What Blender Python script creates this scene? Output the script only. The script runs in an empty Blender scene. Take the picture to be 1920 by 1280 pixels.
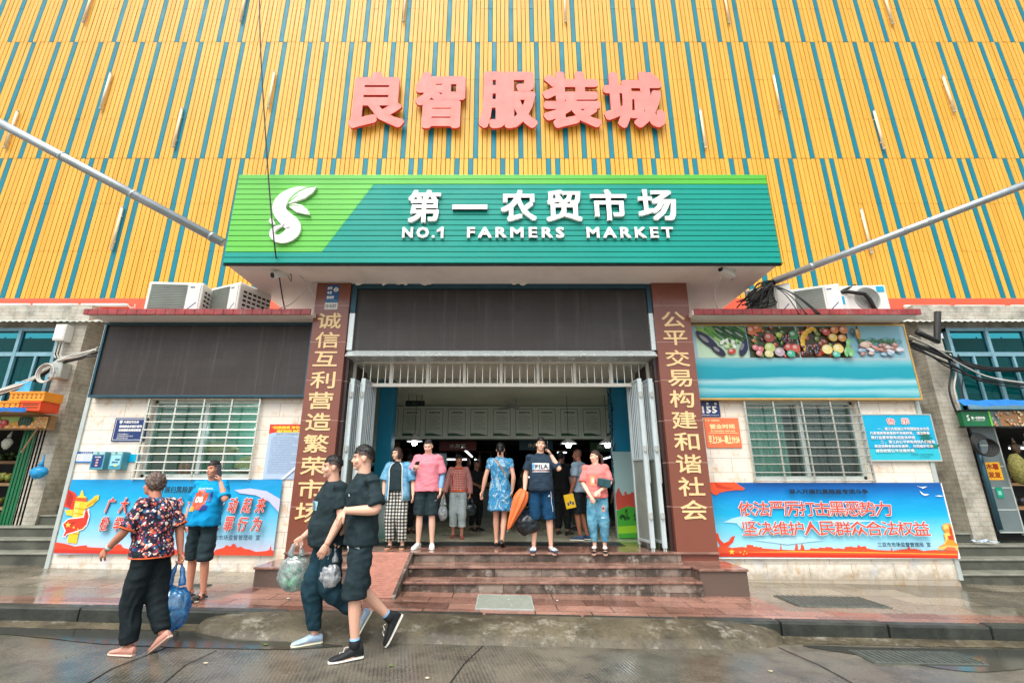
# Street front of a covered farmers market: clad facade, canopy sign, two annexes, steps and passers-by.
import bpy, bmesh, math, random
from mathutils import Vector, Matrix, noise, Euler
from mathutils.bvhtree import BVHTree
R = math.radians
S = bpy.context.scene
COL = S.collection
random.seed(7)

# ---------------------------------------------------------------- camera, sky, sun, exposure
CAM_H = 1.45; PITCH = R(16.58); FPX = 890.0; PPX = 942.0
cd = bpy.data.cameras.new('camera'); cam = bpy.data.objects.new('camera', cd); COL.objects.link(cam)
cd.sensor_width = 36.0; cd.lens = FPX / 1920 * 36.0; cd.shift_x = (960 - PPX) / 1920
cd.clip_start = 0.1; cd.clip_end = 500
cam.location = (0, 0, CAM_H); cam.rotation_euler = (math.pi / 2 + PITCH, 0, 0)
S.camera = cam

SUN_EL, SUN_AZ = R(58), R(200)          # azimuth from +Y clockwise; light comes from behind the camera
w = bpy.data.worlds.new('World'); S.world = w; w.use_nodes = True
nt = w.node_tree; nt.nodes.clear()
sky = nt.nodes.new('ShaderNodeTexSky'); sky.sky_type = 'NISHITA'; sky.sun_disc = False
sky.sun_elevation = SUN_EL; sky.sun_rotation = SUN_AZ; sky.air_density = 1.0; sky.dust_density = 4.0; sky.ozone_density = 1.0
hs = nt.nodes.new('ShaderNodeHueSaturation'); hs.inputs['Saturation'].default_value = 0.30
bg = nt.nodes.new('ShaderNodeBackground'); bg.inputs['Strength'].default_value = 0.15
wo = nt.nodes.new('ShaderNodeOutputWorld')
nt.links.new(sky.outputs[0], hs.inputs['Color']); nt.links.new(hs.outputs[0], bg.inputs['Color']); nt.links.new(bg.outputs[0], wo.inputs[0])
sd = bpy.data.lights.new('sun', 'SUN'); sun = bpy.data.objects.new('sun', sd); COL.objects.link(sun)
sd.energy = 1.5; sd.angle = R(50); sd.color = (1.0, 0.95, 0.87)
sun.rotation_euler = (R(90) - SUN_EL, 0, -SUN_AZ + math.pi)
vs = S.view_settings; vs.view_transform = 'Standard'; vs.look = 'None'; vs.exposure = 0.75; vs.gamma = 1.0

# ---------------------------------------------------------------- helpers
def at(x, y, Y):
    u = (x - PPX) / FPX; v = (640 - y) / FPX
    dy = math.cos(PITCH) - v * math.sin(PITCH); dz = math.sin(PITCH) + v * math.cos(PITCH); t = Y / dy
    return Vector((u * t, Y, CAM_H + dz * t))

def c(r, g, b):
    return tuple(((v / 255) / 12.92 if v / 255 <= 0.04045 else ((v / 255 + 0.055) / 1.055) ** 2.4) for v in (r, g, b))

class MB:
    def __init__(self): self.v = []; self.f = []; self.c = []; self.M = None; self.col = None
    def vert(self, p):
        p = Vector(p)
        if self.M is not None: p = self.M @ p
        self.v.append(p); return len(self.v) - 1
    def face(self, idx, col=None): self.f.append(tuple(idx)); self.c.append(col or self.col or (1, 1, 1))
    def poly(self, pts, col=None): self.face([self.vert(p) for p in pts], col)
    def box(self, x0, x1, y0, y1, z0, z1, col=None):
        i = [self.vert(p) for p in ((x0,y0,z0),(x1,y0,z0),(x1,y1,z0),(x0,y1,z0),(x0,y0,z1),(x1,y0,z1),(x1,y1,z1),(x0,y1,z1))]
        for q in ((0,1,5,4),(1,2,6,5),(2,3,7,6),(3,0,4,7),(4,5,6,7),(3,2,1,0)): self.face([i[k] for k in q], col)
    def prism(self, pts, y0, y1, col=None):                 # outline in XZ (counter-clockwise seen from -Y), extruded along Y
        a = [self.vert((p[0], y0, p[1])) for p in pts]; b = [self.vert((p[0], y1, p[1])) for p in pts]; n = len(pts)
        self.face(a, col); self.face(b[::-1], col)
        for k in range(n): self.face((a[k], b[k], b[(k+1) % n], a[(k+1) % n]), col)
    def prismx(self, pts, x0, x1, col=None):                # outline in YZ, extruded along X
        a = [self.vert((x0, p[0], p[1])) for p in pts]; b = [self.vert((x1, p[0], p[1])) for p in pts]; n = len(pts)
        self.face(a, col); self.face(b[::-1], col)
        for k in range(n): self.face((a[k], b[k], b[(k+1) % n], a[(k+1) % n]), col)
    def rings(self, rs, cap=True, closed=False):
        ids = [[self.vert(p) for p in r] for r in rs]; n = len(ids[0])
        pairs = list(zip(ids, ids[1:])) + ([(ids[-1], ids[0])] if closed else [])
        for a, b in pairs:
            for k in range(n): self.face((a[k], a[(k+1) % n], b[(k+1) % n], b[k]))
        if cap and not closed: self.face(ids[0][::-1]); self.face(ids[-1])
    def tube(self, path, r, n=8, closed=False, cap=True):
        path = [Vector(p) for p in path]; m = len(path); rs = []; up = None
        for i, p in enumerate(path):
            if closed: t = path[(i+1) % m] - path[i-1]
            else: t = path[min(i+1, m-1)] - path[max(i-1, 0)]
            t.normalize()
            if up is None: up = Vector((0, 0, 1)) if abs(t.z) < 0.9 else Vector((0, 1, 0))
            a = t.cross(up); a.normalize(); b = a.cross(t); b.normalize(); up = b
            rr = r[i] if isinstance(r, (list, tuple)) else r
            ra, rb = rr if isinstance(rr, tuple) else (rr, rr)
            rs.append([p + a * ra * math.cos(2*math.pi*k/n) + b * rb * math.sin(2*math.pi*k/n) for k in range(n)])
        self.rings(rs, cap, closed)
    def cyl(self, p0, p1, r, n=12): self.tube([p0, p1], r, n)
    def lathe(self, ctr, prof, n=16, axis='z'):
        ctr = Vector(ctr); rs = []
        for r, h in prof:
            ring = []
            for k in range(n):
                a = 2 * math.pi * k / n; x, y = r * math.cos(a), r * math.sin(a)
                ring.append(ctr + (Vector((x, y, h)) if axis == 'z' else Vector((x, h, y)) if axis == 'y' else Vector((h, x, y))))
            rs.append(ring)
        self.rings(rs)
    def ell(self, ctr, r, nu=12, nv=8, col=None, fn=None):
        ctr = Vector(ctr); ids = []; o = self.col; self.col = col or o
        for j in range(1, nv):
            th = math.pi * j / nv; row = []
            for i in range(nu):
                ph = 2 * math.pi * i / nu; d = Vector((math.sin(th)*math.cos(ph), math.sin(th)*math.sin(ph), math.cos(th)))
                k = fn(d) if fn else 1.0
                row.append(self.vert(ctr + Vector((d.x*r[0], d.y*r[1], d.z*r[2])) * k))
            ids.append(row)
        kt = fn(Vector((0,0,1))) if fn else 1; kb = fn(Vector((0,0,-1))) if fn else 1
        t = self.vert(ctr + Vector((0,0,r[2]*kt))); b = self.vert(ctr - Vector((0,0,r[2]*kb)))
        for i in range(nu):
            j = (i+1) % nu
            self.face((t, ids[0][i], ids[0][j])); self.face((b, ids[-1][j], ids[-1][i]))
            for q in range(nv-2): self.face((ids[q][i], ids[q+1][i], ids[q+1][j], ids[q][j]))
        self.col = o
    def add(self, vs, fs, fn=None, col=None):
        base = len(self.v)
        for p in vs: self.vert(fn(p) if fn else p)
        for f in fs: self.face([base + k for k in f], col)
    def build(self, name, mat, parent=None, smooth=False, bevel=0.0, loc=None, colors=False, fixn=True):
        if parent is not None: org = wloc(parent)
        elif loc is not None: org = Vector(loc)
        else:
            xs = [p.x for p in self.v]; ys = [p.y for p in self.v]; zs = [p.z for p in self.v]
            org = Vector(((min(xs)+max(xs))/2, (min(ys)+max(ys))/2, min(zs)))
        me = bpy.data.meshes.new(name); me.from_pydata([p - org for p in self.v], [], self.f); me.validate()
        if fixn:
            bm = bmesh.new(); bm.from_mesh(me); bmesh.ops.recalc_face_normals(bm, faces=bm.faces); bm.to_mesh(me); bm.free()
        if smooth:
            me.polygons.foreach_set('use_smooth', [True] * len(me.polygons))
        if colors and len(me.polygons) == len(self.c):
            at_ = me.color_attributes.new('Col', 'FLOAT_COLOR', 'CORNER'); arr = []
            for p, cc in zip(me.polygons, self.c): arr += (list(cc[:3]) + [1.0]) * p.loop_total
            at_.data.foreach_set('color', arr)
        o = bpy.data.objects.new(name, me); COL.objects.link(o)
        if mat is not None: me.materials.append(mat)
        if parent is not None: o.parent = parent
        else: o.location = org
        if bevel:
            b = o.modifiers.new('bevel', 'BEVEL'); b.width = bevel; b.segments = 2; b.limit_method = 'ANGLE'; b.angle_limit = R(40)
        return o

def wloc(o):
    p = Vector((0, 0, 0))
    while o is not None: p += o.location; o = o.parent
    return p

def tag(o, label=None, cat=None, group=None, kind=None):
    if label: o['label'] = label
    if cat: o['category'] = cat
    if group: o['group'] = group
    if kind: o['kind'] = kind
    return o
def thing(name, label, cat, loc=(0,0,0), group=None):
    o = bpy.data.objects.new(name, None); COL.objects.link(o); o.location = loc; o.empty_display_size = 0.1
    return tag(o, label, cat, group)
def copy_tree(o, parent=None):
    q = o.copy(); COL.objects.link(q)
    if parent is not None: q.parent = parent
    for ch in list(o.children): copy_tree(ch, q)
    return q

# ---------------------------------------------------------------- lettering
_tc = {}
def glyphs(s, bold=0.0, res=3, space=1.0, shear=0.0, extrude=0.0):
    key = (s, bold, res, space, shear, extrude)
    if key in _tc: return _tc[key]
    cu = bpy.data.curves.new('t', 'FONT'); cu.body = s; cu.size = 1.0; cu.offset = bold; cu.resolution_u = res
    cu.space_character = space; cu.shear = shear; cu.extrude = extrude
    o = bpy.data.objects.new('t', cu); COL.objects.link(o)
    dg = bpy.context.evaluated_depsgraph_get(); dg.update()
    me = bpy.data.meshes.new_from_object(o.evaluated_get(dg))
    vs_ = [v.co.copy() for v in me.vertices]; fs = [tuple(p.vertices) for p in me.polygons]
    bpy.data.objects.remove(o); bpy.data.curves.remove(cu); bpy.data.meshes.remove(me)
    _tc[key] = (vs_, fs); return _tc[key]
def put_text(mb, s, x0, x1, z0, z1, y, bold=0.0, res=3, depth=0.0, col=None, space=1.0, shear=0.0, copies=8):
    """lay the words into the box x0..x1, z0..z1 of a wall facing -Y; depth > 0 gives solid letters; bold thickens the strokes (metres)"""
    vs_, fs = glyphs(s, 0.0, res, space, shear, 0.5 if depth else 0.0)
    if not vs_: return
    x0 += bold; x1 -= bold; z0 += bold; z1 -= bold
    ax, bx = min(p.x for p in vs_), max(p.x for p in vs_); ay, by = min(p.y for p in vs_), max(p.y for p in vs_)
    kx = (x1 - x0) / (bx - ax); kz = (z1 - z0) / (by - ay) if by - ay > 1e-6 else 1
    for k in range(copies + 1 if bold else 1):
        ph = 2 * math.pi * k / copies + (math.pi / 4 if copies == 4 else 0); ox = bold * math.cos(ph) if k < copies and bold else 0; oz = bold * math.sin(ph) if k < copies and bold else 0
        dy = 0.0004 * k
        mb.add(vs_, fs, lambda p: (x0 + ox + (p.x - ax) * kx, y - dy - (p.z + (0.5 if depth else 0)) * depth, z0 + oz + (p.y - ay) * kz), col)

# ---------------------------------------------------------------- materials
def newmat(name):
    m = bpy.data.materials.new(name); m.use_nodes = True; n = m.node_tree
    b = n.nodes['Principled BSDF']; return m, n, b
def nd(n, t, **kw):
    x = n.nodes.new(t)
    for k, v in kw.items():
        if k in x.inputs: x.inputs[k].default_value = v
        else: setattr(x, k, v)
    return x
def coords(n, sc=(1,1,1), rot=(0,0,0), swap=False):
    tc = nd(n, 'ShaderNodeTexCoord'); mp = nd(n, 'ShaderNodeMapping'); mp.inputs['Scale'].default_value = sc; mp.inputs['Rotation'].default_value = rot
    src = tc.outputs['Object']
    if swap:
        s = nd(n, 'ShaderNodeSeparateXYZ'); k = nd(n, 'ShaderNodeCombineXYZ'); n.links.new(src, s.inputs[0])
        a = nd(n, 'ShaderNodeMath', operation='ADD'); n.links.new(s.outputs[0], a.inputs[0]); n.links.new(s.outputs[1], a.inputs[1])
        n.links.new(a.outputs[0], k.inputs[0]); n.links.new(s.outputs[2], k.inputs[1]); src = k.outputs[0]
    n.links.new(src, mp.inputs[0]); return mp.outputs[0]
def mixc(n, fac, a, b, mode='MIX'):
    x = nd(n, 'ShaderNodeMix', data_type='RGBA', blend_type=mode)
    for s, v in ((x.inputs[0], fac), (x.inputs[6], a), (x.inputs[7], b)):
        if hasattr(v, 'is_output'): n.links.new(v, s)
        else: s.default_value = v if isinstance(v, (int, float)) else tuple(v) + (1,) * (4 - len(v))
    return x.outputs[2]
def ramp(n, src, p0, p1, v0=0.0, v1=1.0):
    x = nd(n, 'ShaderNodeMapRange'); x.inputs[1].default_value = p0; x.inputs[2].default_value = p1; x.inputs[3].default_value = v0; x.inputs[4].default_value = v1
    n.links.new(src, x.inputs[0]); return x.outputs[0]
def noi(n, vec, scale, detail=4, rough=0.55):
    x = nd(n, 'ShaderNodeTexNoise'); x.inputs['Scale'].default_value = scale; x.inputs['Detail'].default_value = detail; x.inputs['Roughness'].default_value = rough
    n.links.new(vec, x.inputs['Vector']); return x.outputs[0]
def bump(n, b, src, strength=0.2, dist=0.01):
    x = nd(n, 'ShaderNodeBump'); x.inputs['Strength'].default_value = strength; x.inputs['Distance'].default_value = dist
    n.links.new(src, x.inputs['Height']); n.links.new(x.outputs[0], b.inputs['Normal'])
def mat(name, col, rough=0.5, metal=0.0, var=0.12, vs=5.0, bmp=0.0, bs=60.0, col2=None, spec=0.5, sc=(1,1,1), grime=0.0, gcol=(0.05,0.045,0.035)):
    m, n, b = newmat(name); v = coords(n, sc)
    f = noi(n, v, vs, 5)
    lo = tuple(x * (1 - var) for x in col); hi = tuple(min(1, x * (1 + var)) for x in col)
    out = mixc(n, ramp(n, f, 0.3, 0.7), lo, col2 or hi)
    if grime:
        g = ramp(n, noi(n, v, vs * 0.6, 8, 0.7), 0.52, 0.75, 0, grime); out = mixc(n, g, out, gcol)
    n.links.new(out, b.inputs['Base Color'])
    n.links.new(ramp(n, noi(n, v, vs * 2.3, 4), 0.3, 0.7, max(0.02, rough * 0.8), min(1, rough * 1.2)), b.inputs['Roughness'])
    b.inputs['Metallic'].default_value = metal; b.inputs['Specular IOR Level'].default_value = spec
    if bmp: bump(n, b, noi(n, v, bs, 4), bmp)
    return m
def emit(name, col, s):
    m, n, b = newmat(name); b.inputs['Base Color'].default_value = (*col, 1); b.inputs['Emission Color'].default_value = (*col, 1); b.inputs['Emission Strength'].default_value = s
    return m
def glass(name, tint, gl=0.12, ior=1.5):
    m, n, b = newmat(name); n.nodes.remove(b); o = n.nodes['Material Output']
    t = nd(n, 'ShaderNodeBsdfTransparent'); t.inputs[0].default_value = (*tint, 1)
    g = nd(n, 'ShaderNodeBsdfGlossy'); g.inputs['Roughness'].default_value = 0.03; g.inputs[0].default_value = (0.9, 0.95, 0.95, 1)
    fr = nd(n, 'ShaderNodeFresnel'); fr.inputs[0].default_value = ior
    a = nd(n, 'ShaderNodeMath', operation='ADD'); n.links.new(fr.outputs[0], a.inputs[0]); a.inputs[1].default_value = gl
    x = nd(n, 'ShaderNodeMixShader'); n.links.new(a.outputs[0], x.inputs[0]); n.links.new(t.outputs[0], x.inputs[1]); n.links.new(g.outputs[0], x.inputs[2])
    n.links.new(x.outputs[0], o.inputs[0]); return m
def printmat(name, rough=0.4, var=0.04, bmp=0.0):
    m, n, b = newmat(name); a = nd(n, 'ShaderNodeAttribute'); a.attribute_name = 'Col'
    v = coords(n); f = noi(n, v, 7, 3)
    out = mixc(n, ramp(n, f, 0.3, 0.7, 0, var * 4), a.outputs[0], (0.9, 0.9, 0.9)) if var else a.outputs[0]
    n.links.new(out, b.inputs['Base Color']); b.inputs['Roughness'].default_value = rough
    if bmp: bump(n, b, noi(n, v, 3.0, 3), bmp, 0.05)
    return m

PRINT = printmat('printed_ink', 0.38, 0.0)
M = dict(
    yellow=mat('yellow_slat_metal', c(219, 163, 54), 0.46, 0, 0.10, 0.9, col2=c(231, 177, 72), grime=0.22, gcol=c(190, 134, 46), spec=0.3, sc=(8, 1, 0.35)),
    blue=mat('blue_slat_metal', c(0, 122, 142), 0.5, 0, 0.10, 1.2, spec=0.25),
    dark=mat('dark_backing', c(40, 26, 10), 0.8, 0, 0.2, 2),
    coral=mat('coral_paint', c(236, 88, 58), 0.55, 0, 0.08, 1.5, grime=0.25, gcol=c(190, 70, 50)),
    letter=mat('coral_letter_face', c(238, 134, 126), 0.65, 0, 0.07, 2.0, grime=0.15, gcol=c(206, 108, 98)),
    letter_side=mat('coral_letter_return', c(196, 62, 36), 0.6),
    lime=mat('lime_board', c(90, 190, 62), 0.42, 0, 0.06, 1.0, grime=0.12, gcol=c(120, 205, 60)),
    limedk=mat('lime_board_upper', c(80, 182, 54), 0.42, 0, 0.06, 1.0),
    teal=mat('teal_board', c(0, 150, 136), 0.45, 0, 0.06, 1.0, spec=0.3, grime=0.10, gcol=c(0, 140, 130)),
    white=mat('white_acrylic', c(240, 240, 236), 0.35, 0, 0.03, 3),
    plaster=mat('white_plaster', c(240, 232, 226), 0.8, 0, 0.04, 1.2, 0.1, 30, grime=0.30, gcol=c(120, 124, 116)),
    whitepaint=mat('white_paint_metal', c(222, 220, 208), 0.45, 0, 0.06, 3, grime=0.12, gcol=c(140, 120, 90)),
    palebar=mat('pale_blue_gate_paint', c(192, 206, 208), 0.42, 0.1, 0.08, 3, grime=0.22, gcol=c(96, 84, 66)),
    steel=mat('galvanised_steel', c(176, 186, 190), 0.34, 0.75, 0.12, 6),
    stainless=mat('stainless_tube', c(206, 206, 196), 0.25, 0.8, 0.1, 6),
    chrome=mat('bright_frame_sheet', c(206, 216, 214), 0.25, 0.35, 0.06, 4),
    blackmetal=mat('black_metal', c(26, 34, 36), 0.5, 0.2, 0.2, 5),
    tealframe=mat('dark_teal_frame', c(40, 80, 96), 0.4, 0.3, 0.12, 4),
    alum=mat('aluminium_window_frame', c(190, 200, 196), 0.4, 0.3, 0.08, 5),
    bluealum=mat('weathered_blue_frame', c(120, 164, 178), 0.5, 0.1, 0.12, 5, grime=0.3),
    gold=mat('gold_letter_paint', c(236, 204, 148), 0.45, 0, 0.06, 6),
    wire=mat('black_cable', c(28, 30, 30), 0.55), wirew=mat('pale_cable', c(196, 196, 188), 0.5),
    concrete=mat('worn_concrete', c(78, 80, 70), 0.6, 0, 0.3, 3, 0.3, 25, grime=0.85, gcol=c(32, 35, 30)),
    greenpaint=mat('green_shutter_paint', c(14, 104, 62), 0.45, 0, 0.15, 4),
    plasticw=mat('white_plastic_casing', c(226, 228, 222), 0.42, 0, 0.05, 3, grime=0.12, gcol=c(150, 146, 128)),
    plasticg=mat('grey_plastic', c(176, 182, 176), 0.5, 0, 0.06, 4, grime=0.15),
    skyplast=mat('aqua_plastic_case', c(80, 160, 178), 0.4),
    navy=mat('navy_enamel', c(20, 52, 110), 0.35), aqua=mat('aqua_board', c(0, 168, 208), 0.35, 0, 0.05, 2),
    orange=mat('orange_board', c(238, 120, 76), 0.45, 0, 0.05, 3),
    tarp=mat('blue_tarpaulin', c(20, 110, 190), 0.5, 0, 0.2, 8),
    crate=mat('orange_plastic_crate', c(240, 150, 30), 0.45, 0, 0.08, 6), crater=mat('red_plastic_crate', c(230, 76, 26), 0.45, 0, 0.08, 6),
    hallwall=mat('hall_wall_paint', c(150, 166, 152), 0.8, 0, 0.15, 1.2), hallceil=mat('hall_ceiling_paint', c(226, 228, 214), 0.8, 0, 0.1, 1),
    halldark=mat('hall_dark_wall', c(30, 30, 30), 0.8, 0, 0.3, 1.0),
    bluepaint=mat('sky_blue_column_paint', c(0, 140, 178), 0.5, 0, 0.08, 2),
    board=mat('pale_notice_board', c(226, 234, 222), 0.6, 0, 0.05, 2),
    grate=mat('cast_iron_grate', c(108, 114, 106), 0.45, 0.5, 0.2, 10),
    curtain=mat('pale_curtain', c(176, 206, 198), 0.8, 0, 0.3, 6, sc=(6, 1, 0.2)),
    winback=mat('dim_room_wall', c(130, 206, 184), 0.8, 0, 0.25, 1.2),
    redtile=None, wood=mat('plywood', c(150, 116, 80), 0.7, 0, 0.15, 5),
)
M['window_glass'] = glass('window_glass', (0.80, 0.94, 0.90), 0.02)
M['blueglass'] = glass('blue_tinted_glass', (0.22, 0.66, 0.70), 0.0, 1.22)
M['lamp'] = emit('lamp_glow', (0.9, 0.97, 1.0), 24.0)
M['tubelamp'] = emit('tube_glow', (0.9, 0.97, 1.0), 2.2)

def m_marble():
    m, n, b = newmat('cream_marble_tile'); v = coords(n, swap=True)
    br = nd(n, 'ShaderNodeTexBrick'); br.offset = 0.5; br.inputs['Scale'].default_value = 1.0
    br.inputs['Brick Width'].default_value = 0.62; br.inputs['Row Height'].default_value = 0.215; br.inputs['Mortar Size'].default_value = 0.004; br.inputs['Mortar Smooth'].default_value = 0.3
    br.inputs['Color1'].default_value = (*c(240, 231, 214), 1); br.inputs['Color2'].default_value = (*c(230, 224, 212), 1); br.inputs['Mortar'].default_value = (*c(176, 164, 144), 1)
    n.links.new(v, br.inputs['Vector'])
    w3 = coords(n); f = noi(n, w3, 5.5, 9, 0.72); g = ramp(n, f, 0.52, 0.68, 0, 0.75)
    o = mixc(n, g, br.outputs[0], c(206, 162, 104)); f2 = noi(n, w3, 2.6, 5, 0.6)
    o = mixc(n, ramp(n, f2, 0.55, 0.72, 0, 0.7), o, c(196, 206, 214))
    tc = nd(n, 'ShaderNodeTexCoord'); s = nd(n, 'ShaderNodeSeparateXYZ'); n.links.new(tc.outputs['Object'], s.inputs[0])
    a = nd(n, 'ShaderNodeMath', operation='MULTIPLY'); n.links.new(noi(n, w3, 9, 6, 0.7), a.inputs[0]); a.inputs[1].default_value = 0.5
    sb = nd(n, 'ShaderNodeMath', operation='SUBTRACT'); n.links.new(a.outputs[0], sb.inputs[0]); n.links.new(s.outputs[2], sb.inputs[1])
    o = mixc(n, ramp(n, sb.outputs[0], 0.02, 0.24, 0, 0.6), o, c(108, 92, 62))     # splash stains at the foot of the wall
    n.links.new(o, b.inputs['Base Color']); b.inputs['Roughness'].default_value = 0.35
    bump(n, b, br.outputs[1], -0.3, 0.004); return m
def m_granite(name, c1, c2, seam=0.62, rough=0.22, wet=False):
    m, n, b = newmat(name); w3 = coords(n)
    f = noi(n, w3, 160, 3, 0.6); g = noi(n, w3, 1.6, 4, 0.6)
    o = mixc(n, ramp(n, f, 0.35, 0.65), c1, c2); o = mixc(n, ramp(n, g, 0.35, 0.7, 0, 0.35), o, tuple(x * 0.6 for x in c1))
    if rough < .15:
        o = mixc(n, ramp(n, noi(n, coords(n, (1, 1.5, 1)), 3.1, 7, .7), .48, .62, 0, .6), o, c(186, 146, 128)); o = mixc(n, ramp(n, noi(n, w3, 5.5, 7, .7), .55, .68, 0, .7), o, c(58, 42, 38))
    if seam:
        br = nd(n, 'ShaderNodeTexBrick'); br.offset = 0.0; br.inputs['Scale'].default_value = 1.0; br.inputs['Brick Width'].default_value = 50
        br.inputs['Row Height'].default_value = seam; br.inputs['Mortar Size'].default_value = 0.003; n.links.new(coords(n, swap=True), br.inputs['Vector'])
        o = mixc(n, br.outputs[1], o, c(190, 160, 146))
    n.links.new(o, b.inputs['Base Color'])
    n.links.new(ramp(n, g, 0.3, 0.7, rough * 0.6, rough * 1.5), b.inputs['Roughness']); return m
def m_tilewall():
    m, n, b = newmat('small_white_wall_tile'); v = coords(n, swap=True)
    br = nd(n, 'ShaderNodeTexBrick'); br.offset = 0.5; br.inputs['Scale'].default_value = 1.0
    br.inputs['Brick Width'].default_value = 0.24; br.inputs['Row Height'].default_value = 0.075; br.inputs['Mortar Size'].default_value = 0.003
    br.inputs['Color1'].default_value = (*c(190, 186, 172), 1); br.inputs['Color2'].default_value = (*c(178, 162, 144), 1); br.inputs['Mortar'].default_value = (*c(140, 134, 120), 1)
    br.inputs['Bias'].default_value = -0.55
    n.links.new(v, br.inputs['Vector']); w3 = coords(n)
    o = mixc(n, ramp(n, noi(n, w3, 3, 7, 0.7), 0.44, 0.66, 0, 0.7), br.outputs[0], c(92, 92, 80))
    n.links.new(o, b.inputs['Base Color']); b.inputs['Roughness'].default_value = 0.4; return m
def m_paving():
    m, n, b = newmat('wet_red_paving_slabs'); v = coords(n)
    br = nd(n, 'ShaderNodeTexBrick'); br.offset = 0.42; br.inputs['Scale'].default_value = 1.0
    br.inputs['Brick Width'].default_value = 0.60; br.inputs['Row Height'].default_value = 0.27; br.inputs['Mortar Size'].default_value = 0.007; br.inputs['Bias'].default_value = 0.0
    br.inputs['Color1'].default_value = (*c(190, 142, 124), 1); br.inputs['Color2'].default_value = (*c(116, 76, 64), 1); br.inputs['Mortar'].default_value = (*c(70, 56, 48), 1)
    n.links.new(v, br.inputs['Vector'])
    tc = nd(n, 'ShaderNodeTexCoord'); s = nd(n, 'ShaderNodeSeparateXYZ'); n.links.new(tc.outputs['Object'], s.inputs[0])
    ab = nd(n, 'ShaderNodeMath', operation='ABSOLUTE'); n.links.new(s.outputs[0], ab.inputs[0])
    br2 = nd(n, 'ShaderNodeTexBrick'); br2.offset = 0.5; br2.inputs['Scale'].default_value = 1.0; br2.inputs['Brick Width'].default_value = 0.9; br2.inputs['Row Height'].default_value = 0.45; br2.inputs['Mortar Size'].default_value = 0.009
    br2.inputs['Color1'].default_value = (*c(160, 150, 130), 1); br2.inputs['Color2'].default_value = (*c(106, 100, 86), 1); br2.inputs['Mortar'].default_value = (*c(64, 58, 48), 1)
    n.links.new(v, br2.inputs['Vector'])
    side = ramp(n, ab.outputs[0], 3.15, 3.2); front = ramp(n, s.outputs[1], 0.47, 0.475)      # plain red strip along the kerb, beige slabs by the annex walls
    mu = nd(n, 'ShaderNodeMath', operation='MULTIPLY'); n.links.new(side, mu.inputs[0]); n.links.new(front, mu.inputs[1])
    o = mixc(n, mu.outputs[0], br.outputs[0], br2.outputs[0])
    f = noi(n, v, 0.9, 6, 0.65); wet = ramp(n, f, 0.40, 0.62)
    o = mixc(n, ramp(n, noi(n, v, 60, 3, 0.7), 0.35, 0.65, 0, 0.25), o, (0.04, 0.03, 0.025))
    o2 = mixc(n, 1.0, o, (0.56, 0.56, 0.54), 'MULTIPLY'); o = mixc(n, wet, o, o2)
    n.links.new(o, b.inputs['Base Color']); n.links.new(ramp(n, wet, 0, 1, 0.34, 0.07), b.inputs['Roughness'])
    b.inputs['Specular IOR Level'].default_value = 0.75
    bump(n, b, noi(n, v, 14, 3), 0.04, 0.01); return m
def m_road():
    m, n, b = newmat('wet_grooved_concrete_road'); v = coords(n, (1, 1, 1), (0, 0, R(-12)))
    wv = nd(n, 'ShaderNodeTexWave', wave_type='BANDS', bands_direction='X'); wv.inputs['Scale'].default_value = 10; wv.inputs['Distortion'].default_value = 0.6; wv.inputs['Detail'].default_value = 3
    n.links.new(v, wv.inputs['Vector'])
    f = noi(n, v, 0.55, 6, 0.6); g = noi(n, v, 45, 4, 0.7); h = noi(n, v, 3.5, 6, 0.7)
    o = mixc(n, ramp(n, g, 0.3, 0.7), c(98, 94, 84), c(142, 134, 118)); o = mixc(n, ramp(n, h, 0.48, 0.7, 0, 0.7), o, c(68, 67, 60))
    gr = nd(n, 'ShaderNodeMath', operation='MULTIPLY'); n.links.new(ramp(n, wv.outputs[1], 0.0, 0.35, 0.6, 0), gr.inputs[0]); n.links.new(ramp(n, h, 0.35, 0.6), gr.inputs[1])
    o = mixc(n, gr.outputs[0], o, c(34, 31, 26))
    wet = ramp(n, f, 0.38, 0.60); o = mixc(n, wet, o, mixc(n, 1.0, o, (0.52, 0.56, 0.56), 'MULTIPLY'))
    n.links.new(o, b.inputs['Base Color']); n.links.new(ramp(n, wet, 0, 1, 0.46, 0.17), b.inputs['Roughness'])
    bump(n, b, wv.outputs[1], 0.12, 0.008); return m
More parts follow.
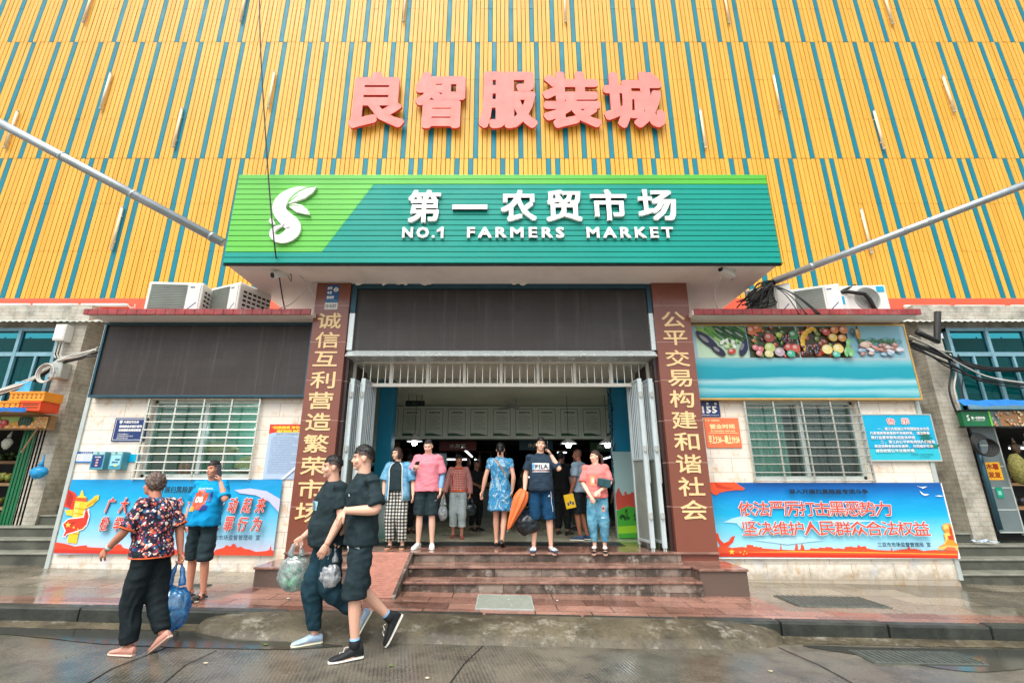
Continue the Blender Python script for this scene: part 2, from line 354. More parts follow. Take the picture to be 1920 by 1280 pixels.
def m_led():
    m, n, b = newmat('led_panel_black'); v = coords(n, swap=True)
    ck = nd(n, 'ShaderNodeTexBrick'); ck.offset = 0.0; ck.inputs['Scale'].default_value = 1.0; ck.inputs['Brick Width'].default_value = 0.016; ck.inputs['Row Height'].default_value = 0.016; ck.inputs['Mortar Size'].default_value = 0.003
    ck.inputs['Color1'].default_value = (*c(74, 60, 50), 1); ck.inputs['Color2'].default_value = (*c(60, 52, 46), 1); ck.inputs['Mortar'].default_value = (*c(36, 34, 34), 1); n.links.new(v, ck.inputs['Vector'])
    f = noi(n, coords(n), 1.1, 4, 0.6); o = mixc(n, ramp(n, f, 0.45, 0.7, 0, 0.3), ck.outputs[0], c(70, 74, 76))
    b2 = nd(n, 'ShaderNodeTexBrick'); b2.offset = 0.0; b2.inputs['Scale'].default_value = 1.0; b2.inputs['Brick Width'].default_value = 0.32; b2.inputs['Row Height'].default_value = 0.16; b2.inputs['Mortar Size'].default_value = 0.004; b2.inputs['Color1'].default_value = (1, 1, 1, 1); b2.inputs['Color2'].default_value = (.82, .84, .84, 1); b2.inputs['Mortar'].default_value = (.6, .6, .6, 1); n.links.new(v, b2.inputs['Vector'])
    o = mixc(n, 1.0, o, b2.outputs[0], 'MULTIPLY'); st = noi(n, coords(n, (6, 1, .25)), 1.6, 5, 0.7); o = mixc(n, ramp(n, st, 0.55, 0.8, 0, 0.4), o, c(110, 108, 100))
    n.links.new(o, b.inputs['Base Color']); b.inputs['Roughness'].default_value = 0.55; return m
def m_grad(name, stops, z0, z1, rough=0.35, wob=0.0, crease=0.0, axis=2):
    m, n, b = newmat(name); tc = nd(n, 'ShaderNodeTexCoord'); s = nd(n, 'ShaderNodeSeparateXYZ'); n.links.new(tc.outputs['Object'], s.inputs[0])
    src = s.outputs[axis]
    if wob:
        a = nd(n, 'ShaderNodeMath', operation='MULTIPLY_ADD'); n.links.new(noi(n, coords(n, (0.5, 1, 3)), 1.3, 4), a.inputs[0]); a.inputs[1].default_value = wob; n.links.new(src, a.inputs[2]); src = a.outputs[0]
    r = nd(n, 'ShaderNodeValToRGB'); n.links.new(ramp(n, src, z0, z1), r.inputs[0])
    while len(r.color_ramp.elements) < len(stops): r.color_ramp.elements.new(0.5)
    for e, (p, cc) in zip(r.color_ramp.elements, stops): e.position = p; e.color = (*cc, 1)
    n.links.new(r.outputs[0], b.inputs['Base Color']); b.inputs['Roughness'].default_value = rough
    if crease: bump(n, b, noi(n, coords(n, (1, 1, 1.6)), 2.2, 5, 0.6), crease, 0.04)
    return m
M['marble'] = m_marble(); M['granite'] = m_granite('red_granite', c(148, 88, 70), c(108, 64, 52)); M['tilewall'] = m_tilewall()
M['granite_step'] = m_granite('red_granite_wet', c(150, 112, 98), c(98, 74, 64), 0, 0.14); M['granite_block'] = m_granite('red_granite_block', c(116, 98, 88), c(76, 64, 58), 0, 0.3)
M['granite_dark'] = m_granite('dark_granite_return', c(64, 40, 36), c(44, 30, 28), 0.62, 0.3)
M['paving'] = m_paving(); M['road'] = m_road(); M['led'] = m_led()
def m_riser():
    m, n, b = newmat('stained_stone_riser'); v = coords(n, swap=True); w3 = coords(n)
    br = nd(n, 'ShaderNodeTexBrick'); br.offset = 0.35; br.inputs['Scale'].default_value = 1.0; br.inputs['Brick Width'].default_value = 0.62; br.inputs['Row Height'].default_value = 0.126; br.inputs['Mortar Size'].default_value = 0.004
    br.inputs['Color1'].default_value = (*c(150, 136, 124), 1); br.inputs['Color2'].default_value = (*c(84, 66, 56), 1); br.inputs['Mortar'].default_value = (*c(60, 54, 48), 1); n.links.new(v, br.inputs['Vector'])
    o = mixc(n, ramp(n, noi(n, w3, 2.2, 8, 0.7), 0.44, 0.56, 0, 0.85), br.outputs[0], c(46, 42, 36)); o = mixc(n, ramp(n, noi(n, w3, 8, 6, 0.7), 0.56, 0.66, 0, 0.7), o, c(168, 160, 148))
    n.links.new(o, b.inputs['Base Color']); n.links.new(ramp(n, noi(n, w3, 4, 4), .3, .7, .18, .6), b.inputs['Roughness']); bump(n, b, noi(n, w3, 50, 4), .1); return m
M['riser'] = m_riser()
M['kerb'] = mat('mossy_kerb_stone', c(52, 56, 50), 0.4, 0, 0.4, 5, 0.4, 30, grime=0.9, gcol=c(18, 22, 20))
def m_skirt():
    m, n, b = newmat('muddy_cement'); w3 = coords(n); f = noi(n, w3, 2.4, 9, 0.72)
    o = mixc(n, ramp(n, f, 0.4, 0.6), c(66, 61, 48), c(102, 94, 74)); o = mixc(n, ramp(n, noi(n, coords(n, (1, 1.6, 1), (0, 0, .5)), 4.2, 9, 0.75), 0.54, 0.64, 0, 0.75), o, c(150, 146, 132)); o = mixc(n, ramp(n, noi(n, w3, 30, 4, .7), .5, .7, 0, .6), o, c(44, 40, 30))
    n.links.new(o, b.inputs['Base Color']); n.links.new(ramp(n, f, .3, .7, .25, .7), b.inputs['Roughness']); bump(n, b, noi(n, w3, 16, 8, .7), .6, .02); return m
M['skirt'] = m_skirt()
M['redtile'] = mat('red_glazed_edge_tile', c(150, 54, 54), 0.35, 0, 0.3, 7, grime=0.4, gcol=c(186, 160, 150))
M['hallfloor'] = mat('polished_hall_floor', c(184, 182, 158), 0.14, 0, 0.1, 1.5)
M['puddle'] = None
def m_puddle():
    m, n, b = newmat('standing_water'); b.inputs['Base Color'].default_value = (*c(58, 60, 54), 1); b.inputs['Roughness'].default_value = 0.15; b.inputs['Specular IOR Level'].default_value = 0.45
    bump(n, b, noi(n, coords(n), 6, 2), 0.015, 0.01); return m
M['puddle'] = m_puddle()
# ================================================================ ground
TILT = 0.018                                    # the street falls gently to the right
def gz(x, z=0.0): return z - TILT * x
def tilt(o): o.rotation_euler.y = TILT; return o

b = MB(); b.poly([(-150, -90, 0), (150, -90, 0), (150, 5.6, 0), (-150, 5.6, 0)])
tilt(tag(b.build('road', M['road'], loc=(0, 0, 0)), kind='structure'))
b = MB(); b.box(-60, 60, 5.50, 7.95, -0.2, 0.14)
tilt(tag(b.build('pavement', M['paving'], loc=(0, 5.45, 0)), kind='structure'))
b = MB(); b.box(-150, 150, 7.9, 90, -0.4, -0.02)
tilt(tag(b.build('ground', M['concrete'], loc=(0, 7.9, 0)), kind='structure'))
b = MB(); x = -14.0; rr = random.Random(3)
while x < 14:
    L = rr.uniform(0.9, 1.1); dz = rr.uniform(-.006, .006); dy = rr.uniform(-.008, .008)
    b.box(x, x + L - 0.012, 5.42 + dy, 5.58, -0.2, 0.148 + dz); x += L
tilt(tag(b.build('kerb', M['kerb'], loc=(0, 5.42, 0), bevel=0.02), kind='structure'))
b = MB()
for x0, x1 in ((-14, -2.75), (2.6, 14)):
    k = int((x1 - x0) / 0.12); row = []
    for i in range(k + 1):
        x = x0 + (x1 - x0) * i / k; row.append((x, 5.27 - 0.05 * noise.noise((x * 2.1, 0, 3)) - 0.03 * noise.noise((x * 9, 0, 1))))
    for (xa, ya), (xb, yb) in zip(row, row[1:]): b.poly([(xa, ya, 0.004), (xb, yb, 0.004), (xb, 5.43, 0.025), (xa, 5.43, 0.025)])
tilt(tag(b.build('gutter', M['skirt'], loc=(0, 5.4, 0), smooth=True), kind='structure'))
# cement wedge that lets carts climb the kerb
b = MB(); nx, ny = 150, 9; ids = []
for i in range(nx + 1):
    u = -1 + 2 * i / nx; x = -0.13 + 2.93 * u; k = max(0.0, 1 - abs(u) ** 7) ** 0.5; row = []
    wdt = 0.04 + 0.36 * k + 0.035 * noise.noise((x * 2.3, 1, 0)) + 0.012 * noise.noise((x * 13, 4, 0)); hh = 0.128 * k
    for j in range(ny + 1):
        t = j / ny; yy = 5.435 - wdt * t; zz = 0.02 + (hh) * (1 - t ** 1.7) + 0.010 * noise.noise((x * 4, t * 3, 2)) * math.sin(math.pi * t) + (0.012 if j < ny else -0.03)
        row.append(b.vert((x, yy, zz)))
    ids.append(row)
for r0, r1 in zip(ids, ids[1:]):
    for j in range(ny): b.face((r0[j], r1[j], r1[j+1], r0[j+1]))
tilt(tag(b.build('kerb_ramp', M['skirt'], loc=(0, 5.4, 0), smooth=True), kind='structure'))
# slab joints and puddles of the road, thin sheets laid on it
def strip(b, pts, wd, z):
    for (xa, ya), (xb, yb) in zip(pts, pts[1:]):
        d = Vector((xb - xa, yb - ya, 0)).normalized(); n_ = Vector((-d.y, d.x, 0)) * wd / 2; A = Vector((xa, ya, z)); B = Vector((xb, yb, z))
        b.poly([A - n_, B - n_, B + n_, A + n_])
b = MB()
strip(b, [(2.62, 5.15), (2.72, 4.7), (2.75, 3.9), (2.8, 1.0), (2.9, -12)], 0.014, 0.004)
strip(b, [(-0.18, 5.02), (-0.32, 4.55), (-0.42, 4.0), (-0.52, 3.0), (-0.6, -12)], 0.012, 0.004)
strip(b, [(-3.0, 5.1), (-2.98, 4.75), (-3.06, 4.3), (-2.97, 3.7), (-3.0, 1.0)], 0.014, 0.004)
strip(b, [(-2.5, 4.75), (-2.55, 4.4), (-2.48, 4.05), (-2.56, 3.0)], 0.010, 0.004)
tilt(tag(b.build('road_joint', mat('joint_dirt', c(34, 32, 28), 0.8), loc=(0, 0, 0), fixn=False), kind='structure'))
def puddle(outline, seed):
    b = MB(); P = []; n_ = len(outline)
    for i in range(n_):
        p0, p1, p2, p3 = (Vector(outline[(i + k) % n_]) for k in (-1, 0, 1, 2))
        for q in range(6):
            t = q / 6; p = 0.5 * ((2*p1) + (p2-p0)*t + (2*p0-5*p1+4*p2-p3)*t*t + (3*p1-p0-3*p2+p3)*t**3)
            P.append((p.x + .02*noise.noise((p.x*5, p.y*5, seed)), p.y + .02*noise.noise((p.x*5, p.y*5, seed+9)), 0.005))
    b.poly(P); tilt(tag(b.build('puddle', M['puddle'], loc=(0, 0, 0), fixn=False), kind='structure'))
puddle([(-5.6, 5.30), (-4.2, 5.26), (-3.0, 5.24), (-2.55, 5.05), (-1.9, 5.0), (-1.45, 4.93), (-1.9, 4.82), (-2.6, 4.80), (-3.1, 4.82), (-3.6, 4.86), (-4.2, 4.98), (-4.9, 5.08), (-5.6, 5.04)], 1)
puddle([(2.9, 5.22), (3.6, 5.2), (4.6, 5.22), (6.0, 5.24), (6.0, 4.86), (4.9, 4.80), (4.1, 4.62), (3.75, 4.66), (3.5, 4.85), (3.2, 5.0)], 5)

# ================================================================ main market building
mk = thing('market_building', 'big market hall clad in upright yellow slats with blue slats mixed in', 'building', (0, 9.4, 0))
YF = 9.4; PIT = 0.106; X0 = -4.92; rowz = (5.17, 8.67, 12.14, 15.62)
b = MB(); b.box(-22, 22, YF + 0.06, YF + 0.4, 5.0, 15.62); b.build('backing_wall', M['dark'], mk)
rr = random.Random(11)
for rk in range(3):
    y_, bl = MB(), MB(); z0, z1 = rowz[rk], rowz[rk + 1]
    for i in range(-150, 250):
        x = X0 + PIT * i
        if abs(x) > 19: continue
        if rk == 0: k = (i + 4) % 10; isb = k == 0 or k == (2 if ((i + 4) // 10) % 3 == 0 else 3)
        elif rk == 1: isb = i % 10 in (0, 4)
        else: isb = (i + 7) % 5 == 0 and (i + 7) % 40 != 35
        t = bl if isb else y_
        for za, zb in ((z0 + .012, z0 + (z1-z0)*.32), (z0 + (z1-z0)*.32 + .004, z0 + (z1-z0)*.66), (z0 + (z1-z0)*.66 + .004, z1)):
            dy = rr.uniform(-.003, .003)
            t.box(x + (.003 if isb else .007), x + PIT - (.003 if isb else .008), YF - .035 + dy, YF + .03, za, zb)
    y_.build('yellow_slats', M['yellow'], mk); bl.build('blue_slats', M['blue'], mk)
b = MB(); b.box(-22, 22, YF - .10, YF + .35, 4.80, 5.165); b.build('coral_fascia', M['coral'], mk, bevel=0.01)
# corrugated awning under the coral fascia, both ends
for x0, x1 in ((-14, -6.62), (6.66, 14)):
    b = MB(); k = int((x1 - x0) / 0.03); pv = None
    for i in range(k + 1):
        x = x0 + (x1 - x0) * i / k; h = 0.012 * math.sin(i * math.pi / 2 + .3)
        cur = (b.vert((x, YF - .05, 4.78 + h)), b.vert((x, 8.48, 4.37 + h)))
        if pv: b.face((pv[0], cur[0], cur[1], pv[1]))
        pv = cur
    b.build('corrugated_awning', M['plasticg'], mk, fixn=False)
# street level walls of the hall left and right of the annexes
for sx in (-1, 1):
    def X(a): return sx * a
    b = MB(); xs = sorted((X(8.32), X(7.93))); b.box(xs[0], xs[1], 8.6, 9.3, 0.0, 4.75); b.build('tiled_pier', M['tilewall'], mk)
    b = MB(); xs = sorted((X(7.92), X(6.0))); b.box(xs[0], xs[1], 9.32, 9.7, 0.0, 4.75); b.build('alley_wall', M['tilewall'], mk)
    b = MB(); xs = sorted((X(14), X(8.33)))
    b.box(xs[0], xs[1], 8.72, 9.0, 2.45, 2.72); b.box(xs[0], xs[1], 12.6, 12.8, 0, 4.7)
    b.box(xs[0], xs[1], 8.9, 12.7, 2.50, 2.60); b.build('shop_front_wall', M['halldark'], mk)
    b = MB(); b.box(xs[0], xs[1], 8.72, 9.0, 4.30, 4.78); b.build('upper_wall', M['tilewall'], mk)
    b = MB(); b.box(xs[0], xs[1], 9.35, 9.4, 2.75, 4.3); b.build('upper_room_wall', M['winback'], mk)
    # upper window with its panes
    wx0, wx1 = (-13, -8.45) if sx < 0 else (8.5, 13); fm = M['bluealum']
    b = MB()
    for za, zb in ((4.24, 4.30), (3.74, 3.82), (2.74, 2.82)): b.box(wx0, wx1, 8.66, 8.74, za, zb)
    nb = 6
    for i in range(nb + 1):
        x = wx0 + (wx1 - wx0 - .06) * i / nb; b.box(x, x + .06, 8.655, 8.745, 2.74, 4.30)
    for i in range(nb): x = wx0 + (wx1 - wx0) * (i + .5) / nb; b.box(x, x + .04, 8.66, 8.73, 2.82, 3.74)
    fr = b.build('window', fm if sx < 0 else M['bluealum'], mk)
    b = MB(); b.box(wx0 + .03, wx1 - .03, 8.695, 8.705, 2.8, 4.26); b.build('pane', M['blueglass'], fr)
    b = MB(); rng = random.Random(4)
    for i in range(9): x = wx0 + (wx1 - wx0) * i / 9; b.cyl((x, 9.1, 2.8), (x, 9.1, 4.25), .012, 5)
    for z in (2.95, 3.1, 3.25, 3.4, 3.55): b.cyl((wx0, 9.1, z), (wx1, 9.1, z), .008, 5)
    b.build('inner_bars', M['plasticg'], mk)

# hall behind the entrance (seen through the open gates)
b = MB(); b.box(-2.5, 2.5, 8.45, 9.4, 0.30, 0.516); b.box(-9, 9, 9.75, 26, 0.30, 0.516); b.box(-2.5, 2.5, 9.4, 9.75, 0.3, 0.516); b.build('hall_floor', M['hallfloor'], mk)
b = MB(); b.box(-2.6, 2.6, 7.72, 9.4, 3.34, 3.6); b.box(-9, 9, 9.72, 26, 3.34, 3.6); b.box(-2.6, 2.6, 9.4, 9.72, 3.34, 3.6); b.build('hall_ceiling', M['hallceil'], mk)
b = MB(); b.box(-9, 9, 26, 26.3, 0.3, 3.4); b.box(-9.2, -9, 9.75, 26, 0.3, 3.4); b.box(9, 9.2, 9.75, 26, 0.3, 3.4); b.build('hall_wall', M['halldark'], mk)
for bb_ in ((-9, -2.5, 9.72, 9.8), (2.5, 9, 9.72, 9.8), (-2.62, -2.5, 8.4, 9.72), (2.5, 2.62, 8.4, 9.72)):
    b = MB(); b.box(*bb_, .3, 3.34); b.build('hall_front_wall', M['hallwall'], mk)
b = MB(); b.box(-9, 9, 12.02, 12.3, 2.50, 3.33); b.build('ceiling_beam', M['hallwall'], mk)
b = MB()
for i in range(5): b.box(-8, 8, 14.2 + 2.4*i, 14.5 + 2.4*i, 2.7, 3.3)
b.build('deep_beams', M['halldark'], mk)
P_sky = [(0.0, c(70, 150, 60)), (0.30, c(120, 170, 160)), (0.42, c(196, 218, 214)), (0.60, c(150, 200, 206)), (0.66, c(0, 140, 178)), (1.0, c(0, 128, 168))]
M['columnpaint'] = m_grad('painted_sky_column', P_sky, 0.0, 2.85, 0.5, 0.5)
for x0, x1 in ((-2.34, -2.06), (2.06, 2.36)):
    b = MB(); b.box(x0, x1, 8.95, 9.25, 0.516, 3.34); b.build('painted_column', M['columnpaint'], mk, bevel=.01)

# ================================================================ annexes
def annex(sx, label):
    a = thing('annex', label, 'annex', (sx * 4.8, 7.6, 0.1))
    def bx(b, xa, xb, y0, y1, z0, z1): xa, xb = sorted((sx * xa, sx * xb)); b.box(xa, xb, y0, y1, z0, z1)
    wi, wo_ = (3.89, 5.62) if sx < 0 else (3.88, 5.66); wz0, wz1 = (1.53, 2.73) if sx < 0 else (1.50, 2.71)
    b = MB(); bx(b, 3.0, wi, 7.6, 7.8, -.1, 4.0); bx(b, wo_, 6.65, 7.6, 7.8, -.1, 4.0); bx(b, wi, wo_, 7.6, 7.8, -.1, wz0); bx(b, wi, wo_, 7.6, 7.8, wz1, 4.0)
    bx(b, 6.45, 6.65, 7.8, 9.3, -.1, 4.0); b.build('marble_wall', M['marble'], a)
    b = MB(); bx(b, 6.62, 6.68, 7.57, 7.63, 0.1, 4.0); b.build('corner_trim', M['alum'], a)
    b = MB(); bx(b, 3.0, 6.45, 8.85, 8.9, .1, 4.0); bx(b, 3.0, 3.05, 7.8, 8.85, .1, 4.0); bx(b, 3.05, 6.45, 7.8, 8.85, 3.2, 3.3); b.build('back_wall', M['winback'], a)
    b = MB(); bx(b, 3.02, 6.60, 7.10, 9.35, 4.005, 4.08); sl = b.build('roof_slab', M['plaster'], a)
    b = MB(); x = 3.04
    while x < 6.6:
        bx(b, x, min(x + .148, 6.63), 7.065, 7.10, 4.00, 4.095); bx(b, x, min(x + .148, 6.63), 7.10, 7.5, 4.082, 4.095); x += .153
    b.build('edge_tiles', M['redtile'], sl, bevel=.004)
    # window: frame, sliding sashes, panes, security grille standing proud of the wall
    f = MB(); T = .05
    bx(f, wi, wi + T, 7.66, 7.76, wz0, wz1); bx(f, wo_ - T, wo_, 7.66, 7.76, wz0, wz1); bx(f, wi, wo_, 7.66, 7.76, wz0, wz0 + T); bx(f, wi, wo_, 7.66, 7.76, wz1 - T, wz1)
    mid = (wi + wo_) / 2; bx(f, mid - .03, mid + .03, 7.65, 7.74, wz0 + T, wz1 - T)
    wn = f.build('window', M['alum'], a, bevel=.004)
    f = MB(); bx(f, wi + T, wo_ - T, 7.70, 7.706, wz0 + T, wz1 - T); f.build('pane', M['window_glass'], wn)
    g = MB(); GY = 7.545
    for i in range(5):
        x = wi - .02 + (wo_ - wi + .04) * i / 4; g.box(sx*x - .012, sx*x + .012, GY - .012, GY + .012, wz0 - .04, wz1 + .03)
    for i in range(11):
        z = wz0 - .02 + (wz1 - wz0 + .03) * i / 10; g.cyl((sx * (wi - .02), GY - .016, z), (sx * (wo_ + .02), GY - .016, z), .009, 6)
    for x in (wi - .02, wo_ + .02):
        for z in (wz0 - .02, wz1 + .01): g.box(sx*x - .008, sx*x + .008, GY, 7.60, z - .008, z + .008)
    g.build('security_grille', M['stainless'], wn)
    return a
annexL = annex(-1, 'cream marble annex with food behind its barred window, under the dark led board')
annexR = annex(1, 'cream marble annex with a curtained window, under the fruit and vegetable billboard')

# ================================================================ entrance portal: pillars, canopy
ep = thing('entrance_portal', 'market entrance with red granite couplet pillars and a deep green canopy', 'entrance', (0, 7.25, 0.5))
def pillar(x0, x1, words, cx):
    b = MB(); b.box(x0, x1, 7.25, 7.62, 0.38, 4.622); p = b.build('pillar', M['granite'], ep)
    xa, xb = (x1 - .01, x1 + .06) if x0 < 0 else (x0 - .06, x0 + .01)
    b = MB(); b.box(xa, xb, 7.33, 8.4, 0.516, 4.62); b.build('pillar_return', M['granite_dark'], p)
    b = MB(); zt = 4.09 if x0 < 0 else 4.11; ch = 0.268; step = 0.3235 if x0 < 0 else 0.3220
    for i, s in enumerate(words):
        z1 = zt - i * step; put_text(b, s, cx - .19, cx + .19, z1 - ch * (.9 if s in '互平' else 1), z1, 7.249, 0.0045, 2, 0.005)
    b.build('gold_lettering', M['gold'], p)
    return p
pL = pillar(-3.06, -2.50, '诚信互利营造繁荣市场', -2.79)
pR = pillar(2.46, 3.04, '公平交易构建和谐社会', 2.76)
# canopy box
b = MB(); b.box(-4.19, 4.19, 6.56, 9.30, 4.625, 6.12); b.box(-4.15, 4.15, 6.58, 9.28, 4.62, 4.63); cb = b.build('canopy_box', M['plaster'], ep)
b = MB(); b.box(-4.215, 4.215, 6.53, 6.57, 4.595, 6.17); b.build('edge_frame', M['blackmetal'], cb)
n_b = 17; ph = (6.17 - 4.62) / n_b
def dx_(z): return -2.71 + (z - 4.84) * (0.70 / 1.19)
lm, tl, lu = MB(), MB(), MB()
for i in range(n_b):
    za, zb = 4.62 + ph * i, 4.62 + ph * (i + 1) - .010; dy = 6.50
    def board(bb, pts): bb.prism(pts, dy, dy + .035)
    if i >= n_b - 2: board(lu, [(-4.2, za), (4.2, za), (4.2, zb), (-4.2, zb)])
    elif i < 2: board(tl, [(-4.2, za), (4.2, za), (4.2, zb), (-4.2, zb)])
    else:
        board(lm, [(-4.2, za), (dx_(za), za), (dx_(zb), zb), (-4.2, zb)]); board(tl, [(dx_(za), za), (4.2, za), (4.2, zb), (dx_(zb), zb)])
lm.build('lime_boards', M['lime'], ep, bevel=.004); tl.build('teal_boards', M['teal'], ep, bevel=.004); lu.build('lime_top_boards', M['limedk'], ep, bevel=.004)
b = MB(); b.box(4.202, 4.222, 6.49, 6.57, 4.61, 6.17); b.build('yellow_edge_strip', M['yellow'], ep)
b = MB(); rr = random.Random(4)
for k in range(16):
    x = rr.choice((-2.35, -2.2, -1.9, -1.6, -1.2, .3, 1.1, 2.0)) + rr.uniform(-.12, .12); w_ = rr.uniform(.05, .16); h_ = rr.uniform(.015, .05); y0 = 7.24 + rr.uniform(-.02, .02)
    b.prism([(x - w_/2, 4.618), (x - w_*.3, 4.618 - h_*.8), (x, 4.618 - h_), (x + w_*.3, 4.618 - h_*.5), (x + w_/2, 4.618)], y0, y0 + .006)
b.build('peeling_paint', M['plaster'], ep)
# peeling paint, dark where the canopy meets the annex roofs, is left to the plaster; gate transom and lintel
b = MB(); b.box(-2.44, 2.40, 7.66, 7.72, 3.36, 4.62); b.build('lintel', M['hallwall'], ep)
tr = MB()
for z0, z1 in ((2.945, 3.0), (3.33, 3.36)): tr.box(-2.44, 2.40, 7.58, 7.63, z0, z1)
for i in range(9):
    x = -2.42 + 4.8 * i / 8; tr.box(x - .022, x + .022, 7.575, 7.635, 3.0, 3.33)
tg = tr.build('transom_grille', M['whitepaint'], ep)
tr = MB()
for i in range(40):
    x = -2.40 + 4.76 * i / 39; tr.cyl((x, 7.605, 3.0), (x, 7.605, 3.34), .009, 6)
tr.build('bars', M['stainless'], tg)
tr = MB()
for i in range(39):
    x = -2.34 + 4.76 * i / 39; tr.tube([(x + .035*math.cos(a), 7.59, 3.045 + .03*math.sin(a)) for a in [math.pi*(.1+1.5*k/9) for k in range(10)]], .005, 5)
tr.build('scrolls', M['blackmetal'], tg)

# ---------------------------------------------------------------- steps, plinths, ramp
st = thing('entrance_steps', 'three red granite steps with stained risers up to the market entrance', 'steps', (0.5, 6.9, 0.14))
rs_, tr_ = MB(), MB(); sx0, sx1 = -1.24, 2.50
for i, y0 in enumerate((6.55, 6.88, 7.22)):
    z0 = (-.05, .268, .394)[i]; z1 = (.268, .394, .520)[i]
    rs_.box(sx0, sx1, y0, 7.6, z0, z1 - .03)
    if i < 2: tr_.box(sx0 - .01, sx1, y0 - .02, (6.88, 7.22)[i] + .02, z1 - .028, z1)
rs_.build('riser', M['riser'], st, bevel=.004); tr_.build('tread', M['granite_step'], st, bevel=.006)
b = MB(); b.box(-3.06, 3.04, 7.20, 8.45, .492, .520); b.build('landing', M['granite_step'], st, bevel=.006)
b = MB(); b.box(-3.0, sx0, 7.24, 7.6, 0, .49); b.box(-2.5, 2.5, 7.6, 8.45, .2, .49); b.build('landing_base', M['riser'], st)
b = MB(); b.box(-2.3, 1.9, 7.9, 8.4, .5205, .526); b.build('floor_mat', M['blackmetal'], st)
for x0, x1, zt, lab in ((-3.14, -1.86, .43, 'low red granite plinth left of the ribbed ramp, under the left pillar'), (2.50, 3.10, .405, 'low red granite plinth right of the steps, under the right pillar')):
    p = thing('plinth', lab, 'plinth', ((x0+x1)/2, 6.9, .1))
    b = MB(); b.box(x0, x1, 6.60, 7.25, -.05, zt - .03); b.build('block', M['granite_block'], p)
    b = MB(); b.box(x0 - .015, x1 + .015, 6.575, 7.25, zt - .028, zt); b.build('cap', M['granite_step'], p, bevel=.006)
rp = thing('ramp', 'ribbed red granite cart ramp beside the steps', 'ramp', (-1.55, 6.8, .14))
b = MB(); pr = [(6.12, .10), (7.22, .10), (7.22, .515), (6.12, .165)]; b.prismx(pr, -1.86, -1.25); b.build('slope', mat('dark_ramp_slope', c(86, 54, 46), .4, 0, .2, 8), rp)  # slope coloured darker than the ribs, so the gaps stand out
b = MB()
for i in range(22):
    t0 = i / 22; y0 = 6.13 + 1.08 * t0; z0 = .166 + .350 * t0; b.prismx([(y0, z0 - .01), (y0 + .038, z0 + .002), (y0 + .038, z0 + .026), (y0, z0 + .014)], -1.85, -1.29)
b.build('ribs', mat('ramp_rib_stone', c(176, 122, 106), .35, 0, .2, 12, grime=.4, gcol=c(96,70,62)), rp, bevel=.003)
b = MB(); b.prismx([(6.1, .08), (7.21, .08), (7.21, .535), (6.1, .185)], -1.285, -1.243); b.build('side_strip', M['riser'], rp)
# stairs up to the side shops
TREADC = mat('worn_lit_tread_cement', c(128, 130, 118), .45, 0, .25, 4, .2, 30, grime=.7, gcol=c(58, 60, 52))  # lit step edges painted in: treads paler than the flight's concrete
for sx, lab in ((-1, 'grey concrete stair beside the left annex, up to the fruit shop'), (1, 'grey concrete stair beside the right annex with a plastic bag lying on it')):
    stt = thing('stair', lab, 'stair', (sx * 9, 7.75, 0)); b, tr2 = MB(), MB()
    for i in range(7):
        xo = 14 if i < 3 else (8.36, 8.1, 7.92, 7.92)[i - 3]; xs = sorted((sx * 6.66, sx * xo)); zb = gz(sx * 8, .14) + .16 * i; y0 = 7.75 + .302 * i
        b.box(xs[0], xs[1], y0, 9.9, zb - .3, zb + .13); tr2.box(xs[0] - .004, xs[1] + .004, y0 - .022, min(y0 + .33, 9.9), zb + .131, zb + .162)
    b.build('flight', M['concrete'], stt, bevel=.008); tr2.build('tread', TREADC, stt, bevel=.01)  # tread slabs added to carry the painted lit edges
# ================================================================ signs and lettering
# big coral characters standing off the slats
fl = thing('facade_lettering', 'row of five big coral solid characters mounted on the yellow slats', 'lettering', (0, 9.2, 9.36))
for s, xa, xb in (('良', 655, 760), ('智', 777, 872), ('服', 898, 1008), ('装', 1018, 1127), ('城', 1132, 1247)):
    xl, xr = at(xa, 185, 9.15).x, at(xb, 185, 9.15).x
    b = MB(); put_text(b, s, xl, xr, 9.38, 11.04, 9.27, 0.066, 2, 0.06, copies=12); ch_ = b.build('character', M['letter_side'], fl)
    b = MB(); put_text(b, s, xl, xr, 9.38, 11.04, 9.207, 0.066, 2, copies=12); b.build('face', M['letter'], ch_, fixn=False)

# canopy lettering and leaf emblem
YS = 6.497
cl = MB()
for s, xa, xb, ya, yb in (('第',762,828,356,418), ('一',848,914,384,393), ('农',938,1006,356,416), ('贸',1024,1090,356,416), ('市',1108,1174,355,414), ('场',1198,1265,355,414)):
    A, B_ = at(xa, yb, 6.46), at(xb, ya, 6.46); put_text(cl, s, A.x, B_.x, A.z, B_.z, YS, 0.020 if s != '一' else 0.004, 2, 0.045, copies=4)
cl.build('market_name', M['white'], ep)
cl = MB()
for s, xa, xb in (('NO.', 753, 816), ('FARMERS', 875, 1058), ('MARKET', 1100, 1262)):
    A, B_ = at(xa, 446, 6.46), at(xb, 425, 6.46); put_text(cl, s, A.x, B_.x, A.z, B_.z, YS, 0.011, 2, 0.035, space=1.35, copies=4)
A, B_ = at(820, 446, 6.46), at(833, 425, 6.46); xm = (A.x + B_.x)/2; cl.prism([(xm+.0, A.z), (B_.x-.01, A.z), (B_.x-.01, B_.z), (xm+.005, B_.z), (A.x-.012, B_.z-.055), (A.x-.012, B_.z-.09), (xm, B_.z-.06)], YS - .035, YS); cl.build('english_name', M['white'], ep)
def zp(x, y): p = at(400 + x / 3.43, 310 + y / 3.43, 6.46); return (p.x, p.z)
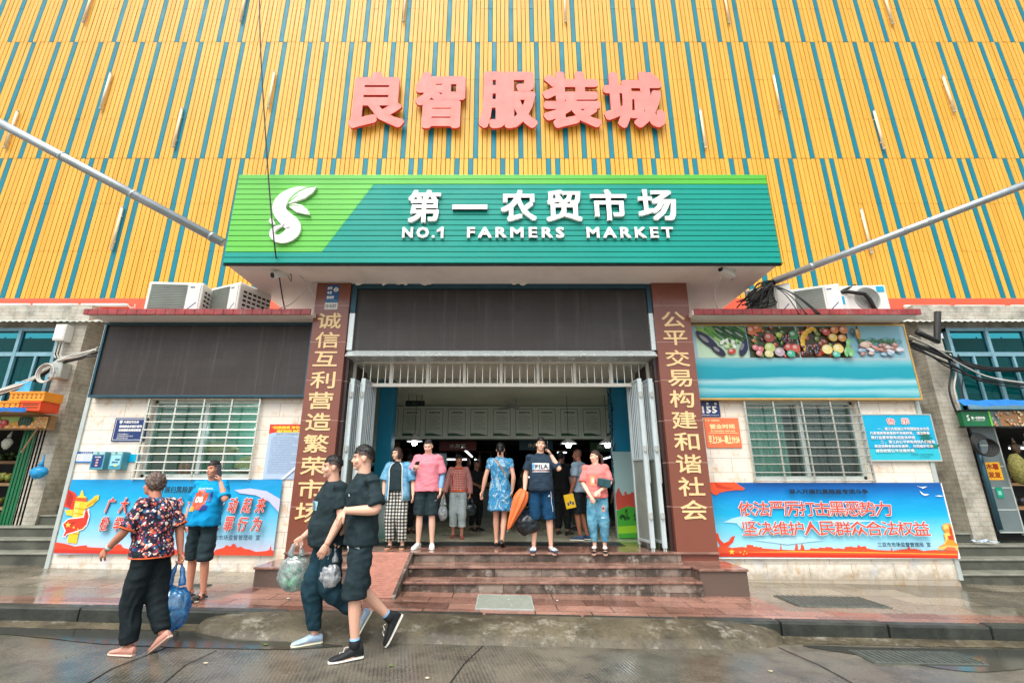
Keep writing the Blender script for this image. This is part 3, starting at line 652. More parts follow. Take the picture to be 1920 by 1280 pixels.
def ribbon(ctl):
    P = [Vector((x, y, w_)) for x, y, w_ in ctl]; Q = []
    for i in range(len(P) - 1):
        p0, p1, p2, p3 = P[max(i-1, 0)], P[i], P[i+1], P[min(i+2, len(P)-1)]
        for q in range(5):
            t = q / 5; Q.append(0.5 * ((2*p1) + (p2-p0)*t + (2*p0-5*p1+4*p2-p3)*t*t + (3*p1-p0-3*p2+p3)*t**3))
    Q.append(P[-1]); Lf, Rt = [], []
    for i, p in enumerate(Q):
        d = (Q[min(i+1, len(Q)-1)] - Q[max(i-1, 0)]); d.z = 0; d.normalize(); n_ = Vector((-d.y, d.x, 0)); k = max(p.z, .5)
        Lf.append((p.x + n_.x*k, p.y + n_.y*k)); Rt.append((p.x - n_.x*k, p.y - n_.y*k))
    return Lf, Rt
b = MB()
Lf, Rt = ribbon([(606,146,5),(545,160,22),(470,198,34),(428,248,42),(428,296,44),(462,340,46),(508,384,50),(508,424,46),(468,460,36),(418,472,25),(380,450,18),(384,418,15),(420,394,9),(466,384,1)])
for i in range(len(Lf) - 1): b.prism([zp(*Lf[i]), zp(*Rt[i]), zp(*Rt[i+1]), zp(*Lf[i+1])], YS - .04, YS)
for pts in ([(484,248),(500,216),(548,176),(600,150),(664,140),(640,176),(590,212),(530,232)], [(484,262),(520,247),(570,256),(604,284),(622,318),(580,312),(528,298)], [(378,334),(398,380),(372,378),(357,358)]):
    b.prism([zp(*p) for p in pts][::-1], YS - .045, YS)
le = b.build('leaf_emblem', M['white'], ep)
b = MB()
for ctl in ([(478,250,4),(498,214,4),(546,172,4),(600,148,3),(652,138,1)], [(490,236,3),(520,212,3),(556,192,1)], [(484,262,3),(520,258,3),(556,266,1)]):
    Lf, Rt = ribbon(ctl)
    for i in range(len(Lf) - 1): b.prism([zp(*Lf[i]), zp(*Rt[i]), zp(*Rt[i+1]), zp(*Lf[i+1])], YS - .048, YS - .039)
b.build('leaf_veins', M['lime'], le)

# ---------------------------------------------------------------- dark led displays
def led(label, x0, x1, z0, z1, y, bez, fm):
    t = thing('led_display', label, 'display', ((x0+x1)/2, y, z0))
    b = MB(); b.box(x0 + bez, x1 - bez, y + .03, y + .12, z0 + bez, z1 - bez); b.build('screen', M['led'], t)
    b = MB()
    for q in ([(x0,z0),(x1,z0),(x1-bez,z0+bez),(x0+bez,z0+bez)], [(x1,z0),(x1,z1),(x1-bez,z1-bez),(x1-bez,z0+bez)], [(x1,z1),(x0,z1),(x0+bez,z1-bez),(x1-bez,z1-bez)], [(x0,z1),(x0,z0),(x0+bez,z0+bez),(x0+bez,z1-bez)]):
        b.prism(q, y, y + .14)
    b.build('frame', fm, t, bevel=.004); return t
led('switched off led display board on the left annex, over the barred window', -6.57, -3.13, 2.75, 3.99, 7.45, .035, M['tealframe'])
t = thing('led_display', 'wide switched off led display between the two pillars, in a bright metal frame', 'display', (0, 7.2, 3.36))
b = MB(); b.box(-2.41, 2.39, 7.34, 7.42, 3.46, 4.54); b.build('screen', M['led'], t)
b = MB()
b.prismx([(7.17, 3.35), (7.60, 3.35), (7.60, 3.40), (7.33, 3.475), (7.32, 3.475)], -2.47, 2.43)
b.build('bottom_frame', M['chrome'], t, bevel=.003)
b = MB(); b.box(-2.49, -2.405, 7.29, 7.6, 3.48, 4.1); b.box(2.385, 2.455, 7.29, 7.6, 3.48, 4.1); b.build('side_frame', M['chrome'], t)
b = MB(); b.box(-2.49, -2.405, 7.29, 7.6, 4.105, 4.62); b.box(2.385, 2.455, 7.29, 7.6, 4.105, 4.62); b.box(-2.4, 2.38, 7.29, 7.6, 4.54, 4.62); b.build('top_frame', M['tealframe'], t)

# ---------------------------------------------------------------- flat printing kit
class Print(MB):
    def __init__(self, Y): super().__init__(); self.Y = Y; self.k = 0
    def step(self): self.k += 1; return self.Y - 0.00022 * self.k
    def shape(self, pts, col): y = self.step(); self.poly([(p[0], y, p[1]) for p in pts], col)
    def px(self, pts, col): self.shape([(lambda q: (q.x, q.z))(at(p[0], p[1], self.Y)) for p in pts], col)
    def blob(self, cx, cz, rx, rz, col, rot=0.0, n=18, shine=0.0):
        ca, sa = math.cos(rot), math.sin(rot)
        self.shape([(cx + rx*math.cos(a)*ca - rz*math.sin(a)*sa, cz + rx*math.cos(a)*sa + rz*math.sin(a)*ca) for a in [2*math.pi*k/n for k in range(n)]], col)
        if shine: self.blob(cx - rx*.25*ca - rz*.3*-sa*-1, cz + rz*.3, rx*.4, rz*.32, tuple(min(1, v + (1-v)*shine) for v in col), rot, 10)
    def text(self, s, x0, x1, z0, z1, col, bold=0.0, res=1, **kw):
        y = self.step(); put_text(self, s, x0, x1, z0, z1, y, bold, res, 0.0, col, **kw); self.k += 4 if bold else 1
    def tpx(self, s, xa, xb, ya, yb, col, bold=0.0, res=1, **kw):
        A, B_ = at(xa, yb, self.Y), at(xb, ya, self.Y); self.text(s, A.x, B_.x, A.z, B_.z, col, bold, res, **kw)
    def done(self, name, parent): return self.build(name, PRINT, parent, colors=True, fixn=False)
Wt, Rd, Bk, Yl = c(242,242,238), c(216,52,36), c(24,36,44), c(244,206,70)

# ---------------------------------------------------------------- fruit and vegetable billboard (right annex)
bx0, bx1, bz0, bz1, by_ = 3.10, 6.66, 2.71, 3.97, 7.46
t = thing('billboard', 'blue billboard with four fruit and vegetable photographs over the right annex window', 'billboard', ((bx0+bx1)/2, by_, bz0))
M['billart'] = m_grad('billboard_print', [(0, c(0,140,162)), (.10, c(0,152,172)), (.17, c(140,200,206)), (.22, c(20,164,180)), (.30, c(160,208,214)), (.35, c(0,150,170)), (.48, c(0,158,176)), (.55, c(100,186,196)), (.62, c(166,192,200)), (1, c(150,196,214))], 0.0, 1.26, .3, .16)
b = MB(); b.box(bx0 + .02, bx1 - .02, by_ + .01, by_ + .10, bz0 + .02, bz1 - .02); b.build('panel', M['billart'], t)
b = MB(); b.box(bx0, bx1, by_, by_ + .12, bz0, bz0 + .03); b.box(bx0, bx1, by_, by_ + .12, bz1 - .025, bz1); b.box(bx0, bx0 + .025, by_, by_ + .12, bz0 + .03, bz1 - .025); b.box(bx1 - .025, bx1, by_, by_ + .12, bz0 + .03, bz1 - .025)
b.build('frame', mat('brass_coloured_frame', c(206, 166, 96), 0.35, 0.4), t)
rr = random.Random(5)
def pic(x0, x1, z0, z1, bgc):
    p = Print(by_ + .009); p.shape([(x0,z0),(x1,z0),(x1,z1),(x0,z1)], bgc); p.lim = (x0, x1, z0, z1); return p
def pb(p, u, v, ru, rv, col, rot=0.0, shine=.25):                     # a blob in picture units, kept inside the picture
    x0, x1, z0, z1 = p.lim; W, H = x1 - x0, z1 - z0; e = max(ru, rv) * .6
    cx, cz = x0 + W * min(max(u, 0), 1), z0 + H * min(max(v, 0), 1); pts = []
    def ring(k, col, ox=0, oz=0):
        pts = []
        for a in range(16):
            th = 2*math.pi*a/16; dx, dz = ru*H*k*math.cos(th), rv*H*k*math.sin(th)
            pts.append((min(max(cx + ox + dx*math.cos(rot) - dz*math.sin(rot), x0), x1), min(max(cz + oz + dx*math.sin(rot) + dz*math.cos(rot), z0), z1)))
        p.shape(pts, col)
    ring(1.0, tuple(v_*.55 for v_ in col)); ring(.93, col, 0, .004*H); 
    if shine: ring(.42, tuple(min(1, v_ + (1-v_)*shine) for v_ in col), -ru*H*.2, rv*H*.28)
A = at(1305, 667, by_); pz0, pz1 = 3.40, 3.93
px_ = [at(x, 640, by_).x for x in (1306, 1400, 1403, 1495, 1498, 1592, 1595, 1692)]
p = pic(px_[0], px_[1], pz0, pz1, c(190, 220, 190))                   # greens and aubergines
for i in range(26): pb(p, .25+.8*rr.random(), .62+.4*rr.random(), .3, .035, rr.choice([c(60,140,50), c(120,180,80), c(30,100,40), c(170,210,120)]), R(-42+rr.uniform(-6,6)), .1)
for i in range(12): pb(p, .05+.3*rr.random(), .7+.3*rr.random(), .22, .02, rr.choice([c(150,200,90), c(90,160,60)]), R(-50), .1)
for u, v in ((.5,.85),(.7,.8),(.9,.7)): pb(p, u, v, .34, .075, c(22,84,34), R(-38), .3)
pb(p, .2, .55, .42, .14, c(22,26,60), R(-42), .25); pb(p, .4, .22, .26, .12, c(24,24,58), R(-40), .25); pb(p, .92, .3, .3, .12, c(24,30,70), R(62), .2)
for i in range(14): pb(p, .45+.4*rr.random(), .25+.3*rr.random(), .07, .05, rr.choice([c(190,220,150), c(230,240,220), c(140,190,100)]), rr.random()*3, .2)
pb(p, .66, .18, .13, .085, c(200,66,48), .1, .4); p.done('picture', t)
def basket(p, pal, n, big):
    for i in range(n): pb(p, rr.random(), rr.random(), rr.uniform(.04,.10)*big, rr.uniform(.04,.09)*big, rr.choice(pal), rr.random()*3, .35)
p = pic(px_[2], px_[3], pz0, pz1, c(60, 70, 40))                      # mixed vegetables
basket(p, [c(190,60,40), c(200,120,60), c(90,130,50), c(70,100,40), c(120,40,60)], 60, 1.0)
for u, v, r_, cc in ((.08,.85,.17,c(214,120,70)),(.2,.92,.15,c(206,110,60)),(.42,.62,.17,c(176,80,66)),(.4,.3,.17,c(190,210,120)),(.58,.16,.16,c(190,170,180)),(.36,.1,.14,c(220,214,150)),(.78,.3,.14,c(196,80,64)),(.92,.28,.15,c(200,96,76)),(.8,.1,.13,c(60,180,150)),(.92,.7,.17,c(50,130,70)),(.62,.7,.1,c(170,190,60)),(.1,.3,.1,c(220,120,130)),(.2,.25,.1,c(210,110,120)),(.16,.12,.1,c(226,150,150))): pb(p, u, v, r_, r_*.9, cc, 0, .35)
for i in range(16): pb(p, .68+.18*rr.random(), .48+.2*rr.random(), .045, .045, c(70,30,50), 0, .3)
p.done('picture', t)
p = pic(px_[4], px_[5], pz0, pz1, c(60, 54, 30))                      # fruit
basket(p, [c(190,90,40), c(200,60,40), c(110,130,50), c(150,70,40)], 50, 1.1)
for i, dv in enumerate((.0, .08, .16)): 
    for q in range(7): a = R(100 + q*18); pb(p, .36 + .3*math.cos(a) - dv*.2, .55 + .34*math.sin(a) - q*.03 + dv*.2, .10, .055, c(236,186,40), a + 1.57, .2)
for u, v, r_, cc in ((.55,.8,.13,c(190,70,50)),(.72,.86,.13,c(214,130,60)),(.9,.86,.14,c(206,130,70)),(.66,.62,.14,c(220,190,90)),(.84,.6,.13,c(216,150,80)),(.5,.24,.17,c(236,220,140)),(.72,.26,.17,c(236,214,130)),(.66,.08,.12,c(80,190,170))): pb(p, u, v, r_, r_*.9, cc, 0, .35)
for i in range(26): pb(p, .02+.3*rr.random(), .08+.28*rr.random(), .045, .045, c(60,44,66), 0, .3)
for i in range(12): pb(p, .84+.14*rr.random(), .05+.4*rr.random(), .15, .04, c(120,190,120), R(70+rr.uniform(-25,25)), .2)
p.done('picture', t)
p = pic(px_[6], px_[7], pz0, pz1, c(130, 184, 200))                   # seafood on ice with an oil bottle
for i in range(7): pb(p, .3+.1*i, .52+.05*math.sin(i*2), .16, .08, c(96,160,170), .2, .05)
for i in range(24): pb(p, .12+.75*rr.random(), .42+.14*rr.random(), .07, .04, c(60,110,60), rr.random()*3, .1)
for i in range(34): pb(p, .08+.84*rr.random(), .08+.32*rr.random(), .10, .06, rr.choice([c(214,190,180), c(196,140,130), c(170,120,110), c(220,220,226), c(150,180,200)]), rr.uniform(-.5,.5), .35)
pb(p, .25, .4, .2, .1, c(220,190,170), .1, .3); pb(p, .42, .3, .2, .05, c(210,140,120), -.5, .3)
pb(p, .14, .76, .07, .2, c(196,140,20), 0, .3); pb(p, .14, .94, .03, .06, c(60,60,40), 0, 0); pb(p, .04, .78, .05, .16, c(20,60,60), 0, .2)
p.done('picture', t)

# ---------------------------------------------------------------- street banners
BN = 7.555
def banner(label, x0, x1, z0, z1, stops):
    t = thing('banner', label, 'banner', ((x0+x1)/2, BN, z0))
    m = m_grad('banner_ink', stops, 0, z1 - z0, .32, .10, 0.25)
    nx, nz = 90, 24; b = MB(); g = [[b.vert((x0+(x1-x0)*i/nx, BN - .004*noise.noise((i*.13, j*.3, 2)), z0+(z1-z0)*j/nz)) for j in range(nz+1)] for i in range(nx+1)]
    for i in range(nx):
        for j in range(nz): b.face((g[i][j], g[i+1][j], g[i+1][j+1], g[i][j+1]))
    sh = b.build('sheet', m, t, smooth=True, fixn=False)
    return t
LS = [(0, c(206,190,220)), (.14, c(190,206,230)), (.28, c(150,206,232)), (.55, c(90,190,228)), (.8, c(0,168,220)), (1, c(0,150,210))]
t = banner('sky blue banner with red slogans and a golden column, low on the left annex wall', -6.58, -3.36, .45, 1.50, LS)
p = Print(BN - .008)
def star(p, cx, cy, r):
    p.px([(cx + (r if k % 2 == 0 else r*.4)*math.cos(-math.pi/2 + k*math.pi/5), cy + (r if k % 2 == 0 else r*.4)*math.sin(-math.pi/2 + k*math.pi/5)) for k in range(10)], Yl)
def Zl(x, y): return (x/4.267, 780 + y/4.267)
def zpx(p, pts, col): p.px([Zl(*q) for q in pts], col)
Rb, Rdk = c(222,58,36), c(170,36,26)
zpx(p, [(548,585),(600,612),(640,680),(690,740),(640,790),(560,740),(512,720)], Rb); zpx(p, [(548,585),(590,640),(560,735),(530,700)], Rdk)
p.px([(105+k*0, 0) for k in range(0)] or [Zl(430,1092), Zl(442,1006), Zl(520,1018), Zl(600,1040), Zl(690,1030), Zl(700,1045), Zl(780,1050), Zl(850,1052), Zl(880,1040), Zl(885,1015), Zl(905,1010), Zl(912,1045), Zl(940,1022), Zl(965,1022), Zl(985,1050), Zl(1024,1060), (300,1033), (320,1026), (330,1030), (345,1034), (360,1028), (375,1036), (398,1037), (405,1030), (420,1026), (424,1021), (432,1024), (436,1019), (440,1019), (444,1026), (452,1024), (458,1028), (470,1030), (480,1034), (500,1032), (505,1030), (507,1021), (509,1031), (513,1032), (512,1041), (300,1039)], c(228,70,40))
zpx(p, [(430,1092),(436,1060),(700,1070),(1024,1078),(1024,1100)], c(206,48,30))
zpx(p, [(585,1015),(538,1010),(600,690),(690,690),(655,860),(630,930),(612,1018)], c(236,196,40)); zpx(p, [(600,690),(640,690),(600,860),(580,850)], c(250,222,110))
for k in range(6): zpx(p, [(600-4*k,730+40*k),(672-8*k,740+40*k),(670-8*k,748+40*k),(599-4*k,738+40*k)], c(196,140,20))
zpx(p, [(604,668),(612,645),(695,652),(696,690),(604,685)], c(214,90,30)); zpx(p, [(610,650),(640,632),(655,592),(665,592),(672,634),(698,652)], c(240,204,60)); zpx(p, [(604,690),(600,676),(700,686),(698,698)], c(240,204,60))
zpx(p, [(664,720),(690,690),(740,660),(760,636),(795,628),(790,665),(760,690),(745,710),(690,738),(664,742)], c(238,200,56)); zpx(p, [(690,715),(740,680),(780,650),(770,680),(700,725)], c(206,150,24))
zpx(p, [(588,745),(520,750),(535,790),(580,795)], c(238,200,56))
zpx(p, [(715,735),(720,800),(700,870),(668,905),(600,930),(540,945),(525,968),(498,966),(520,920),(498,862),(545,818),(620,808),(668,800),(672,760)], c(232,236,240))
zpx(p, [(700,742),(712,800),(694,866),(660,900),(590,924),(540,938),(520,960),(506,960),(528,916),(506,864),(550,824),(620,816),(672,808),(682,760)], Rb)
zpx(p, [(545,860),(620,836),(640,830),(600,850),(560,880)], Rdk); zpx(p, [(694,760),(700,800),(684,850),(688,800)], Rdk)
for x, y, r in ((547,868,6.0),(592,888,3.0),(625,902,2.2),(650,905,2.0),(668,893,2.0)): star(p, *Zl(x, y), r)
p.px([(425,1000),(440,955),(465,925),(500,915),(524,925),(518,985)][::-1][:0] or [(440,918),(470,915),(500,920),(526,935),(523,960),(505,940),(480,928),(450,924)], c(196,200,232))
def slogan(p, s, xs, ya, yb, w_, shear=0.0, col=Rd, sh=True):
    for i, chh in enumerate(s):
        if chh == ' ': continue
        xa = xs[0] + (xs[1] - xs[0] - w_) * i / (len(s) - 1)
        if sh: p.tpx(chh, xa + 1.1, xa + w_ + 1.7, ya + 1.3, yb + 2.0, c(90,50,50), .005, 1, shear=shear, copies=6)
        p.tpx(chh, xa - .8, xa + w_ + .8, ya - .8, yb + .8, Wt, .009, 1, shear=shear, copies=6)
        p.tpx(chh, xa, xa + w_, ya, yb, col, .0035, 1, shear=shear, copies=6)
slogan(p, '广大人民群众积极行动起来', (196, 502), 932, 961, 22.5, .22)
slogan(p, '检举黑恶势力违法犯罪行为', (189, 497), 967, 994, 22.5, .22)
p.tpx('深入开展扫黑除恶专项斗争', 282, 414, 911, 924, Bk, .003, 1, copies=4); p.tpx('三亚市市场监督管理局  宣', 388, 494, 1001, 1011, c(30,60,90), .0015, 1, copies=4)
p.done('printed_art', t)
RS = [(0, c(170,220,236)), (.2, c(170,222,238)), (.4, c(110,206,232)), (.6, c(20,176,222)), (.8, c(0,150,214)), (.93, c(0,110,186)), (1, c(0,86,160))]
t = banner('deep blue banner with red slogans and a golden lion, low on the right annex wall', 3.11, 6.68, .405, 1.455, RS)
b = MB(); b.box(3.11, 6.69, BN - .006, BN + .01, .39, .405); b.box(6.68, 6.695, BN - .006, BN + .01, .40, 1.45); b.build('white_hem', M['white'], t)
p = Print(BN - .008)
def Zr(x, y): return (1310 + x/3.84, 890 + y/3.84)
def zr(pts, col): p.px([Zr(*q) for q in pts], col)
for q in ([(180,340),(240,312),(330,290),(400,320),(300,350)], [(260,330),(420,380),(560,430),(420,440),(300,380)], [(820,330),(1100,318),(1300,330),(1000,352)], [(400,470),(700,440),(900,470),(640,500)]): zr(q, c(176,220,238))
zr([(66,52),(262,52),(300,78),(334,96),(318,110),(270,108),(200,116),(150,128),(128,146),(100,136),(82,110)], c(232,84,44)); zr([(110,52),(190,84),(262,96),(200,104),(130,92)], c(204,56,30))
zr([(105,410),(140,420),(152,460),(180,490),(216,476),(236,444),(262,436),(248,482),(214,512),(180,524),(160,516),(132,470),(116,432)], c(226,70,36))
sky_ = [(122,588),(124,520),(180,510),(240,524),(310,516),(345,520),(348,500),(392,504),(396,516),(420,512),(425,520),(450,516),(458,526),(500,530),(585,536),(592,490),(598,536),(690,540),(700,494),(712,500),(716,536),(732,536),(740,490),(756,510),(764,538),(800,536),(806,524),(860,530),(872,520),(910,524),(918,516),(960,520),(970,530),(1010,526),(1048,532),(1056,516),(1100,514),(1112,518),(1140,520),(1150,500),(1165,516),(1200,510),(1212,528),(1240,532),(1300,540),(1384,544),(1390,516),(1396,546),(1450,536),(1500,532),(1512,510),(1524,532),(1560,530),(1620,546),(1700,538),(1760,546),(1840,540),(1866,552),(1868,600)]
zr(sky_, c(226,84,46)); zr([(122,588),(124,560),(500,562),(1000,572),(1868,584),(1868,600)], c(206,52,28)); zr([(330,556),(700,546),(1300,556),(1862,568),(1862,574),(1300,562),(700,554)], c(244,176,60))
for x, y, r in ((238,552,6.0),(300,556,2.4),(322,570,2.0),(345,564,2.0),(330,548,2.0)): star(p, *Zr(x, y), r)
for q in ([(1750,362),(1780,344),(1812,352),(1822,385),(1834,430),(1842,480),(1866,500),(1868,548),(1722,536),(1730,512),(1760,500),(1775,470),(1762,430),(1772,408),(1755,392)],): zr(q, c(222,150,50))
zr([(1756,360),(1790,350),(1800,385),(1768,392)], c(244,200,110)); zr([(1765,420),(1800,414),(1810,440),(1785,470),(1772,500),(1762,500),(1778,465)], c(246,204,110)); zr([(1800,360),(1820,390),(1826,440),(1806,420)], c(196,60,36)); zr([(1788,440),(1830,430),(1836,470),(1800,462)], c(200,70,40)); zr([(1724,520),(1790,506),(1866,510),(1866,546),(1722,536)], c(240,190,110)); zr([(1760,540),(1790,516),(1840,520),(1860,546)], c(214,110,70))
for q in ([(1562,76),(1600,86),(1644,82),(1612,98),(1604,92)], [(1586,110),(1616,134),(1660,138),(1630,150),(1606,140)], [(1700,150),(1730,146),(1764,150),(1736,156)]): zr(q, Wt)
slogan(p, '依法严厉打击黑恶势力', (1386, 1666), 939, 967, 25.5, 0, c(212,78,58), False)
slogan(p, '坚决维护人民群众合法权益', (1391, 1734), 976, 1003, 25, 0, c(212,78,58), False)
p.tpx('深入开展扫黑除恶专项斗争', 1476, 1622, 916, 926, Bk, .004, 1, copies=4); p.tpx('三亚市市场监督管理局  宣', 1641, 1738, 1015, 1024, c(20,60,90), .002, 1, copies=4)
p.done('printed_art', t)

# ---------------------------------------------------------------- smaller boards on the annex walls
def plate(name, label, cat, x0, x1, z0, z1, y, m, th=.015, bev=.004):
    t = thing(name, label, cat, ((x0+x1)/2, y, z0)); b = MB(); b.box(x0, x1, y, y + th, z0, z1); b.build('plate', m, t, bevel=bev); return t, Print(y - .0006)
def pxbox(xa, xb, ya, yb, Y): A = at(xa, yb, Y); B_ = at(xb, ya, Y); return A.x, B_.x, A.z, B_.z
yw = 7.58
X0_, X1_, Z0_, Z1_ = pxbox(207, 279, 783, 827, yw)
t, p = plate('plaque', 'navy enamel plaque with white lettering and a shield, left of the barred window', 'plaque', X0_, X1_, Z0_, Z1_, yw, M['navy'])
w_ = X1_ - X0_; h_ = Z1_ - Z0_
def fr(p, x0, x1, z0, z1, k, col):
    for a in ((x0,x1,z0,z0+k),(x0,x1,z1-k,z1),(x0,x0+k,z0+k,z1-k),(x1-k,x1,z0+k,z1-k)): p.shape([(a[0],a[2]),(a[1],a[2]),(a[1],a[3]),(a[0],a[3])], col)
fr(p, X0_+.02, X1_-.02, Z0_+.02, Z1_-.02, .006, Wt)
p.text('天涯区司法局', X0_+w_*.27, X0_+w_*.73, Z0_+h_*.76, Z0_+h_*.88, Wt, .002, copies=4); p.text('困难群众无钱打官司', X0_+w_*.17, X0_+w_*.85, Z0_+h_*.57, Z0_+h_*.69, Wt, .003, copies=4); p.text('法律援助免费来帮您', X0_+w_*.17, X0_+w_*.85, Z0_+h_*.41, Z0_+h_*.53, Wt, .003, copies=4)
for k, (s, e) in enumerate((('天涯区法律援助中心', .5), ('电话接待时间法定工作日', .64), ('热线电话', .5))): p.text(s, X0_+w_*.17, X0_+w_*e, Z0_+h_*(.27-.085*k), Z0_+h_*(.335-.085*k), Wt)
p.shape([(X0_+w_*(.2+a), Z0_+h_*b_) for a, b_ in ((-.05,.87),(0,.9),(.05,.87),(.045,.79),(0,.73),(-.045,.79))], c(216,222,236)); p.done('lettering', t)
X0_, X1_, Z0_, Z1_ = pxbox(1629, 1741, 778, 862, 7.57)
t, p = plate('notice_board', 'aqua notice board headed in red, right of the curtained window', 'notice board', X0_, X1_, Z0_, Z1_, 7.55, M['aqua'], .04)
b = MB(); b.box(X0_-.015, X1_+.015, 7.545, 7.60, Z0_-.02, Z0_); b.box(X0_-.015, X1_+.015, 7.545, 7.60, Z1_, Z1_+.015); b.box(X0_-.015, X0_, 7.545, 7.60, Z0_, Z1_); b.box(X1_, X1_+.015, 7.545, 7.60, Z0_, Z1_); b.build('frame', M['alum'], t)
w_ = X1_ - X0_; h_ = Z1_ - Z0_
p.shape([(X0_, Z0_), (X1_, Z0_), (X1_, Z0_+h_*.25), (X0_, Z0_+h_*.25)], c(40,186,206)); p.shape([(X0_, Z0_+h_*.245), (X1_, Z0_+h_*.245), (X1_, Z0_+h_*.26), (X0_, Z0_+h_*.26)], c(0,110,160))
for k in range(12): a = R(20 + 30*k); p.blob(X0_+w_*.86 + .05*math.cos(a), Z0_+h_*.52 + .05*math.sin(a)-.01, .06, .013, c(10,110,100), a, 8)
p.shape([(X0_+w_*.86, Z0_+h_*.5),(X0_+w_*.95, Z0_+h_*.28),(X0_+w_*.97, Z0_+h_*.28),(X0_+w_*.875, Z0_+h_*.5)], c(10,90,90))
for k in range(5): p.blob(X0_+w_*(.9+.02*k), Z0_+h_*.3, .05, .02, c(16,130,100), .3, 8)
for q in ('告', '示'):
    xa = X0_ + w_*(.355 if q == '告' else .56); p.text(q, xa-.006, xa+w_*.12+.006, Z0_+h_*.78-.006, Z0_+h_*.925+.006, Wt, .012, copies=6); p.text(q, xa, xa+w_*.12, Z0_+h_*.78, Z0_+h_*.925, Rd, .003, copies=4)
for k, (s, a, e) in enumerate((('一 、第三方投放公平秤摆放在本市场', .2, .93), ('凡发现经营者使用不合格秤具， 请消费者', .08, .92), ('拨打监督举报电话投诉举报', .08, .70), ('二 、第三方公平秤免费供人们使用', .2, .96), ('欢迎消费者到本处复秤， 共同维护市场', .1, .92), ('诚信经营公平交易环境', .1, .64))):
    zz = Z0_ + h_*(.655 - .097*k); p.text(s, X0_+w_*a-.003, X0_+w_*e+.003, zz-.004, zz+h_*.062+.004, Wt, .0012, copies=4); p.text(s, X0_+w_*a, X0_+w_*e, zz, zz+h_*.062, Rd)
p.text('三亚市第一农贸市场管理处', X0_+w_*.58, X0_+w_*.9, Z0_+h_*.10, Z0_+h_*.135, Bk); p.text('2019年6月', X0_+w_*.7, X0_+w_*.84, Z0_+h_*.05, Z0_+h_*.08, Bk); p.done('lettering', t)
X0_, X1_, Z0_, Z1_ = pxbox(1311, 1348, 752, 781, yw)
t, p = plate('house_number', 'blue enamel house number plate reading 155, over the orange hours board', 'number plate', X0_ - .03, X1_, Z0_, Z1_, yw, M['navy'])
w_ = X1_ - X0_; h_ = Z1_ - Z0_
for k, s in enumerate('新建街'): p.text(s, X0_+w_*(.0+.38*k), X0_+w_*(.12+.38*k), Z0_+h_*.76, Z0_+h_*.92, Wt, .002, copies=4)
p.text('155', X0_+w_*.16, X0_+w_*.86, Z0_+h_*.22, Z0_+h_*.68, Wt, .007, copies=6); p.text('邮政编码 572000', X0_+w_*.08, X0_+w_*.9, Z0_+h_*.06, Z0_+h_*.15, Wt); p.done('lettering', t)
X0_, X1_, Z0_, Z1_ = pxbox(1326, 1384, 783, 839, yw)
t, p = plate('hours_board', 'orange board with cream business hours, beside the right couplet pillar', 'sign', X0_, X1_, Z0_, Z1_, yw, M['orange'])
w_ = X1_ - X0_; h_ = Z1_ - Z0_; Cr = c(252,232,170)
p.text('第一农贸市场', X0_+w_*.1, X0_+w_*.44, Z0_+h_*.88, Z0_+h_*.95, Cr, .0015, copies=4); p.text('S', X0_+w_*.03, X0_+w_*.08, Z0_+h_*.88, Z0_+h_*.96, Cr, .002, copies=4)
p.text('营业时间', X0_+w_*.14, X0_+w_*.86, Z0_+h_*.62, Z0_+h_*.79, Cr, .004, copies=6); p.text('BUSINESS HOURS', X0_+w_*.16, X0_+w_*.86, Z0_+h_*.52, Z0_+h_*.58, Cr, .002, copies=4)
p.shape([(X0_+w_*.08, Z0_+h_*.475), (X0_+w_*.94, Z0_+h_*.475), (X0_+w_*.94, Z0_+h_*.49), (X0_+w_*.08, Z0_+h_*.49)], Cr)
p.text('早上7:30—晚上19:30', X0_+w_*.06, X0_+w_*.95, Z0_+h_*.12, Z0_+h_*.42, Cr, .0045, copies=6); p.done('lettering', t)
# pale blue poster half behind the left pillar
t = thing('poster', 'creased pale blue poster of small print under a red heading, beside the left pillar', 'poster', (-3.3, 7.58, 1.5))
X0_, X1_, Z0_, Z1_ = pxbox(492, 562, 795, 898, yw); X1_ = -3.02; w_ = X1_ - X0_; h_ = Z1_ - Z0_
p = Print(7.585); p.shape([(X0_,Z0_),(X1_,Z0_),(X1_,Z1_),(X0_,Z1_)], c(176,200,226)); p.shape([(X0_,Z1_-h_*.18),(X0_+w_*.16,Z1_-h_*.15),(X1_,Z1_-h_*.13),(X1_,Z1_),(X0_,Z1_)], c(214,58,34))
p.text('“扫黑除恶 净化社会', X0_+w_*.05, X0_+w_*.92, Z0_+h_*.91, Z0_+h_*.97, c(248,220,60), .004, copies=6); p.text('我们知道 你们行动”', X0_+w_*.18, X0_+w_*.96, Z0_+h_*.84, Z0_+h_*.90, c(248,220,60), .004, copies=6); p.text('致全市广大人民群众的一封信', X0_+w_*.18, X0_+w_*.86, Z0_+h_*.80, Z0_+h_*.825, Bk)
lines = ['广大市民朋友们为深入贯彻落实中央关于开展', '扫黑除恶专项斗争的决策部署切实维护社会稳定', '依法严厉打击各类黑恶势力违法犯罪保障人民安居', '乐业欢迎广大群众积极检举揭发线索我们将严格保密']
for k in range(22): p.text(lines[k % 4][(k//4)*2:] + lines[(k+1) % 4][:(k//4)*2], X0_+w_*.08, X0_+w_*(.95 if k % 5 else .6), Z0_+h_*(.76-.031*k), Z0_+h_*(.776-.031*k), c(84,104,140))
p.shape([(X0_+w_*.42,Z0_),(X0_+w_*.50,Z0_),(X1_,Z0_+h_*.37),(X1_,Z0_+h_*.42)], c(226,234,242)); p.done('sheet', t)
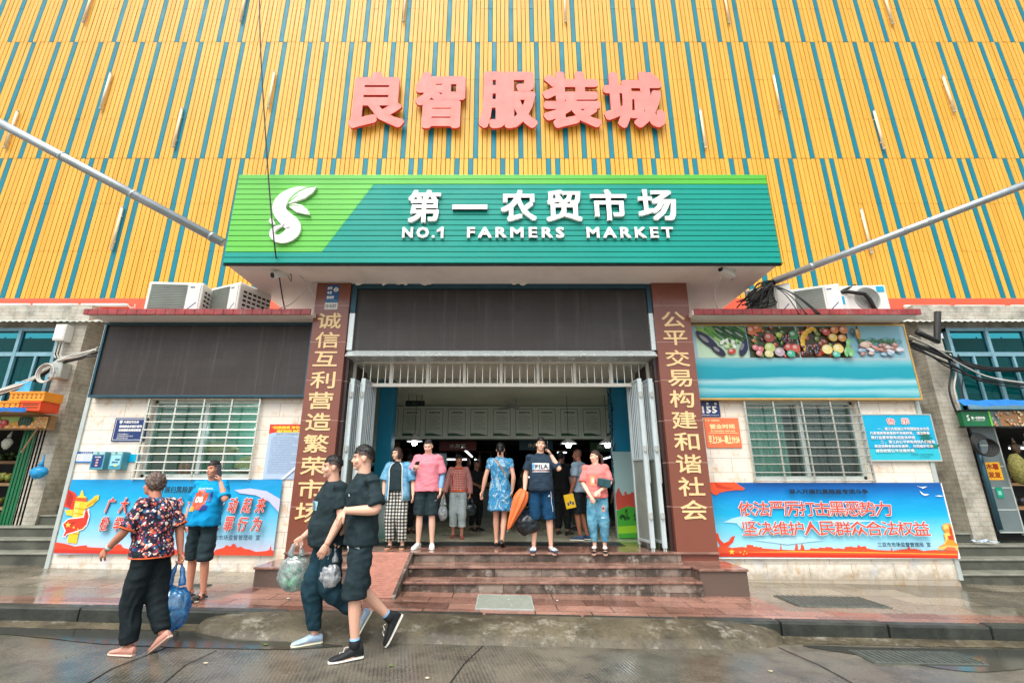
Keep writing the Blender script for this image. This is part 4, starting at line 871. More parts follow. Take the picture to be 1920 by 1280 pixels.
# loan sticker on the left pillar
t = thing('sticker', 'blue loan advert sticker high on the left couplet pillar', 'sticker', (-2.8, 7.247, 4.2))
p = Print(7.2475); X0_, X1_, Z0_, Z1_ = pxbox(608, 637, 534, 580, 7.247); w_ = X1_-X0_; h_ = Z1_-Z0_
p.shape([(X0_,Z0_),(X1_,Z0_),(X1_,Z0_+h_*.28),(X0_,Z0_+h_*.28)], c(214,214,206)); p.shape([(X0_,Z0_+h_*.28),(X1_,Z0_+h_*.28),(X1_,Z1_),(X0_,Z1_)], c(16,84,140))
for k, s in enumerate(('房贷', '车贷', '信用贷')): p.text(s, X0_+w_*.08, X0_+w_*(.46 if k < 2 else .66), Z0_+h_*(.80-.19*k), Z0_+h_*(.93-.19*k), Wt, .003, copies=4)
p.blob(X0_+w_*.76, Z0_+h_*.8, w_*.2, w_*.2, Wt); p.text('立即', X0_+w_*.63, X0_+w_*.89, Z0_+h_*.80, Z0_+h_*.87, Bk); p.text('咨询', X0_+w_*.63, X0_+w_*.89, Z0_+h_*.71, Z0_+h_*.78, Bk)
p.text('利率低 放款快 额度高', X0_+w_*.05, X0_+w_*.95, Z0_+h_*.32, Z0_+h_*.38, c(90,190,220)); p.text('13 0157', X0_+w_*.1, X0_+w_*.9, Z0_+h_*.06, Z0_+h_*.2, c(90,90,90), .002, copies=4); p.done('sheet', t)
# two aqua cases with leaflets and the strip plates beside them
for k, (xa, xb, lab) in enumerate(((168, 205, 'aqua leaflet case with a navy sheet, nearer the wall corner'), (203, 238, 'aqua leaflet case with a pale sheet, nearer the window'))):
    X0_, X1_, Z0_, Z1_ = pxbox(xa - 2, xb - 6, 846, 880, 7.45)
    t = thing('leaflet_case', lab, 'case', ((X0_+X1_)/2, 7.45, Z0_)); b = MB(); b.box(X0_, X1_, 7.45, 7.60, Z0_, Z1_); b.build('case', M['skyplast'], t, bevel=.008)
    p = Print(7.448); w_ = X1_-X0_; h_ = Z1_-Z0_; cc = (20,60,120) if k == 0 else (150,210,226)
    p.shape([(X0_+w_*.1,Z0_+h_*.12),(X1_-w_*.1,Z0_+h_*.12),(X1_-w_*.1,Z0_+h_*.8),(X0_+w_*.1,Z0_+h_*.8)], c(*cc)); p.shape([(X0_+w_*.06,Z0_+h_*.84),(X1_-w_*.06,Z0_+h_*.84),(X1_-w_*.06,Z0_+h_*.97),(X0_+w_*.06,Z0_+h_*.97)], c(176,200,200)); p.blob(X0_+w_*.45, Z0_+h_*.905, .02, .016, c(0,150,140))
    if k == 0:
        p.text('意见建议', X0_+w_*.26, X0_+w_*.74, Z0_+h_*.66, Z0_+h_*.73, Wt, .002, copies=4)
        for q, s in enumerate('意见箱'): p.text(s, X0_+w_*.4, X0_+w_*.62, Z0_+h_*(.48-.15*q), Z0_+h_*(.59-.15*q), c(240,190,180), .004, copies=4)
    else:
        p.text('举报', X0_+w_*.44, X0_+w_*.84, Z0_+h_*.5, Z0_+h_*.6, c(24,60,110), .003, copies=4); p.text('宣传单', X0_+w_*.24, X0_+w_*.74, Z0_+h_*.36, Z0_+h_*.45, c(24,60,110), .003, copies=4); p.shape([(X0_+w_*.12,Z0_+h_*.13),(X1_-w_*.12,Z0_+h_*.13),(X1_-w_*.12,Z0_+h_*.24),(X0_+w_*.12,Z0_+h_*.2)], c(20,140,180)); p.blob(X0_+w_*.6, Z0_+h_*.22, .03, .012, c(230,210,90))
    p.done('sheet', t)
X0_, X1_, Z0_, Z1_ = pxbox(141, 176, 846, 867, yw); t, p = plate('plate', 'small blue and white information plate at the left wall corner', 'plate', X0_, X1_, Z0_, Z1_, yw, M['white'], .01)
w_ = X1_-X0_; h_ = Z1_-Z0_
p.shape([(X0_,Z0_+h_*.78),(X1_,Z0_+h_*.78),(X1_,Z1_),(X0_,Z1_)], c(20,84,150)); p.shape([(X0_,Z0_),(X1_,Z0_),(X1_,Z0_+h_*.14),(X0_,Z0_+h_*.14)], c(40,120,190)); p.text('市场便民信息', X0_+w_*.2, X0_+w_*.9, Z0_+h_*.82, Z0_+h_*.95, Wt)
for k in range(3): p.text('责任人 ', X0_+w_*.06, X0_+w_*.3, Z0_+h_*(.58-.18*k), Z0_+h_*(.7-.18*k), c(40,90,150)); p.text('监督管理岗', X0_+w_*.42, X0_+w_*.9, Z0_+h_*(.58-.18*k), Z0_+h_*(.7-.18*k), c(90,150,200))
p.done('lettering', t)
X0_, X1_, Z0_, Z1_ = pxbox(238, 263, 851, 866, yw); t, p = plate('plate', 'plain bright blue strip plate between the leaflet cases and the window', 'plate', X0_, X1_, Z0_, Z1_, yw, M['aqua'], .01)
# ================================================================ fittings on the facade
CREAM = mat('cream_tube', c(236, 220, 186), .4)
def tube_light(label, p_top, p_bot, Y, group):
    a, b_ = at(*p_top, Y), at(*p_bot, Y); x = (a.x + b_.x) / 2
    t = thing('tube_light', label, 'light', (x, Y, b_.z), group); L = a.z - b_.z
    b = MB(); b.tube([(x, Y, b_.z + .03), (x, Y, a.z - .03)], .027, 8); b.build('tube', CREAM, t, smooth=True)
    b = MB()
    for z in (b_.z, a.z - .03): b.cyl((x, Y, z), (x, Y, z + .03), .030, 8)
    b.build('end_cap', M['plasticg'], t)
    b = MB()
    for k in (.2, .8): b.box(x - .015, x + .015, Y, 9.37, b_.z + L*k - .015, b_.z + L*k + .015)
    b.build('bracket', CREAM, t); return t
GT = 'white tube lights upright on the slats'
TL = [((174,-30),(161,42),'topmost white tube light at the far left, cut by the picture edge'),
 ((462,-34),(455,40),'white tube light in the top row, left of the coral characters'),
 ((762,-30),(756,41),'white tube light in the top row, above the second coral character'),
 ((1057,-30),(1061,42),'white tube light in the top row, above the fourth coral character'),
 ((1355,-30),(1367,44),'white tube light in the top row, just right of the coral characters'),
 ((1652,-30),(1674,46),'white tube light in the top row, farthest right'),
 ((207,137),(189,205),'white tube light in the second row, leftmost of that row'),
 ((514,135),(503,203),'white tube light level with the coral characters, left of the first character'),
 ((1450,141),(1464,208),'white tube light in the second row, right of the coral characters'),
 ((1768,143),(1790,210),'white tube light in the second row, farthest right'),
 ((33,208),(9,278),'white tube light behind the left steel pole, at the picture edge'),
 ((342,203),(324,276),'white tube light over the left steel pole, low in the middle row'),
 ((1313,206),(1323,278),'white tube light beside the last coral character, low in the middle row'),
 ((1639,208),(1658,280),'white tube light above the right steel pole'),
 ((229,388),(209,468),'white tube light under the left steel pole'),
 ((1616,392),(1633,475),'white tube light crossed by the right steel pole')]
for a, b_, l in TL: tube_light(l, a, b_, 9.31, GT)
def fascia_light(xa, xb, label):
    A, B_ = at(xa, 572 if xa < 900 else 575, 9.24), at(xb, 572 if xa < 900 else 575, 9.24); z = A.z
    t = thing('strip_light', label, 'light', ((A.x+B_.x)/2, 9.24, z), 'white strip lights along the coral fascia')
    b = MB(); b.tube([(A.x+.02, 9.24, z), (B_.x-.02, 9.24, z)], .038, 8); b.build('tube', M['plasticw'], t, smooth=True)
    b = MB(); b.tube([(B_.x-.02, 9.23, z), (B_.x+.06, 9.24, z-.06), (B_.x+.14, 9.25, z-.05), (B_.x+.12, 9.25, z+.02)], .012, 6); b.box((A.x+B_.x)/2-.02, (A.x+B_.x)/2+.02, 9.24, 9.31, z-.02, z+.02); b.build('lead', M['wirew'], t)
for xa, xb, l in ((-40, 58, 'white strip light on the coral fascia at the left picture edge'), (62, 148, 'white strip light on the coral fascia, second from the left edge'), (152, 241, 'white strip light on the coral fascia next to the left annex roof'),
                  (1694, 1783, 'white strip light on the coral fascia next to the right annex roof'), (1790, 1884, 'white strip light on the coral fascia, second from the right annex roof'), (1894, 1960, 'white strip light on the coral fascia at the right picture edge')): fascia_light(xa, xb, l)

# ---------------------------------------------------------------- air conditioners on the annex roofs
GA = 'air conditioners on the annex roofs'
def window_ac(label, x, y, z, rot, w_=.74, h_=.46, d=.62):
    t = thing('air_conditioner', label, 'air conditioner', (x, y, z), GA); t.rotation_euler.z = rot
    o = Vector((x, y, z)); old = MB.M if hasattr(MB, 'M') else None
    def mk(): b = MB(); b.M = Matrix.Translation(o); return b
    b = mk(); b.box(-w_/2, w_/2, -d/2, d/2, 0.02, h_); b.build('casing', M['plasticw'], t, bevel=.02)
    b = mk(); b.box(-w_/2+.05, w_/2-.24, -d/2-.006, -d/2+.01, .05, h_-.05)
    for i in range(15): z_ = .06 + (h_-.12)*i/14; b.box(-w_/2+.06, w_/2-.25, -d/2-.014, -d/2, z_, z_+.010)
    b.build('louvred_grille', mat('grille_plastic', c(132,140,132), .5), t)
    b = mk(); b.box(w_/2-.215, w_/2-.03, -d/2-.012, -d/2+.01, .03, h_-.04); b.build('control_panel', M['plasticw'], t, bevel=.006)
    b = mk(); b.box(w_/2-.19, w_/2-.12, -d/2-.0135, -d/2, h_-.10, h_-.08, ); b.prism([(w_/2-.19,.05),(w_/2-.17,.05),(w_/2-.06,.16),(w_/2-.06,.18)], -d/2-.0135, -d/2-.001); b.build('badge', M['navy'], t)
    b = mk()
    for i in range(6):
        for j in range(5): z_ = .07 + .065*j*(h_/.46); y_ = -d/2 + .08 + .09*i; b.box(w_/2-.002, w_/2+.004, y_, y_+.06, z_, z_+.035); b.box(-w_/2-.004, -w_/2+.002, y_, y_+.06, z_, z_+.035)
    b.build('side_vents', M['blackmetal'], t); return t
zr_ = 4.096
window_ac('white window air conditioner facing the street on the left annex roof, farther from the canopy', -5.38, 7.52, zr_, R(4), .86, .52)
window_ac('white window air conditioner turned slightly left on the left annex roof, next to the canopy', -4.52, 7.66, zr_, R(-24), .72, .54)
window_ac('white window air conditioner nearest the canopy on the right annex roof', 4.62, 7.70, zr_, R(-30), .68, .54)
window_ac('white window air conditioner between two others on the right annex roof', 5.33, 7.62, zr_, R(-24), .70, .50)
ac = thing('air_conditioner', 'white split unit with a round fan on the right annex roof', 'air conditioner', (6.05, 7.55, zr_), GA); ac.rotation_euler.z = R(-4); o_ = Vector((6.05, 7.55, zr_))
def amk(): b = MB(); b.M = Matrix.Translation(o_); return b
b = amk(); b.box(-.40, .40, -.14, .14, .03, .55); b.box(-.44, -.26, -.18, -.10, .02, .42); b.build('casing', M['plasticw'], ac, bevel=.02)
b = amk(); b.lathe((.06, -.145, .31), [(.20, 0), (.20, -.012), (.185, -.014), (.185, 0)], 24, 'y'); b.build('fan_ring', M['plasticg'], ac)
b = amk(); b.lathe((.06, -.143, .31), [(.0, 0), (.185, 0), (.185, .02), (0, .02)], 24, 'y'); b.build('fan_well', mat('fan_shadow_plastic', c(96,104,106), .5), ac)
b = amk()
for r_ in (.05, .08, .11, .14, .17): b.tube([(.06 + r_*math.cos(a), -.152, .31 + r_*math.sin(a)) for a in [2*math.pi*k/20 for k in range(20)]], .005, 5, True)
b.build('fan_guard', M['plasticg'], ac)
b = amk(); b.box(.24, .36, -.146, -.141, .42, .52); b.box(-.40, -.33, -.185, -.18, .2, .34); b.build('label_sticker', M['aqua'], ac)
b = amk(); b.tube([(-.42, -.1, .40), (-.30, -.2, .42), (-.02, -.22, .36), (.06, -.2, .26), (.1, -.2, .1), (.2, -.16, .04), (.5, -.05, .03)], .032, 8); b.tube([(-.6, .0, .3), (-.46, -.12, .36), (-.3, -.16, .46), (-.05, -.10, .57)], .02, 7); b.tube([(-.62, 0, .14), (-.5, -.1, .18), (-.42, -.14, .2)], .02, 7); b.build('lagged_pipes', M['wire'], ac, smooth=True)

# ---------------------------------------------------------------- steel poles
def pole(label, a, b_, r, joints):
    t = thing('steel_pole', label, 'pole', b_); a, b_ = Vector(a), Vector(b_)
    m = MB(); m.tube([a, b_], r, 16); m.build('tube', M['steel'], t, smooth=True)
    m = MB()
    for k in joints: p = a.lerp(b_, k); d = (b_ - a).normalized(); m.tube([p - d*.02, p + d*.02], r + .008, 16)
    m.build('joint_collar', M['steel'], t, smooth=True); return t
A = at(0, 231, 6.0); B_ = at(418, 455, 6.52); A2 = A + (A - B_) * .6
pole('galvanised steel pole slanting from the upper left down to the green end of the canopy', A2, B_, .066, (.15, .55, .75, .97))
A = at(1920, 347, 6.2); B_ = at(1452, 527, 7.3); A2 = A + (A - B_) * .6
pole('galvanised steel pole slanting from the upper right down to the right annex roof', A2, B_, .058, (.2, .6, .66, .9))
def cable(label, pts, r, m='wire', name='cable', n=6, cat='cable'):
    P = [Vector(p) for p in pts]; Q = []
    for i in range(len(P) - 1):
        p0, p1, p2, p3 = P[max(i-1,0)], P[i], P[i+1], P[min(i+2,len(P)-1)]
        for q in range(6):
            t = q / 6; Q.append(0.5*((2*p1)+(p2-p0)*t+(2*p0-5*p1+4*p2-p3)*t*t+(3*p1-p0-3*p2+p3)*t**3))
    Q.append(P[-1]); b = MB(); b.tube(Q, r, n)
    if label is None: return b
    return tag(b.build(name, M[m], smooth=True), label, cat)
def pxl(pts): return [at(x, y, Y) for x, y, Y in pts]
cable('single dark cable hanging from above in front of the leaf emblem to the left camera', pxl([(486,-60,6.3),(488,80,6.3),(497,240,6.32),(507,380,6.35),(516,470,6.4),(521,500,6.8),(530,560,7.3),(536,585,7.6)]), .011)
b = MB(); rr = random.Random(9)
for k in range(26):
    a = at(1452+rr.uniform(-8,6), 527+rr.uniform(-4,6), 7.35); e = at(rr.uniform(1380,1418), rr.uniform(560,584), rr.uniform(7.3,7.7)); mid = a.lerp(e, .5) + Vector((rr.uniform(-.15,.15), rr.uniform(-.1,.1), rr.uniform(-.25,.12)))
    pts = [a, a.lerp(mid, .6) + Vector((rr.uniform(-.06,.06), 0, rr.uniform(-.04,.08))), mid, e]
    q = cable(None, pts, rr.choice((.007, .009, .012)), n=5); b.add(q.v, q.f)
for k in range(5):
    a = at(1445, 532, 7.3); e = at(1500+rr.uniform(-10,60), 590, 7.05); q = cable(None, [a, a.lerp(e,.5) + Vector((0,-.05,.04)), e], .008, n=5); b.add(q.v, q.f)
tag(b.build('cable_tangle', M['wire'], smooth=True), 'tangle of black cables where the right steel pole meets the canopy', 'cables')
tag_b = MB(); q = pxl([(1382,555,7.6),(1425,555,7.6),(1425,586,7.6),(1382,586,7.6)])

# ---------------------------------------------------------------- cctv cameras under the canopy
def cctv(label, p, yaw, pitch):
    t = thing('security_camera', label, 'camera', p, 'security cameras under the canopy'); p = Vector(p)
    b = MB(); b.cyl(p + Vector((0,0,0)), p + Vector((0,0,-.02)), .045, 14); b.cyl(p, p + Vector((0,0,-.10)), .014, 8); b.build('mount', M['plasticw'], t, smooth=False)
    Mx = Matrix.Translation(p + Vector((0,0,-.13))) @ Matrix.Rotation(yaw, 4, 'Z') @ Matrix.Rotation(pitch, 4, 'X')
    b = MB(); b.M = Mx; b.box(-.045, .045, -.15, .12, -.045, .045); b.box(-.055, .055, -.19, .13, .046, .056); b.build('housing', M['plasticw'], t, bevel=.008)
    b = MB(); b.M = Mx; b.lathe((0, -.152, 0), [(.038, 0), (.04, -.012), (.02, -.012), (0, -.006)], 14, 'y'); b.build('lens', M['blackmetal'], t)
    b = MB(); q = [p + Vector((.05,.1,-.10)), p + Vector((.12,.12,-.2)), p + Vector((.14,.05,-.12)), p + Vector((.06,.02,-.03))]; b.tube(q, .006, 5); b.build('lead', M['wire'], t)
cctv('white security camera under the canopy at the leaf emblem end', at(529, 500, 6.85), R(-30), R(28))
cctv('white security camera under the canopy at the far right end', at(1362, 497, 6.75), R(-62), R(-10))
cable('pale cable looping from the left security camera to the left pillar', pxl([(543,502,6.8),(566,520,7.0),(583,545,7.15),(590,562,7.24)]), .010, 'wirew')
cable('pale cable sagging from the left annex roof up to the pillar top', pxl([(524,578,7.3),(545,570,7.25),(570,548,7.2),(590,530,7.2),(625,528,7.2),(655,529,7.22)]), .009, 'wirew')
cable('pale cable hanging in a loop from the right security camera to the annex roof', pxl([(1352,520,6.75),(1342,540,6.95),(1340,560,7.1),(1346,578,7.2)]), .009, 'wirew')

# ---------------------------------------------------------------- folding gates at both sides of the opening
def gate(sx, label):
    t = thing('folding_gate', label, 'gate', (sx * 2.3, 7.5, .52))
    hinge = 2.43 if sx < 0 else 2.40
    xs = [hinge, hinge - .085, hinge - .17, hinge - .255, hinge - .34]; ys = [(7.82, 7.30), (7.30, 7.82), (7.82, 7.30), (7.30, 7.78)]
    for k in range(4):
        xa, xb = sx * (xs[k] - .012), sx * (xs[k + 1] + .012) if k < 3 else sx * (xs[4] + .015); ya, yb = ys[k]
        P, Q = Vector((xa, ya, 0)), Vector((xb, yb, 0)); d = (Q - P); L = d.length; ang = math.atan2(d.y, d.x)
        def mk(): b = MB(); b.M = Matrix.Translation(P) @ Matrix.Rotation(ang, 4, 'Z'); return b
        zb_, zt_ = .56, 3.02
        b = mk()
        for u in (0, L - .035): b.box(u, u + .035, -.02, .02, zb_, zt_)
        for z in (zb_ + .06, 1.78, zt_ - .035): b.box(.035, L - .035, -.016, .016, z, z + .035)
        lf = b.build('leaf_frame', M['palebar'], t, bevel=.003)
        b = mk()
        for q in range(6): u = .035 + (L - .07) * (q + .5) / 6; b.cyl((u, 0, 1.81), (u, 0, zt_ - .035), .009, 6)
        b.build('bars', M['palebar'], lf)
        b = mk(); b.box(.035, L - .035, -.004, .004, zb_ + .095, 1.78); b.build('sheet_panel', mat('worn_gate_sheet', c(150, 160, 150), .5, .1, .12, 3, grime=.4, gcol=c(110,84,56)), lf)
        b = mk()
        for u in (.017, L - .017): b.box(u - .006, u + .006, -.01, .01, .515, zb_)
        b.build('feet', M['alum'], lf)
    b = MB()
    for k in (1, 3):
        for z in (.95, 1.9, 2.72): x = sx * xs[k]; b.cyl((x, 7.283, z), (x, 7.283, z + .09), .016, 8); b.box(x - .03, x + .03, 7.286, 7.30, z + .01, z + .08)
        x = sx * xs[k] + sx * .03; b.cyl((x, 7.275, 1.45), (x, 7.275, 2.95), .007, 6)
    b.build('hinges', M['plasticg'], t); return t
gate(-1, 'pale blue folding gate pushed open against the left pillar'); gate(1, 'pale blue folding gate pushed open against the right pillar')

# ================================================================ inside the hall
GN = 'framed notices in a row across the hall beam'
for k in range(11):
    x0 = -3.06 + .565 * k; lab = ('pale framed notice at the left end of the hall beam' if k == 0 else 'pale framed notice at the right end of the hall beam' if k == 10 else 'pale framed notice with a green wave foot, in the middle run on the hall beam')
    t = thing('notice', lab, 'notice', (x0 + .2, 12.0, 2.56), GN)
    b = MB(); b.box(x0 - .06, x0 + .50, 11.995, 12.02, 2.50, 3.31); b.box(x0, x0 + .44, 11.985, 11.995, 2.57, 3.24); b.build('panel', M['board'], t)
    p = Print(11.983); fr(p, x0, x0+.44, 2.57, 3.24, .010, c(60,86,80)); p.text(('市场管理制度', '食品安全公示', '经营者守则', '消费者须知')[k % 4], x0+.08, x0+.36, 3.13, 3.17, c(40,60,60), .002, copies=4)
    for q in range(9): p.text(lines[(k+q) % 4][:14], x0+.07, x0+(.37 if q % 3 else .3), 3.06-.042*q, 3.08-.042*q, c(84,104,96))
    p.shape([(x0+.01,2.58)] + [(x0+.01+.42*i/8, 2.63 - .05*(i/8)**2 + .012*math.sin(i*.5)) for i in range(9)] + [(x0+.43,2.58)], c(40,96,66)); p.done('print', t)
def pendant(x, y, z, label):
    t = thing('pendant_lamp', label, 'lamp', (x, y, z), 'enamel pendant lamps in the hall')
    b = MB(); b.cyl((x, y, z + .2), (x, y, 3.34), .006, 5); b.build('cord', M['wire'], t)
    b = MB(); b.lathe((x, y, z), [(.03, .20), (.05, .19), (.06, .14), (.15, .09), (.185, .05), (.17, .055), (.05, .12), (.02, .13)], 20); b.build('shade', M['white'], t, smooth=True)
    b = MB(); b.ell((x, y, z + .035), (.062, .062, .075), 12, 8); b.build('bulb', M['lamp'], t, smooth=True)
for px0, py0, l in ((777, 832, 'lit pendant lamp over the woman in plaid trousers'), (1066, 836, 'lit pendant lamp right of the navy tee man on the phone'), (1139, 836, 'lit pendant lamp by the right painted column')):
    q = at(px0, py0, 10.6); pendant(q.x, 10.6, q.z, l)
t = thing('ceiling_fan', 'white ceiling fan with three blades in the hall', 'fan', (.3, 11, 3.15))
b = MB(); b.cyl((.3, 11, 3.34), (.3, 11, 3.2), .015, 8); b.lathe((.3, 11, 3.1), [(.02, .10), (.09, .08), (.1, .03), (.05, 0), (0, 0)], 14); b.build('motor', M['plasticg'], t)
b = MB()
for k in range(3):
    b.M = Matrix.Translation((.3, 11, 3.16)) @ Matrix.Rotation(R(8 + 120*k), 4, 'Z') @ Matrix.Rotation(R(9), 4, 'X'); b.box(.08, .62, -.06, .06, -.004, .004)
b.build('blades', M['plasticg'], t, bevel=.002)
t = thing('exit_sign', 'dark exit direction sign hanging from the hall ceiling', 'sign', (-1.95, 10.5, 3.1))
b = MB(); b.box(-2.15, -1.73, 10.48, 10.52, 3.08, 3.20); b.build('case', M['blackmetal'], t)
b = MB()
for x in (-2.09, -1.79): b.cyl((x, 10.5, 3.2), (x, 10.5, 3.34), .006, 5)
b.build('rods', M['wire'], t)
p = Print(10.478); p.text('← 出口 →', -2.11, -1.77, 3.11, 3.17, c(60,110,90), .002, copies=4); p.done('lettering', t)
# strip lamps deeper in the hall
def strip_lamp(a, b_, label):
    t = thing('strip_lamp', label, 'lamp', ((a[0]+b_[0])/2, a[1], a[2]), 'lit fluorescent tubes in the hall'); b = MB(); b.tube([a, b_], .022, 6); b.build('tube', M['tubelamp'], t)
    b = MB(); b.tube([(a[0], a[1], a[2]+.035), (b_[0], b_[1], b_[2]+.035)], .03, 4); b.build('batten', M['plasticg'], t)
def sl(x1, y1, Y1, x2, y2, Y2, label): a, b_ = at(x1, y1, Y1), at(x2, y2, Y2); strip_lamp(tuple(a), tuple(b_), label)
sl(866, 838, 13, 885, 856, 14.2, 'lit tube slanting away above the woman in the check shirt')
sl(891, 861, 14.6, 900, 869, 16, 'short lit tube beyond the slanting one, by the blue dress')
sl(836, 861, 15, 878, 861, 15, 'level lit tube behind the woman in the check shirt')
sl(987, 871, 14, 1011, 848, 13, 'lit tube slanting up left of the navy tee man')
sl(1045, 848, 15, 1062, 848, 15, 'level lit tube right of the navy tee man')
sl(1128, 861, 14, 1146, 856, 14, 'slightly tilted lit tube by the right painted column')
sl(985, 894, 17, 1000, 894, 17, 'low far lit tube left of the orange umbrella man')
# banded walls just inside: posters left, painted panel right
b = MB(); b.box(-2.498, -2.485, 8.45, 8.92, .9, 2.2); tag(b.build('wall_board', M['aqua'], bevel=.002), 'lime green panel board on the side wall just behind the left gate', 'board'); bpy.data.objects[-1] if False else None
COL.objects[-1].data.materials[0] = mat('lime_print', c(150, 176, 40), .5, 0, .3, 3)
b = MB(); b.box(-2.498, -2.484, 8.45, 8.92, 2.3, 3.2); o = b.build('wall_poster', M['board'], bevel=.002); tag(o, 'pale poster with red swash on the side wall behind the left gate', 'poster')
o.data.materials[0] = m_grad('swash_print', [(0, c(120,60,50)), (.2, c(196,80,66)), (.32, c(220,214,196)), (.6, c(200,204,190)), (1, c(206,206,196))], 0, .9, .4, .3)
mp = thing('mural_panel', 'painted panel of pale sky, red wall and green meadow by the right gate', 'mural', (2.1, 8.88, .53))
X0_, X1_ = 2.02, 2.40; p = Print(8.90); b = MB(); b.box(X0_, X1_, 8.902, 8.94, .53, 2.0); b.build('panel', M['white'], mp)
p.shape([(X0_,.53),(X1_,.53),(X1_,2.0),(X0_,2.0)], c(170,206,206)); p.shape([(X0_,1.25),(X0_+.06,1.38),(X0_+.09,1.3),(X0_+.12,1.24),(X0_+.16,1.24),(X0_+.16,1.3),(X0_+.2,1.3),(X0_+.2,1.26),(X0_+.26,1.26),(X0_+.3,1.3),(X0_+.38,1.24),(X1_,1.0),(X0_,1.0)], c(206,84,70))
p.shape([(X0_,.53),(X1_,.53),(X1_,1.02),(X0_+.2,1.06),(X0_,.98)], c(70,170,60)); p.shape([(X0_,.6),(X1_,.62),(X1_,.74),(X0_,.72)], c(150,210,50))
rr = random.Random(2)
for k in range(14): p.blob(X0_+.06+.3*rr.random(), .82+.16*rr.random(), .04, .025, rr.choice([c(30,90,40), c(20,60,34), c(60,130,40)]), rr.random()*3, 8)
p.done('print', mp)
b = MB(); rr = random.Random(6)
q = cable(None, [(2.04, 8.93, 3.2), (2.05, 8.92, 2.6), (2.03, 8.92, 2.1), (2.06, 8.92, 1.6), (2.04, 8.92, 1.3)], .008); b.add(q.v, q.f)
for k in range(26): z = 1.35 + 1.8*k/26; x = 2.035 + rr.uniform(-.03,.03); b.tube([(x, 8.92, z), (x+rr.uniform(-.05,.04), 8.91, z+rr.uniform(.02,.08)), (x+rr.uniform(-.04,.04), 8.92, z+.1)], .009, 5)
tag(b.build('dark_vine', M['wire']), 'dark strings dangling down the edge of the right painted column', 'garland')
# stalls with produce, dim at the back
rr = random.Random(21); prod = Print
def stall(x0, x1, y0, label, pal):
    t = thing('market_stall', label, 'stall', ((x0+x1)/2, y0, .516), 'dim stalls at the back of the hall')
    b = MB(); b.box(x0, x1, y0, y0 + .9, .516, 1.25); b.box(x0 - .04, x1 + .04, y0 - .05, y0 + .95, 1.25, 1.29); b.build('counter', mat('stall_tiles', c(96,110,104), .4, 0, .2, 3), t, bevel=.005)
    b = MB()
    for k in range(int((x1-x0)*34)): b.ell((rr.uniform(x0+.05,x1-.05), y0+rr.uniform(.05,.8), 1.32+rr.uniform(0,.1)), (.06,.06,.055), 8, 6, rr.choice(pal))
    b.build('produce', printmat('produce_skin', .5, 0), t, smooth=True, colors=True)
    b = MB()
    for k in range(int((x1-x0)/.35)): x = x0+.15+.35*k; b.tube([(x, y0+.3, 2.35), (x+.03, y0+.3, 2.0), (x-.02, y0+.32, 1.75)], [.02,.07,.03], 7)
    b.tube([(x0, y0+.3, 2.36), (x1, y0+.3, 2.36)], .015, 5); b.cyl((x0, y0+.3, 1.29), (x0, y0+.3, 2.36), .015, 6); b.cyl((x1, y0+.3, 1.29), (x1, y0+.3, 2.36), .015, 6); b.build('hanging_goods', mat('bagged_goods', c(90,60,50), .5, 0, .4, 6), t)
stall(-5.5, -2.6, 13.4, 'dim stall with green produce behind the blue jacket woman', [c(60,110,50), c(120,150,60), c(150,60,40)])
stall(-1.9, 0.1, 14.5, 'dim stall of mixed produce behind the woman in the blue dress', [c(170,60,40), c(120,120,60), c(180,130,60)])
stall(0.9, 2.6, 14.0, 'dim stall with yellow produce behind the navy tee man', [c(200,190,40), c(110,150,50), c(170,90,50)])
stall(3.1, 5.5, 13.0, 'dim stall of meat tints behind the jeans woman', [c(150,70,60), c(190,120,100), c(120,60,50)])
b = MB(); b.box(-1.72, -1.28, 11.2, 11.25, 1.45, 2.1); tag(b.build('wall_cabinet', mat('pale_cabinet', c(110,130,134), .5), bevel=.01), 'pale grey metal box under the left pendant lamp', 'cabinet')

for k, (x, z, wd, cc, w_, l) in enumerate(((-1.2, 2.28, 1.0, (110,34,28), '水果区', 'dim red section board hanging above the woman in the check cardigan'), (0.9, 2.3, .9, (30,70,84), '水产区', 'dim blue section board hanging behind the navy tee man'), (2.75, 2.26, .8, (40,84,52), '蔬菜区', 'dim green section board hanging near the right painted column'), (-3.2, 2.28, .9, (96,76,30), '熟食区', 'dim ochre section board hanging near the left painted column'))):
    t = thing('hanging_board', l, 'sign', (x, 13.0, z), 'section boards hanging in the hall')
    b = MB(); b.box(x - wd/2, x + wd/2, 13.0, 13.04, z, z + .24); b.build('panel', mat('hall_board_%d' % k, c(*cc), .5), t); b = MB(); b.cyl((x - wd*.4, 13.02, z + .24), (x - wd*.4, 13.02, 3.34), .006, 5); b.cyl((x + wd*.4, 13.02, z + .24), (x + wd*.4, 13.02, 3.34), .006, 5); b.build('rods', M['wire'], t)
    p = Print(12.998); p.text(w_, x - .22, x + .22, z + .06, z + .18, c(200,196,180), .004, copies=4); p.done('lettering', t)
rr = random.Random(77)
